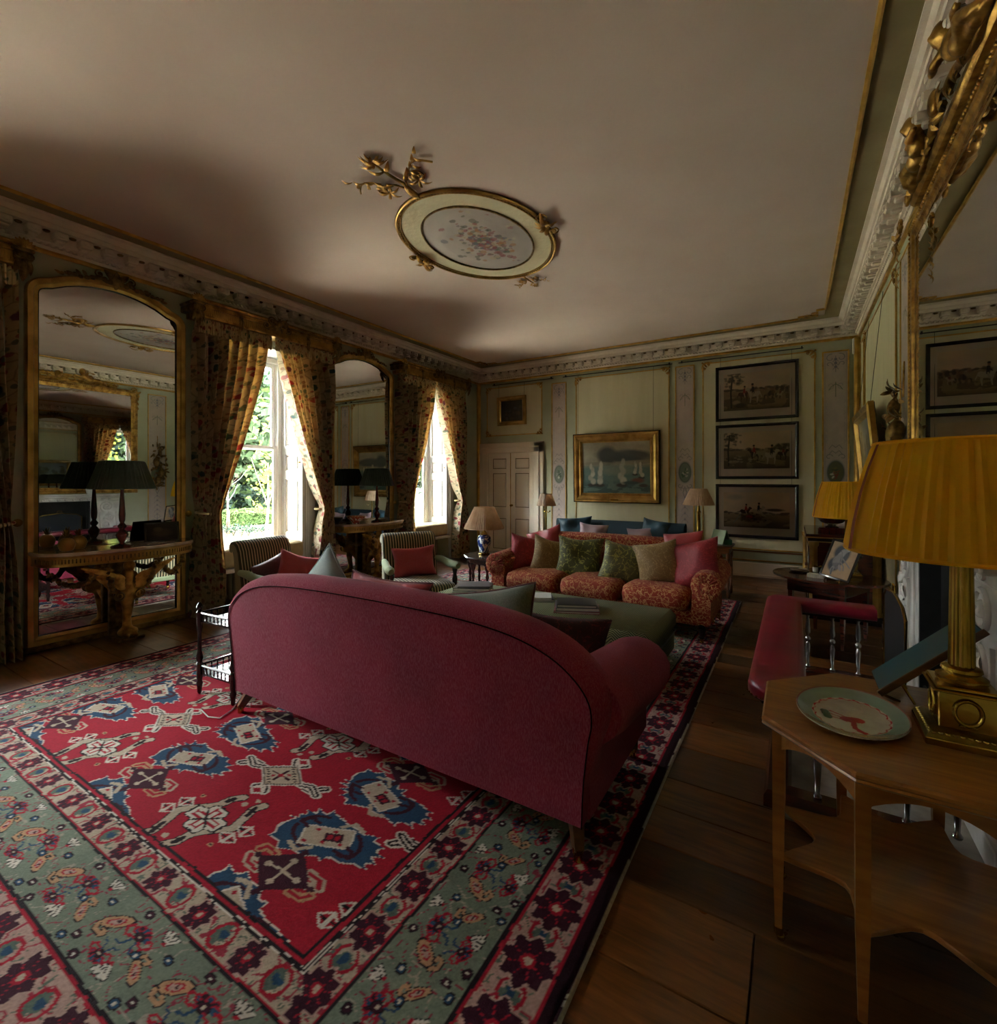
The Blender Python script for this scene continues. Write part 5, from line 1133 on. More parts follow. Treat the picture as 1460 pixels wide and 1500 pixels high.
# overmantel mirror with gilt carving
def overmantel():
    r = thing('overmantel_mirror', 'huge gilt mirror with carved cherubs above the chimneypiece', 'mirror', (XR, FY, 0)); f = lambda s, z, o: (-o, s, z)
    pts = rect(-1.36, 1.36, 1.24, 3.44)
    fr = frame2d(MB(), f, pts, [(0, .002), (0, .032), (.012, .042), (.024, .042), (.036, .034), (.055, .045), (.075, .04), (.085, .028), (.095, .024), (.12, .022), (.12, .002)]); fr.build('frame', 'gilt', r, 30)
    MB().add([f(a, b, .02) for a, b in rect(-1.245, 1.245, 1.355, 3.325)], [(0, 1, 2, 3)]).add([f(a, b, .004) for a, b in rect(-1.245, 1.245, 1.355, 3.325)], [(0, 1, 2, 3)]).build('mirror_plate', 'mirror_glass', r)
    bd = MB()
    for k in range(66): z = 1.27+k*.0325; bd.ball((-.042, -1.325, z), .012, 6, 5); bd.ball((-.042, 1.325, z), .012, 6, 5)
    for k in range(80): y = -1.32+k*.0335; bd.ball((-.045, y, 3.40), .015, 6, 5)
    tag(bd.build('beading', 'gilt', r, 60), kind='stuff')
    for sg in (-1, 1):
        c = MB(); rr = random.Random(9)
        for k in range(16): a = rr.uniform(0, 6.28); L = rr.uniform(.05, .13); b0 = Vector((-.10, sg*1.31, 3.36)); leaf(c, b0, b0+Vector((-rr.uniform(0, .05), L*cos(a), L*sin(a)*1.2-.02)), .02, (-1, 0, 0), .4)
        for k in range(6): leaf(c, (-.10, sg*1.31, 3.30-.05*k), (-.115, sg*(1.31+.03*(-1)**k), 3.22-.05*k), .02-.001*k, (-1, 0, 0), .4)
        scroll(c, (-.11, sg*1.27, 3.43), .06, 1.5, (0, sg, 0), (0, 0, 1), .014); c.build('corner_carving', 'gilt', r, 60)
        # carved cherub reclining on the frame: one body
        e = MB(); y0 = sg*.36
        e.ball((-.175, y0, 3.66), (.062, .06, .066), 12, 9); e.ball((-.15, y0+sg*.05, 3.56), (.055, .07, .07), 12, 8); e.ball((-.14, y0+sg*.13, 3.51), (.055, .08, .055), 12, 8)
        e.tube([(-.15, y0+sg*.17, 3.51), (-.18, y0+sg*.27, 3.52), (-.15, y0+sg*.37, 3.47)], [.042, .034, .024], 8); e.tube([(-.12, y0+sg*.17, 3.50), (-.13, y0+sg*.30, 3.47), (-.12, y0+sg*.42, 3.46)], [.042, .032, .022], 8)
        e.tube([(-.16, y0+sg*.02, 3.60), (-.21, y0-sg*.05, 3.55), (-.20, y0-sg*.15, 3.57)], [.028, .024, .018], 8); e.tube([(-.14, y0+sg*.06, 3.61), (-.17, y0+sg*.12, 3.66), (-.18, y0+sg*.20, 3.63)], [.026, .022, .016], 8); e.ball((-.235, y0, 3.655), (.016, .012, .012), 6, 5)
        e.ball((-.15, y0+sg*.01, 3.71), (.05, .055, .03), 9, 6); remesh(e.build('carved_cherub', 'gilt', r, 60), .011)
        w = MB()
        for k in range(5): leaf(w, (-.11, y0+sg*.06, 3.60), (-.09, y0+sg*(.16+.02*k), 3.68-.035*k), .018, (-1, 0, 0), .2)
        w.build('cherub_wing', 'gilt', r, 60)
        s_ = MB(); p = [(-.11, sg*(.05+.9*t), 3.46+.10*(1-t)**2+.03*sin(9*t)) for t in [i/24 for i in range(25)]]; s_.tube(p, [.026-.014*i/24 for i in range(25)], 8)
        for k in range(14): t = .08+k*.065; y = sg*(.05+.9*t); leaf(s_, (-.11, y, 3.47), (-.13, y+sg*.05, 3.50+.05*(1-t)*(-1)**k), .018, (-1, 0, 0), .4)
        scroll(s_, (-.12, sg*.93, 3.47), .05, 1.5, (0, -sg, 0), (0, 0, 1), .012); s_.build('crest_scroll', 'gilt', r, 60)
    MB().box(-.10, -.002, -.98, .98, 3.43, 3.50, .02).build('crest_board', 'gilt', r, 40)
    c = MB(); rr = random.Random(4)
    for k in range(20): a = R(rr.uniform(-110, 110)); L = rr.uniform(.06, .16); leaf(c, (-.11, rr.uniform(-.05, .05), 3.48), (-.14, L*sin(a), 3.50+L*cos(a)), .022, (-1, 0, 0), .4)
    c.ball((-.15, 0, 3.55), (.03, .06, .07), 10, 8); c.build('crest_cartouche', 'gilt', r, 60)
overmantel()
# objects on the mantel, seen in the pier mirror
for i, (y, lab) in enumerate(((3.95, 'clear cut glass bowl towards the oval table end of the mantelpiece'), (3.05, 'clear cut glass bowl towards the octagonal table end of the mantelpiece'))):
    r = thing('glass_bowl', lab, 'bowl', (XR-.16, y, 1.225)); MB().lathe([(.04, 0), (.045, .01), (.05, .03), (.07, .12), (.075, .15), (.07, .15), (.045, .03), (.01, .02)], n=18).build('bowl_body', 'porcelain_white', r, 40); ring_tube(.073, .15, .003).build('rim', 'silver', r)
# ---------------------------------------------------------------- club fender
def fender():
    r = thing('club_fender', 'club fender with buttoned red leather seat and steel balusters round the hearth', 'fender', (0, 0, 0)); x0, x1, y0, y1 = -.185, .50, 2.47, 4.50; w, zt = .235, .585
    def pad(z, e):
        o = [(x1, y0+e), (x0+.06, y0+e), (x0+.02+e, y0+.03+e), (x0+e, y0+.08), (x0+e, y1-.08), (x0+.02+e, y1-.03-e), (x0+.06, y1-e), (x1, y1-e), (x1, y1-w+.02+e), (x0+w-e, y1-w+.02+e), (x0+w-e, y0+w-.02-e), (x1, y0+w-.02-e)]
        return [(x, y, z) for x, y in o]
    rings = [pad(.505, .012), pad(.515, 0), pad(.555, 0), pad(.575, .01), pad(zt, .035)]
    MB().loft(rings).build('leather_seat', 'leather_red', r, 60)
    MB().loft([pad(.485, .03), pad(.507, .03)]).build('seat_frame', 'dark_wood', r, 40)
    ns = MB(); P = [(x1, y0), (x0+.06, y0), (x0+.02, y0+.03), (x0, y0+.08), (x0, y1-.08), (x0+.02, y1-.03), (x0+.06, y1), (x1, y1)]
    for a, b in zip(P, P[1:]):
        L = math.hypot(b[0]-a[0], b[1]-a[1]); n = max(1, int(L/.022))
        for k in range(n): t = k/n; ns.ball((a[0]+(b[0]-a[0])*t, a[1]+(b[1]-a[1])*t, .518), .0055, 6, 4)
    tag(ns.build('brass_nails', 'brass', r, 60), kind='stuff')
    path = [(x1, y0+.12, 0), (x0+.12, y0+.12, 0), (x0+.12, y1-.12, 0), (x1, y1-.12, 0)]
    MB().sweep([(-.055, 0), (.055, 0), (.055, .05), (.04, .075), (-.04, .075), (-.055, .05)], path).build('plinth', 'mahogany', r, 40)
    prof = [(.014, .075), (.018, .085), (.009, .10), (.013, .16), (.017, .24), (.008, .27), (.019, .285), (.019, .30), (.008, .315), (.018, .345), (.012, .43), (.009, .46), (.016, .475), (.016, .49)]
    b0 = None; spots = [(x0+.12, y0+.12+(y1-y0-.24)*k/9) for k in range(10)]+[(x0+.12+.155*k, yy) for yy in (y0+.12, y1-.12) for k in range(1, 5)]
    for x, y in spots:
        if b0 is None: b0 = MB().lathe(prof, n=12).build('baluster', 'steel', r, 40); o = b0
        else: o = b0.copy(); COL.objects.link(o)
        o.location = (x, y, 0)
fender()
r = thing('fire_screen', 'brass edged dark mesh fire screen standing before the hearth opening', 'fire screen', (.475, 3.44, .018))
def scr(y0, y1, x0, x1, h):
    P = [(y0, .03), (y1, .03), (y1, h-.08), (y1-(y1-y0)*.12, h-.03), ((y0+y1)/2, h), (y0+(y1-y0)*.12, h-.03), (y0, h-.08)]
    L = lambda y: x0+(x1-x0)*(y-y0)/(y1-y0)
    MB().tube([(L(y), y, z) for y, z in P], .008, 8, True).build('brass_edge', 'brass', r, 50); MB().add([(L(y), y, z) for y, z in P], [tuple(range(len(P)))]).build('wire_mesh', 'chalk_mesh', r)
    for y in (y0+.04, y1-.04): MB().box(L(y)-.05, L(y)+.05, y-.008, y+.008, 0, .03, .003).build('foot', 'brass', r)
    MB().tube([(L((y0+y1)/2)-.0, (y0+y1)/2-.04, h-.005), (L((y0+y1)/2), (y0+y1)/2-.03, h+.04), (L((y0+y1)/2), (y0+y1)/2+.03, h+.04), (L((y0+y1)/2), (y0+y1)/2+.04, h-.005)], .006, 6).build('handle', 'brass', r, 50)
scr(-.33, .33, 0, 0, .86)
# ---------------------------------------------------------------- octagonal table in the foreground
TC = (.30, 1.965)
r = thing('octagonal_table', 'octagonal mahogany occasional table with eight legs and shaped undershelf', 'table', (TC[0], TC[1], 0)); A8 = pi/8
def octo(q, z): return [(q*cos(A8+i*pi/4), q*sin(A8+i*pi/4), z) for i in range(8)]
q = .39/cos(A8)
MB().loft([octo(q*.965, .695), octo(q*.985, .70), octo(q, .706), octo(q*.992, .712), octo(q, .716), octo(q, .724), octo(q*.985, .73)]).build('table_top', 'table_wood', r, 30)
legs = [(q*.88*cos(A8+i*pi/4), q*.88*sin(A8+i*pi/4)) for i in range(8)]
for x, y in legs:
    lg = MB().loft([[(x+a*s_, y+b*s_, z) for a, b in ((-1, -1), (1, -1), (1, 1), (-1, 1))] for s_, z in ((.010, .045), (.0165, .30), (.0175, .697))]).build('leg', 'table_wood', r, 20)
    MB().lathe([(.008, .018), (.014, .022), (.014, .045)], (x, y, 0), 10).ball((x+.006, y, .014), .014, 8, 6).build('castor', 'brass', lg, 50)
for i in range(8):                            # arched aprons between the legs
    a, b = Vector(legs[i]), Vector(legs[(i+1) % 8]); d = (b-a).normalized(); nn = Vector((-d.y, d.x)); L = (b-a).length; top = []; bot = []
    for k in range(13): t = k/12; p = a.lerp(b, t); top.append((p.x, p.y, .696)); bot.append((p.x, p.y, .615+.055*sin(pi*t)**.8))
    rings = [[(p[0]+nn.x*e, p[1]+nn.y*e, p[2]) for p in top+bot[::-1]] for e in (-.006, .006)]; MB().loft(rings).build('apron', 'table_wood', r, 30)
sh = []
for i in range(8):
    a, b = Vector(legs[i]), Vector(legs[(i+1) % 8])
    for k in range(8): t = k/8; p = a.lerp(b, t); s_ = 1-(.30*sin(pi*t)**1.1); sh.append((p.x*s_, p.y*s_))
MB().loft([[(x*k, y*k, z) for x, y in sh] for k, z in ((.985, .262), (1, .266), (1, .276), (.985, .28))]).build('undershelf', 'table_wood', r, 30)
# oval dish with a painted bird
def dish():
    c = Vector((.158, 1.935, .732)); nr, na = 60, 150; rx, ry, ang = .150, .197, R(-8); P = np.zeros((nr, na+1, 3)); C = np.zeros((nr, na+1, 3)); th = np.linspace(0, 2*pi, na+1)[None, :]; q = np.linspace(.001, 1, nr)[:, None]
    lx, ly = q*rx*np.cos(th), q*ry*np.sin(th); ca, sa = cos(ang), sin(ang); X = lx*ca-ly*sa; Y = lx*sa+ly*ca
    wob = 1+0*th*q; Z = .004+np.where(q > .66, .020*((q-.66)/.34)**1.2, 0)+0*th; P[..., 0] = X*wob; P[..., 1] = Y*wob; P[..., 2] = Z
    Wt, Gr, Rd, Dg = (np.array(lin(k)) for k in ('bdb3a2', '7f9684', 'a3232b', '2f5a34')); C[:] = Wt; n = fbm(nr, na+1, 10, 5); C[(q > .70)*(th > -1)] = Gr; C *= (.82+.36*n)[..., None]; C[((q > .975)*(th > -1))] = np.array(lin('8a5a4a'))
    sc_ = np.abs(q-(.64+.05*np.abs(np.sin(th*9)))) < .012; C[sc_] = Rd
    def loc(u, v): p = atZ(u, v, .737); return (p.x-c.x, p.y-c.y)
    def near(pts, w):
        m = np.zeros(X.shape, bool)
        for (x0, y0), (x1, y1) in zip(pts, pts[1:]): dx, dy = x1-x0, y1-y0; t = np.clip(((X-x0)*dx+(Y-y0)*dy)/(dx*dx+dy*dy+1e-9), 0, 1); m |= np.hypot(X-x0-t*dx, Y-y0-t*dy) < w
        return m
    C[near([loc(1240, 1053), loc(1256, 1055)], .019)] = Rd; C[near([loc(1250, 1058), loc(1252, 1066), loc(1262, 1072)], .0075)] = Rd; C[near([loc(1260, 1071), loc(1267, 1074)], .008)] = Rd
    for k in (-4, 0, 4): C[near([loc(1238, 1052+k*.6), loc(1215, 1044+k)], .0022)] = Rd
    C[near([loc(1207, 1040), loc(1213, 1049)], .011)] = Dg
    r = thing('oval_dish', 'oval pottery dish painted with a red bird and green rim', 'dish', c); o = grid_mesh('glazed_face', P, C, 'paint_glaze', r)
    MB().lathe([(.55, -.001), (.62, -.001), (.80, .006), (1.0, .019), (.995, .021), (.66, .001)], (0, 0, 0), 40, 'z', 1, 1).xform(Matrix.Rotation(ang, 4, 'Z') @ Matrix.Diagonal((rx, ry, 1, 1))).build('underside', 'porcelain_white', r, 40)
dish()
def column_lamp(loc, label, rz=0):
    r = thing('column_lamp', label, 'lamp', loc, rz, 'brass column lamps with yellow shades')
    MB().box(-.10, .10, -.10, .10, 0, .022, .003).build('base_plate', 'brass', r, 30)
    MB().loft([[(x*s_, y*s_, z) for x, y in ((-1, -1), (1, -1), (1, 1), (-1, 1))] for s_, z in ((.098, .022), (.096, .027), (.080, .042), (.072, .045))]).build('base_moulding', 'brass_dark', r, 30)
    MB().box(-.064, .064, -.064, .064, .045, .150, .002).build('pedestal', 'brass', r, 30); MB().box(-.078, .078, -.078, .078, .150, .158, .003).box(-.07, .07, -.07, .07, .158, .168, .003).build('pedestal_cap', 'brass', r, 30)
    for k in range(4):
        w = MB(); a = k*pi/2; n = 20; w.tube([(.030*cos(t), -.066, .098+.036*sin(t)) for t in [2*pi*i/n for i in range(n)]], .006, 6, True); leaf(w, (0, -.067, .062), (.02, -.067, .056), .006, (0, -1, 0)); leaf(w, (0, -.067, .062), (-.02, -.067, .056), .006, (0, -1, 0)); o = w.build('wreath', 'brass', r, 60); o.rotation_euler = (0, 0, a)
        lf = MB()
        for j in range(-5, 6): lf.ball((j*.016, -.088, .034), (.007, .006, .005), 6, 4)
        o = tag(lf.build('leaf_border', 'brass', r, 60), kind='stuff'); o.rotation_euler = (0, 0, a)
    MB().lathe([(.055, .168), (.06, .175), (.06, .185), (.048, .19), (.042, .198), (.048, .204), (.046, .212), (.034, .218)], n=28).build('torus', 'brass', r, 40)
    MB().lathe([(.031, .216), (.031, .22), (.0285, .40), (.0265, .525), (.028, .53)], n=64, mod=lambda a, h: 1-.10*max(0, sin(12*a))**.7).build('fluted_shaft', 'brass', r, 60)
    MB().lathe([(.028, .528), (.034, .533), (.034, .54), (.03, .545), (.036, .56), (.044, .575), (.044, .58), (.012, .585), (.012, .66), (.006, .67)], n=24).build('capital', 'brass_dark', r, 40)
    sh_ = shade(MB(), .283, .208, .553, .885, 60, .021, bow=.008).build('lampshade', 'shade_yellow', r, 40); ring_tube(.284, .553, .006, 60).build('shade_rim', 'shade_yellow', sh_, 50); ring_tube(.209, .885, .006, 60).build('shade_rim', 'shade_yellow', sh_, 50)
    sb = MB()                                  # russet ribbon down the seam
    sb.loft([[(q_*cos(R(a)), q_*sin(R(a)), z_) for a in (195.5, 197.5, 199.5)] for q_, z_ in ((.2925, .556), (.2815, .64), (.2635, .73), (.2415, .81), (.2165, .882))], False, False).build('seam_ribbon', 'shade_band', sh_)
    MB().tube([(-.205, 0, .872), (.205, 0, .872)], .003, 5).tube([(0, -.205, .872), (0, .205, .872)], .003, 5).build('shade_carrier', 'brass', r)
column_lamp((.428, 1.955, .73), 'brass column lamp with yellow pleated shade on the octagonal table'); column_lamp((.44, 5.64, .60), 'brass column lamp with yellow pleated shade on the oval table')
# picture with a blue face on a brass easel
r = thing('easel_picture', 'blue faced picture leaning on a brass easel beside the column lamp', 'picture frame', (.255, 2.14, .73))
mt = Matrix.Translation((0, 0, .03)) @ Matrix.Rotation(R(-44), 4, 'Y')
MB().box(0, .37, -.01, .20, -.012, 0, .002).xform(mt).build('board', 'dark_wood', r); MB().box(.004, .366, -.006, .196, 0, .004).xform(mt).build('blue_face', 'cover_teal', r); MB().box(-.004, .374, -.014, -.006, -.014, .008, .002).xform(mt).box(0, 0.001, 0, .001, 0, .001).build('frame_edge', 'stained_wood', r)
MB().tube([(.06, .02, .07), (.10, .02, 0)], .005, 6).tube([(.06, .17, .07), (.10, .17, 0)], .005, 6).tube([(.19, .09, .19), (.25, .10, 0)], .006, 6).tube([(.02, .01, .03), (.12, .01, .13)], .005, 6).tube([(.0, .02, .02), (.06, .02, 0)], .005, 6).build('easel', 'brass', r, 50)
# ---------------------------------------------------------------- oval table beyond the fender
OT = (.275, 5.52)
r = thing('oval_table', 'oval mahogany drop leaf table beyond the fender', 'table', (OT[0], OT[1], 0), R(-25))
el = lambda k, z: [(.47*k*cos(2*pi*i/40), .40*k*sin(2*pi*i/40), z) for i in range(40)]
MB().loft([el(.97, .575), el(1, .582), el(1, .594), el(.985, .60)]).build('table_top', 'mahogany', r, 40); MB().box(-.24, .24, -.27, .27, .46, .575, .004).build('apron', 'mahogany', r, 40)
for s_ in (-1, 1): MB().box(-.2, .2, s_*.27-.004, s_*.27+.004, .475, .565, .003).ball((0, s_*.285, .52), .012, 8, 6).build('drawer_front', 'mahogany', r, 40); MB().box(s_*.24-.004, s_*.24+.004, -.23, .23, .475, .565, .003).build('end_panel', 'mahogany', r, 40)
for sx in (-1, 1):
    for sy in (-1, 1): MB().loft([[(sx*.215+a*k, sy*.245+b*k, z) for a, b in ((-1, -1), (1, -1), (1, 1), (-1, 1))] for k, z in ((.011, .0), (.02, .46))]).build('leg', 'mahogany', r, 20)
r = thing('easel_drawing', 'framed chalk drawing of a rearing horse on a small brass easel', 'picture frame', (.30, 5.24, .60), R(-28))
mt = Matrix.Translation((0, 0, .022)) @ Matrix.Rotation(R(-24), 4, 'X') @ Matrix.Rotation(R(9), 4, 'Y')
w, h = .125, .36
frame2d(MB(), lambda s, z, o: (s, -o, z), rect(-w, w, 0, h), [(0, -.012), (0, .008), (.012, .012), (.018, .004), (.018, -.012)]).xform(mt).build('frame', 'black_frame', r, 30)
cv = Canvas(90, 130, 'b59a7a'); cv.mul(.9+.2*fbm(130, 90, 16, 3)); cv.ell(40, 38, 26, 30, '4c5058', .35); cv.ell(28, 84, 20, 26, '4c5058', .35); cv.ell(46, 58, 16, 28, '5b5f66', .3, .3)
for q_ in ((46, 30, 13, 9, '8e8c8a', -.6), (40, 44, 10, 20, '9a9896', .35), (34, 66, 14, 22, '8b8988', .2), (38, 88, 13, 12, '77757a', 0), (56, 22, 9, 6, 'a5a3a0', .7), (28, 104, 6, 14, '8b8a8c', .1), (50, 92, 5, 12, '9a8f90', -.5)): cv.ell(*q_[:4], q_[4], .35, q_[5])
cv.line([(50, 58), (66, 72), (80, 84)], 4, '8d8686'); cv.line([(46, 70), (60, 84), (64, 98)], 4, '8a8384'); cv.line([(28, 100), (30, 122)], 5, '6a696e'); cv.line([(58, 16), (64, 26), (58, 32)], 2, '4a4a50')
for k in range(12): a = k*.55; cv.line([(32+10*cos(a), 60+30*sin(a)), (36+10*cos(a+.5), 64+30*sin(a+.4))], 1.2, '3b3c44', .6)
o = canvas_quad('drawing', cv, (-w+.016, -.002, h-.016), (2*w-.032, 0, 0), (0, 0, -h+.032), 'paint_print', r); o.matrix_local = mt
MB().tube([(-.06, -.035, .0), (-.06, -.02, .018), (-.06, .04, .02), (-.03, .17, .24)], .005, 6).tube([(.06, -.035, .0), (.06, -.02, .018), (.06, .04, .02), (.03, .17, .24)], .005, 6).tube([(0, .16, .2), (0, .25, 0)], .005, 6).build('easel', 'brass', r, 50)
p = atZ(1170, 837, .60); r = thing('ash_dish', 'shallow rimmed dish at the edge of the oval table', 'dish', p); MB().lathe([(.05, 0), (.07, .006), (.085, .016), (.082, .018), (.05, .008), (.005, .006)], n=24).build('dish_body', 'stained_wood', r, 40); ring_tube(.083, .017, .004).build('rim', 'silver', r, 40)
p = atZ(1196, 846, .60); r = thing('ribbed_box', 'small ribbed ivory box on the oval table', 'box', p, R(-20)); MB().box(-.07, .07, -.035, .035, 0, .035, .003).build('box_body', 'mount_card', r, 40)
for k in range(9): MB().box(-.066+k*.0155, -.059+k*.0155, -.039, -.034, .002, .036, .001).build('rib', 'cover_white', r)
for k, (u, c, nm) in enumerate(((1194, 'porcelain_white', 'white'), (1202, 'cover_dark', 'black'), (1209, 'cover_green', 'dark green'), (1217, 'green_leather', 'olive'))):
    p = atZ(u, 838, .60); r = thing('candle_pot', 'small %s pot behind the ribbed box on the oval table' % nm, 'pot', p); MB().lathe([(.02, 0), (.024, .004), (.024, .045), (.022, .05)], n=16).build('pot_body', c, r, 40); MB().lathe([(.023, .05), (.024, .054), (.01, .062), (.004, .066)], n=14).build('lid', 'brass', r, 40)
# ---------------------------------------------------------------- gilt mounted cabinet with bowl
r = thing('cabinet', 'dark wood cabinet with gilt fluted corner columns against the wall', 'cabinet', (.46, 6.86, 0)); hx, hy = .32, .60
MB().box(-hx, hx, -hy, hy, .10, .84, .006).build('carcass', 'mahogany', r, 40); MB().box(-hx-.03, hx, -hy-.03, hy+.03, .885, .92, .006).build('top', 'mahogany', r, 40); MB().box(-hx-.01, hx, -hy-.01, hy+.01, .84, .885, .004).build('frieze', 'dark_wood', r, 40)
MB().tube([(hx, -hy-.032, .885), (-hx-.032, -hy-.032, .885), (-hx-.032, hy+.032, .885), (hx, hy+.032, .885)], .007, 6).build('gilt_edge', 'gilt_smooth', r, 50); MB().tube([(hx, -hy-.012, .838), (-hx-.012, -hy-.012, .838), (-hx-.012, hy+.012, .838), (hx, hy+.012, .838)], .006, 6).build('gilt_edge', 'gilt_smooth', r, 50)
MB().box(-hx-.02, hx, -hy-.02, hy+.02, 0, .10, .006).build('plinth', 'dark_wood', r, 40)
for x, y in ((-hx+.04, -hy-.005), (hx-.05, -hy-.005), (-hx-.005, hy-.05)): MB().lathe([(.05, .10), (.05, .13), (.04, .14), (.038, .78), (.05, .80), (.05, .84)], (x, y, 0), 60, mod=lambda a, h: 1-.16*max(0, sin(10*a))).build('fluted_column', 'gilt_smooth', r, 60)
for yy in (-.28, .28): MB().box(-hx-.008, -hx, yy-.25, yy+.25, .16, .78, .004).ball((-hx-.02, yy*.2, .5), .012, 8, 6).build('cabinet_door', 'mahogany', r, 40)
tag(MB().box(-.13, .13, -.10, .10, 0, .05, .006).box(-.12, .12, -.09, .09, .05, .062, .004).build('bowl_stand', 'red_wood', None, 40, (.36, 6.50, .92)), 'low polished red wood stand under the silver bowl', 'stand')
r = thing('silver_bowl', 'embossed silver punch bowl standing on the cabinet', 'bowl', (.36, 6.50, .982)); MB().lathe([(.06, 0), (.065, .008), (.04, .02), (.035, .03), (.10, .055), (.14, .10), (.15, .15), (.14, .17), (.148, .175), (.14, .175), (.13, .10), (.01, .05)], n=40, mod=lambda a, h: 1+.02*sin(16*a)).build('bowl_body', 'silver', r, 60); ring_tube(.147, .175, .005).build('rim', 'silver', r, 50)
# hanging gilt carving and the tilted painting on the chimney wall
r = thing('carved_trophy', 'gilt wood carved hanging trophy of birds and leaves beside the mirror', 'carving', (XR, 5.22, 0)); c = MB(); rr = random.Random(12)
for k in range(60):
    z = rr.uniform(1.35, 2.30); wd = .16*sin(pi*min(1, max(.08, (z-1.25)/1.15)))+.03; y = rr.uniform(-wd, wd); a = rr.uniform(0, 6.28); L = rr.uniform(.05, .13); leaf(c, (-.02-rr.uniform(0, .07), y, z), (-.03-rr.uniform(.02, .14), y+L*cos(a), z+L*sin(a)), .02, (-1, 0, 0), .3)
c.build('leaf_spray', 'gilt_dark', r, 60)
e = MB()
for z, y, q, s_ in ((2.12, .02, .05, 1), (1.90, -.05, .07, -1), (1.68, .05, .075, 1), (1.50, -.02, .06, -1)):
    e.ball((-.08, y, z), (q, q*.8, q*1.6), 10, 8, (0, .2, .4*s_)); e.ball((-.12, y+.02*s_, z-q*1.7), q*.5, 8, 6); e.tube([(-.08, y, z+q), (-.05, y*.5, z+q*2.6)], [q*.4, .008], 6)
remesh(e.build('hanging_birds', 'gilt_dark', r, 60), .014); MB().tube([(-.02, 0, 2.2), (-.015, 0, 2.45), (-.01, .0, 2.5)], .008, 6).build('ribbon', 'gilt', r, 50)
# ---------------------------------------------------------------- pictures
def wires(r, x0, x1, z0, z1, y):
    for x in (x0, x1): MB().tube([(x, y, z0), (x, .0+y*.6, z1)], .0025, 5).build('hanging_wire', 'iron', r)
def hung(name, label, x0, x1, z0, z1, cv, pm, prof, fm, mount=None, tilt=1.5, glass=False, group=None, wire=(.2, .8), zw=3.47):
    w, h = x1-x0, z1-z0; r = thing(name, label, 'picture', ((x0+x1)/2, YF-.012, z0), 0, group); f = lambda s, z, o: (s, -o, z); pts = rect(-w/2, w/2, 0, h); mt = Matrix.Rotation(R(tilt), 4, 'X')
    fw = max(a for a, b in prof)
    for k, (pr, mm) in enumerate(((prof, fm),)): frame2d(MB(), f, pts, pr).xform(mt).build('frame', mm, r, 30)
    MB().box(-w/2+.005, w/2-.005, -.006, 0, .005, h-.005).xform(mt).build('backing', 'dark_wood', r)
    i = fw-.004
    if mount:
        MB().add([(-w/2+i, -.012, i), (w/2-i, -.012, i), (w/2-i, -.012, h-i), (-w/2+i, -.012, h-i)], [(0, 1, 2, 3)]).xform(mt).build('mount', 'mount_card', r); ml, mr, mt_, mb_ = mount; i0 = (i+ml, i+mr, i+mt_, i+mb_)
    else: i0 = (i, i, i, i)
    o = canvas_quad('picture_surface', cv, (-w/2+i0[0], -.014, h-i0[2]), (w-i0[0]-i0[1], 0, 0), (0, 0, -(h-i0[2]-i0[3])), pm, r); o.matrix_local = mt
    if glass: MB().box(-w/2+i, w/2-i, -.0185, -.0175, i, h-i).xform(mt).build('glazing', 'picture_glass', r)
    wires(r, -w/2+w*wire[0], -w/2+w*wire[1], h-.02, zw-z0, -.03); return r
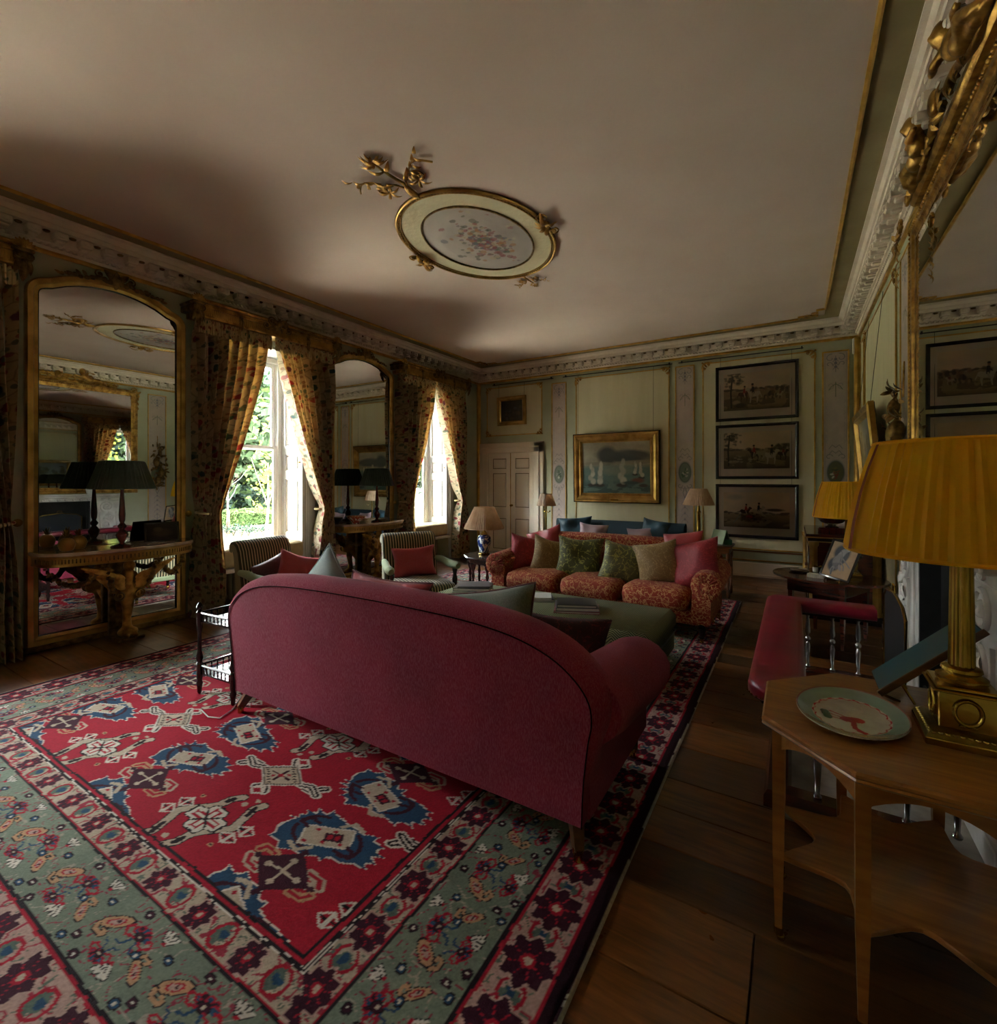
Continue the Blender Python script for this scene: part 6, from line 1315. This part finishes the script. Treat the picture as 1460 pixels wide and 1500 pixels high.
def hunt(idx):
    W_, H_ = 230, 128; cv = Canvas(W_, H_, 'cbb694'); n = fbm(H_, W_, 30, 60+idx, 5, 2); Yn = np.linspace(0, 1, H_)[:, None]; cv.mul(1.0+.4*n); hz = (.44, .46, .58)[idx]; rr = random.Random(idx)
    cv.put(np.clip((Yn-hz)*22, 0, 1)*np.ones((H_, W_)), '8a744f', .85); cv.put(np.clip((Yn-hz-.1)*6, 0, 1)*(fbm(H_, W_, 12, 70+idx, 4, 3) > .48), '51422c', .75); cv.put(np.clip((Yn-.86)*8, 0, 1)*np.ones((H_, W_)), '4a3d29', .7)
    for _ in range(40): x = rr.uniform(0, W_); cv.ell(x, H_*hz+rr.uniform(-3, 4), rr.uniform(4, 12), rr.uniform(2, 4), '5a4c38', .6, 0, .7)
    if idx < 2:                                # tree on the left
        tx = (28, 18)[idx]; cv.line([(tx, H_*.9), (tx-2, H_*.5), (tx+4, 10)], 6, '33291d'); 
        for _ in range(60): a = rr.uniform(0, 6.28); q = rr.uniform(0, 1); cv.ell(tx+6+(44 if idx else 40)*q*cos(a), 22+26*q*sin(a), rr.uniform(3, 8), rr.uniform(2, 6), rr.choice(('3a3324', '4c4431', '2d281c')), .5, 0, .6)
    def horse(x, y, s, col, coat, hat='1c1816', gallop=False, d=1):
        cv.ell(x, y, 15*s, 8*s, col, .2); cv.ell(x+d*14*s, y-8*s, 5*s, 10*s, col, .2, d*.6); cv.ell(x+d*20*s, y-15*s, 7*s, 3.5*s, col, .2, -d*-.5); cv.ell(x-d*13*s, y-2*s, 7*s, 7*s, col, .2)
        for k, lx in enumerate((-12, -8, 9, 13)):
            e = (lx*2.0 if gallop else lx+(-1)**k*2)*s*d; cv.line([(x+lx*s*d, y+4*s), (x+(lx*s*d+e)/2+2, y+13*s), (x+e, y+(16 if gallop else 25)*s)], 2.6*s, col)
        cv.line([(x-d*18*s, y-4*s), (x-d*24*s, y+(0 if gallop else 10)*s)], 2.5*s, col)
        if coat: cv.line([(x+d*2*s, y-4*s), (x+d*3*s, y-18*s)], 8*s, coat); cv.ell(x+d*4*s, y-25*s, 3.4*s, 4*s, '9a7257', .3); cv.ell(x+d*4*s, y-29*s, 4*s, 2.6*s, hat, .3); cv.line([(x+d*2*s, y-4*s), (x+d*5*s, y+8*s)], 4*s, 'b3a388'); cv.line([(x+d*3*s, y-15*s), (x+d*11*s, y-9*s)], 3*s, coat)
    if idx == 0:
        for _ in range(34): x = rr.uniform(140, 226); y = rr.uniform(56, 92); cv.ell(x, y, rr.uniform(3, 7), rr.uniform(4, 9), rr.choice(('4a3a28', '6b5236', '8a6a48', '2d241a', 'a58a68')), .5, 0, .8)
        horse(72, 74, .95, '4a2f1c', '94302a'); horse(108, 74, 1.15, 'c4b598', '262320', d=-1); cv.ell(46, 100, 14, 8, 'a89070', .5); cv.ell(60, 110, 20, 8, '2b2118', .5, 0, .8); horse(196, 82, .5, 'bda98a', '7a3a2a')
    elif idx == 1:
        horse(166, 82, 1.15, 'c6b797', '23281f'); horse(112, 76, 1.0, '3c2618', 'a02f28', d=-1); horse(206, 78, .8, '3a2617', '8f3028'); horse(134, 74, .9, 'a99878', None)
        for _ in range(14): x = rr.uniform(20, 100); cv.ell(x, rr.uniform(80, 104), 6, 2.6, 'b5a384', .5, 0, .7)
        for _ in range(24): cv.ell(rr.uniform(180, 228), rr.uniform(44, 60), rr.uniform(4, 9), rr.uniform(3, 6), '4c432f', .6, 0, .6)
    else:
        horse(78, 70, .9, '3a2417', 'a3302a', gallop=True); horse(122, 68, 1.0, 'bfae8e', '1e2028', gallop=True); cv.ell(100, 92, 30, 12, '3a2c1c', .5); cv.ell(92, 88, 12, 5, '97302a', .4); cv.line([(36, 112), (64, 78)], 2, '7f8a7a'); cv.ell(180, 62, 30, 5, '4a3d2a', .6)
        for _ in range(30): cv.ell(rr.uniform(60, 150), rr.uniform(84, 108), rr.uniform(3, 9), rr.uniform(2, 4), rr.choice(('2f2518', '5a482e', '7a6444')), .5, 0, .7)
        cv.ell(40, 18, 26, 10, '8d9a88', .9, 0, .5)  # pale greenish reflection on the glazing, painted into the print's sky
    return cv
PF = [(0, .002), (0, .030), (.008, .036), (.026, .036), (.036, .026), (.046, .022), (.046, .002)]
for k, (z0, z1, lab) in enumerate(((2.445, 3.315, 'black framed hunting print of a meet beneath a tree, topmost of three'), (1.525, 2.385, 'black framed hunting print with a white horse at right, middle of three'), (.605, 1.445, 'black framed hunting print of two galloping riders, lowest of three'))):
    hung('hunting_print', lab, -1.075, .062, z0, z1, hunt(k), 'paint_print', PF, 'black_frame', (.075, .075, .085, .12), 1.2, True, 'hunting prints on the far wall', (.06, .92))
def sea():
    W_, H_ = 250, 190; cv = Canvas(W_, H_, '8d8672'); Yn = np.linspace(0, 1, H_)[:, None]*np.ones((H_, W_)); Xn = np.linspace(0, 1, W_)[None, :]*np.ones((H_, W_)); n = fbm(H_, W_, 36, 80, 5, 2)
    cv.mul(.85+.7*n); cv.put(np.clip((Yn-.30)*4, 0, 1)*(n > .42), '5a5f58', .6); cv.put(np.clip(.25-Yn, 0, .25)*3*(Xn < .5), '8a7f68', .8)
    cv.ell(95, 50, 34, 34, '34393a', .5); cv.ell(150, 56, 90, 20, '3b4140', .6, .12); cv.ell(200, 46, 60, 14, '474a46', .7, .15); cv.ell(190, 76, 70, 7, '8a806a', .7, -.05, .8); cv.ell(60, 78, 50, 6, '7c7562', .7, 0, .8)
    cv.put(np.clip((Yn-.44)*14, 0, 1), '4d6a64', .9); m = fbm(H_, W_, 14, 83, 4, 3); cv.put(np.clip((Yn-.44)*6, 0, 1)*(m > .52), '5c6f66', .6); cv.put(np.clip((Yn-.72)*6, 0, 1)*(m < .5), '1f3836', .7); cv.ell(130, 105, 60, 16, '7f8472', .8, 0, .7)
    rr = random.Random(2)
    for x, y, s, lean_ in ((36, 125, 1.0, .1), (66, 122, 1.1, -.05), (148, 118, 1.2, .02), (218, 108, .7, .05), (196, 100, .6, 0)):
        cv.ell(x, y+34*s, 17*s, 6*s, '2c2620', .4); cv.line([(x, y+32*s), (x+3*s, y-44*s)], 1.6, '2c2620')
        for k in range(5): cv.ell(x+rr.uniform(-6, 6)*s, y+(20-14*k)*s, (10-k)*s, 11*s, rr.choice(('b3ab98', 'a39c8a', 'c2b9a4')), .5, lean_, .85)
    cv.ell(205, 142, 22, 9, '6b3a2a', .6); cv.ell(180, 150, 30, 6, '2b3f3c', .6); cv.ell(225, 160, 16, 6, '38302a', .5); cv.mul(.9+.2*fbm(H_, W_, 6, 88)); return cv
GF = [(0, .002), (0, .05), (.012, .065), (.03, .06), (.05, .075), (.085, .06), (.10, .045), (.125, .05), (.145, .028), (.16, .024), (.16, .002)]
pt_ = hung('seascape_painting', 'large seascape with pale sails in a broad gilt frame above the teal sofa', -3.505, -1.955, 1.115, 2.35, sea(), 'paint_oil', GF, 'gilt_smooth', None, 1.8, False, None, (.04, .93))
MB().box(-.07, .07, -.085, -.07, .025, .055, .003).build('name_plate', 'brass', pt_, 40)
frame2d(MB(), lambda s, z, o: (s, -o, z), rect(-.79, .79, -.012, 1.247), [(0, 0), (0, .045), (.014, .052), (.018, 0)]).xform(Matrix.Rotation(R(1.8), 4, 'X')).build('outer_edge', 'dark_wood', pt_, 30)
cv = Canvas(90, 70, '2c2826'); cv.mul(.6+.8*fbm(70, 90, 18, 90)); rr = random.Random(8)
for _ in range(26): cv.ell(rr.uniform(10, 80), rr.uniform(20, 64), rr.uniform(3, 9), rr.uniform(2, 7), rr.choice(('4a4038', '3a3a40', '5b4c3c', '1f1c1c', '4c5058')), .6, 0, .7)
hung('small_painting', 'small dark painting in a worn gilt frame above the double door', -5.205, -4.54, 2.625, 3.205, cv, 'paint_oil', [(0, .002), (0, .04), (.015, .05), (.04, .04), (.06, .045), (.085, .02), (.085, .002)], 'gilt_smooth', None, 2.5, False, None, (.04, .93))
# tilted landscape on the chimney wall
def landscape():
    cv = Canvas(150, 110, '7f8790'); n = fbm(110, 150, 30, 95, 5, 2); cv.mul(.75+.5*n); Yn = np.linspace(0, 1, 110)[:, None]*np.ones((110, 150)); cv.put(np.clip((Yn-.62)*8, 0, 1), '5a5238', .9); rr = random.Random(6)
    for bx in (96, 120, 30):
        for _ in range(30): cv.ell(bx+rr.uniform(-22, 22), 52+rr.uniform(-34, 26), rr.uniform(4, 10), rr.uniform(3, 9), rr.choice(('3b3a22', '4f4a2c', '2c2b1a', '6b6038')), .5, 0, .7)
    return cv
r = thing('landscape_painting', 'gilt framed landscape tilted forward on the chimney wall above the cabinet', 'picture', (XR-.02, 6.88, 1.30)); f = lambda s, z, o: (-o, s, z); mt = Matrix.Rotation(R(-5), 4, 'Y'); w, h = .72, 1.02
frame2d(MB(), f, rect(-w, w, 0, h), [(0, .002), (0, .05), (.02, .065), (.06, .05), (.09, .06), (.12, .024), (.12, .002)]).xform(mt).build('frame', 'gilt_smooth', r, 30); MB().box(0, .006, -w+.01, w-.01, .01, h-.01).xform(mt).build('backing', 'dark_wood', r)
o = canvas_quad('picture_surface', landscape(), (-.016, w-.115, h-.115), (0, -2*w+.23, 0), (0, 0, -h+.23), 'paint_oil', r); o.matrix_local = mt
for y in (-.55, .55): MB().tube([(-.10, y, h-.02), (.005, y, 3.46-1.30)], .0025, 5).build('hanging_wire', 'iron', r)
# ---------------------------------------------------------------- ceiling roundel
RC = Vector((-2.57, 3.85, ZC)); ra, rb, ia, ib = .68, .88, .475, .64
r = thing('ceiling_roundel', 'oval painted ceiling panel of flowers in a gilt beaded rim', 'ceiling panel', RC); E = lambda a, b, z, n=80: [(a*cos(2*pi*i/n), b*sin(2*pi*i/n), z) for i in range(n)]
MB().loft([E(ra, rb, -.001), E(ra, rb, -.008), E(ia, ib, -.008), E(ia, ib, -.001)], True, False).build('oval_border', 'olive_field', r, 30)
MB().tube(E(ra, rb, -.012), .016, 8, True).build('gilt_rim', 'gilt_smooth', r, 60); MB().tube(E(ra-.035, rb-.035, -.012), .008, 6, True).build('inner_line', 'gilt_smooth', r, 60); MB().tube(E(ia, ib, -.012), .010, 6, True).build('picture_rim', 'gilt_dark', r, 60)
bd = MB()
for i in range(150): a = 2*pi*i/150; bd.ball(((ra-.018)*cos(a), (rb-.018)*sin(a), -.018), .009, 6, 4)
tag(bd.build('beading', 'gilt_smooth', r, 60), kind='stuff')
nr, na = 90, 200; q = np.linspace(.001, 1, nr)[:, None]; th = np.linspace(0, 2*pi, na+1)[None, :]; X = q*ia*np.cos(th); Y = q*ib*np.sin(th); P = np.stack([X, Y, -.006+0*X], -1); C = np.zeros(P.shape); n = fbm(nr, na+1, 26, 3, 5)
C[:] = np.array(lin('9d948c')); sky_ = np.clip(((-X/ia)*.55-Y/ib*.35+.35), 0, 1)[..., None]; C = C*(1-sky_*.6)+np.array(lin('c2bdb4'))*sky_*.6; C *= (.75+.5*n)[..., None]; rr = random.Random(21)
for _ in range(330):
    a = rr.uniform(0, 6.28); d = abs(rr.gauss(0, .48)); x, y = .34*d*cos(a)+.03, .44*d*sin(a)+.03; s_ = rr.uniform(.010, .034); m = np.hypot((X-x)/s_, (Y-y)/(s_*rr.uniform(.6, 1.4))) < 1; c_ = np.array(lin(rr.choice(('7d3f46', '8d5a5c', '4c5248', '5b6252', '9a6a3e', 'a89a7e', '6b5a66', 'b0a68e', '3e463c', '8a3a40', '5c6470'))))
    C[m] = C[m]*.35+c_*.65
grid_mesh('flower_painting', P, C, 'paint_panel', r)
def orn(c, ax, ay, s, big):
    mb = MB(); c, ax, ay = Vector(c), Vector(ax), Vector(ay); z = Vector((0, 0, -1)); rr = random.Random(int(s*100)+big); g = lambda a, b: c+ax*a*s+ay*b*s+z*.02
    leaf(mb, g(0, 0), g(.35, 0), .05*s, z)
    if big:
        mb.tube([g(0, 0), g(.2, .02), g(.4, .03), g(.6, .0), g(.8, -.02), g(.95, -.01), g(1.1, 0)], [.03*s, .028*s, .025*s, .022*s, .018*s, .014*s, .008*s], 6)
        for sg in (-1, 1):
            scroll(mb, g(.42, sg*.32), .13*s, 1.5, ax*-1, ay*sg, .02*s); mb.tube([g(.25, 0), g(.42, sg*.10), g(.5, sg*.2), g(.42, sg*.44)], .014*s, 6); leaf(mb, g(.45, sg*.1), g(.66, sg*.34), .035*s, z, .4); mb.tube([g(.55+.16*sin(k*.35), sg*(.28+.05*k)) for k in range(10)], .014*s, 6)
            for k in range(9): leaf(mb, g(.42+.05*k, sg*(.14+.06*k)), g(.42+.05*k+.12*(-1)**k, sg*(.2+.065*k)), .028*s, z, .4)
            for k in range(5): leaf(mb, g(.34, sg*.3), g(.34+.2*cos(k*1.2), sg*(.3+.2*sin(k*1.2))), .026*s, z, .4)
            leaf(mb, g(.75, 0), g(.9, sg*.2), .04*s, z, .4)
        for k in range(22): a = rr.uniform(-2.2, 2.2); L = rr.uniform(.08, .24); leaf(mb, g(.92+.1*rr.random(), 0), g(.98+L*cos(a), L*sin(a)), .024*s, z, .4)
    else:
        for k in range(16): a = rr.uniform(-3.1, 3.1); L = rr.uniform(.2, .7); leaf(mb, g(0, 0), g(L*cos(a)*.55, L*sin(a)), .07*s, z, .4)
        for sg in (-1, 1): scroll(mb, g(.05, sg*.4), .16*s, 1.4, ay*sg, ax, .03*s)
        mb.ball(g(.05, 0), .08*s, 8, 6)
    mb.build('gilt_ornament', 'gilt', r, 60)
orn((0, -rb, 0), (0, -1, 0), (1, 0, 0), .50, 1); orn((0, rb, 0), (0, 1, 0), (-1, 0, 0), .28, 1); orn((ra+.02, .0, -.02), (1, 0, 0), (0, 1, 0), .32, 0); orn((-ra-.02, .0, -.02), (-1, 0, 0), (0, -1, 0), .32, 0)
# ---------------------------------------------------------------- the garden outside
GZ = -.60
tag(MB().box(-90, XL-T-.02, -60, 90, GZ-.4, GZ).build('lawn', 'lawn', None), 'sunlit lawn outside the windows', 'lawn', None, 'structure')
def slab(name, pts, z, mat, lab): tag(MB().prism(pts, GZ, GZ+z).build(name, mat, None), lab, None, None, 'structure')
slab('terrace_gravel', [(-13.5, -20), (XL-T-.05, -20), (XL-T-.05, 40), (-13.5, 40)], .012, 'gravel', 'pale gravel terrace below the windows')
slab('gravel_path', [(-26.5, -20), (-24.5, -20), (-24.5, 44), (-26.5, 44)], .012, 'gravel', 'pale gravel path beyond the lawn')
def crown_mesh(rx, ry, rz, zc, n, s, seed):
    rng = np.random.RandomState(seed); nb = 22; cen = rng.normal(size=(nb, 3)); cen /= np.linalg.norm(cen, axis=1)[:, None]; cen *= rng.uniform(.35, .75, (nb, 1)); rad = rng.uniform(.28, .5, nb); V = []
    k = rng.randint(0, nb, n); d = rng.normal(size=(n, 3)); d /= np.linalg.norm(d, axis=1)[:, None]; p = (cen[k]+d*rad[k][:, None]*rng.uniform(.75, 1.05, (n, 1)))*np.array([rx, ry, rz])+np.array([0, 0, zc])
    a = rng.normal(size=(n, 3)); a /= np.linalg.norm(a, axis=1)[:, None]; b = np.cross(a, d+.3*rng.normal(size=(n, 3))); b /= np.linalg.norm(b, axis=1)[:, None]+1e-9; q = s*rng.uniform(.6, 1.3, (n, 1)); a *= q; b *= q*.55
    V = np.stack([p-a, p+b, p+a, p-b], 1).reshape(-1, 3); F = [(4*i, 4*i+1, 4*i+2, 4*i+3) for i in range(n)]; return V, F
def tree(x, y, rx, rz, zc, mat, label, seed, n=8500, s=.36):
    r = thing('garden_tree', label, 'tree', (x, y, GZ), 0, 'trees beyond the hedge'); V, F = crown_mesh(rx, rx, rz, zc, n, s, seed); m = MB(); m.v = [tuple(p) for p in V]; m.f = F; m.fi = [0]*len(F)
    me = bpy.data.meshes.new('foliage'); me.from_pydata(m.v, [], m.f); me.materials.append(MATS[mat]); o = bpy.data.objects.new('foliage', me); COL.objects.link(o); o.parent = r; tag(o, None, None, None, 'stuff')
    MB().tube([(0, 0, 0), (.1, .05, zc*.4), (0, .1, zc*.9)], [.07*rx, .05*rx, .025*rx], 8).tube([(.1, .05, zc*.4), (rx*.4, .3, zc*.9)], [.03*rx, .01*rx], 6).tube([(.1, .05, zc*.4), (-rx*.4, -.3, zc*.95)], [.03*rx, .01*rx], 6).build('trunk', 'bark', r, 40)
D = 'leaf_dark'; Gn = 'leaf_green'
for k, (x, y, rx, rz, zc, mt, lab) in enumerate((
    (-34, 15.5, 5.2, 6.2, 5.6, D, 'broad dark evergreen tree behind the clipped hedge'), (-31, 19.0, 4.4, 5.4, 4.6, Gn, 'mid green tree behind the bare sapling'), (-33, 24.5, 5.0, 6.6, 6.0, D, 'tall dark tree with a rounded crown in the garden'),
    (-36, 9.5, 5.0, 6.4, 5.8, Gn, 'large mid green tree at the edge of the lawn'), (-30, 31.0, 5.4, 6.6, 6.0, Gn, 'wide spreading mid green tree far along the lawn'), (-34, 2.5, 5.2, 6.4, 5.8, D, 'dark evergreen opposite the window by the back wall'),
    (-27, 39.0, 5.2, 6.4, 5.8, D, 'dark evergreen at the far end of the garden'), (-35, -6, 5.4, 6.6, 6.0, Gn, 'mid green tree at the back wall end of the garden'))): tree(x, y, rx, rz, zc, mt, lab, 100+k)
tree(-15.2, 9.75, .8, 2.4, 3.0, 'leaf_yellow', 'slender yellow green tree close outside the window', 120, 190, .11)
for k, (x, y) in enumerate(((-29.5, 17.2), (-29.0, 13.5), (-28.6, 21.6))):
    r = thing('garden_shrub', ('rounded dark shrub under the broad evergreen', 'rounded dark shrub beside the large mid green tree', 'rounded dark shrub below the tall dark tree')[k], 'shrub', (x, y, GZ), 0, 'shrubs beyond the hedge'); V, F = crown_mesh(1.9, 1.9, 1.2, 1.1, 2200, .16, 140+k)
    me = bpy.data.meshes.new('foliage'); me.from_pydata([tuple(p) for p in V], [], F); me.materials.append(MATS[Gn if k == 1 else D]); o = bpy.data.objects.new('foliage', me); COL.objects.link(o); o.parent = r; tag(o, None, None, None, 'stuff')
    MB().tube([(0, 0, 0), (0, 0, .9)], [.08, .04], 6).build('stem', 'bark', r)
# clipped hedge: body with a rough leafy skin
def hedge(x0, x1, y0, y1, h, lab):
    rng = np.random.RandomState(4); r = thing('clipped_hedge', lab, 'hedge', ((x0+x1)/2, (y0+y1)/2, GZ), 0); hx, hy = (x1-x0)/2, (y1-y0)/2; MB().box(-hx, hx, -hy, hy, 0, h, .08).build('hedge_body', 'hedge_leaf', r, 40); V = []; F = []; n = 5000
    for i in range(n):
        f_ = rng.randint(4); u, v = rng.rand(2); p = (hx, -hy+2*hy*u, h*v) if f_ == 0 else ((-hx+2*hx*u, -hy, h*v) if f_ == 1 else (-hx+2*hx*u, -hy+2*hy*v, h)); a = rng.normal(size=3)*.045; b = rng.normal(size=3)*.04; p = np.array(p)+rng.normal(size=3)*.015
        o_ = len(V); V += [tuple(p-a), tuple(p+b), tuple(p+a), tuple(p-b)]; F.append((o_, o_+1, o_+2, o_+3))
    me = bpy.data.meshes.new('foliage'); me.from_pydata(V, [], F); me.materials.append(MATS['hedge_leaf']); o = bpy.data.objects.new('foliage', me); COL.objects.link(o); o.parent = r; tag(o, None, None, None, 'stuff')
a = atZ(345, 771, GZ); hedge(a.x-2.4, a.x+.2, a.y, a.y+6.5, .62, 'low clipped box hedge on the lawn')
b = atZ(333, 782, GZ); r = thing('bare_sapling', 'slender bare sapling standing on the lawn before the hedge', 'tree', b); m = MB(); rr = random.Random(2); m.tube([(0, 0, 0), (.02, 0, 1.2), (0, .03, 2.0)], [.05, .04, .025], 7)
for k in range(16): a = rr.uniform(0, 6.28); z0 = rr.uniform(1.1, 2.0); L = rr.uniform(.5, 1.1); m.tube([(0, 0, z0), (L*.5*cos(a), L*.5*sin(a), z0+L*.45), (L*.8*cos(a), L*.8*sin(a), z0+L*.9)], [.018, .012, .005], 5)
m.build('branches', 'dark_wood', r, 50); MB().lathe([(.03, 0), (.03, .9), (.01, .92)], (.12, 0, 0), 8).build('stake', 'stained_wood', r)
for k in range(7):                             # low shrubs of the flower bed
    p = atZ(320+k*11, 786+(k % 2)*2, GZ); r = thing('rose_bush', 'low thin rose bush in the bed before the hedge', 'shrub', p, 0, 'rose bushes in the bed'); m = MB()
    for j in range(14): a = rr.uniform(0, 6.28); L = rr.uniform(.25, .5); m.tube([(0, 0, 0), (.25*L*cos(a), .25*L*sin(a), L*.6), (.5*L*cos(a), .5*L*sin(a), L)], [.01, .008, .004], 5)
    m.build('canes', 'bark', r); V, F = crown_mesh(.26, .26, .2, .32, 90, .045, 160+k); me = bpy.data.meshes.new('foliage'); me.from_pydata([tuple(q) for q in V], [], F); me.materials.append(MATS['leaf_dark']); o = bpy.data.objects.new('foliage', me); COL.objects.link(o); o.parent = r; tag(o, None, None, None, 'stuff')
# curved bench on the terrace
p = atZ(330, 800, .25); r = thing('garden_bench', 'weathered curved arm garden bench outside the window', 'bench', (p.x, p.y, GZ), R(62)); wd = 'bark'
for sx in (-1, 1):
    m = MB(); m.tube([(sx*.7, -.35, .0), (sx*.7, -.33, .62), (sx*.7, -.15, .70), (sx*.7, .15, .66), (sx*.7, .30, .80)], .03, 8); m.tube([(sx*.7, .32, 0), (sx*.7, .30, .5), (sx*.7, .38, .95)], .03, 8); m.build('end_frame', wd, r, 50)
for k in range(5): MB().box(-.72, .72, -.32+k*.13, -.22+k*.13, .42, .445, .005).build('seat_slat', wd, r, 40)
for k in range(3): MB().box(-.72, .72, .30+k*.02, .325+k*.02, .55+k*.13, .63+k*.13, .005).build('back_slat', wd, r, 40)
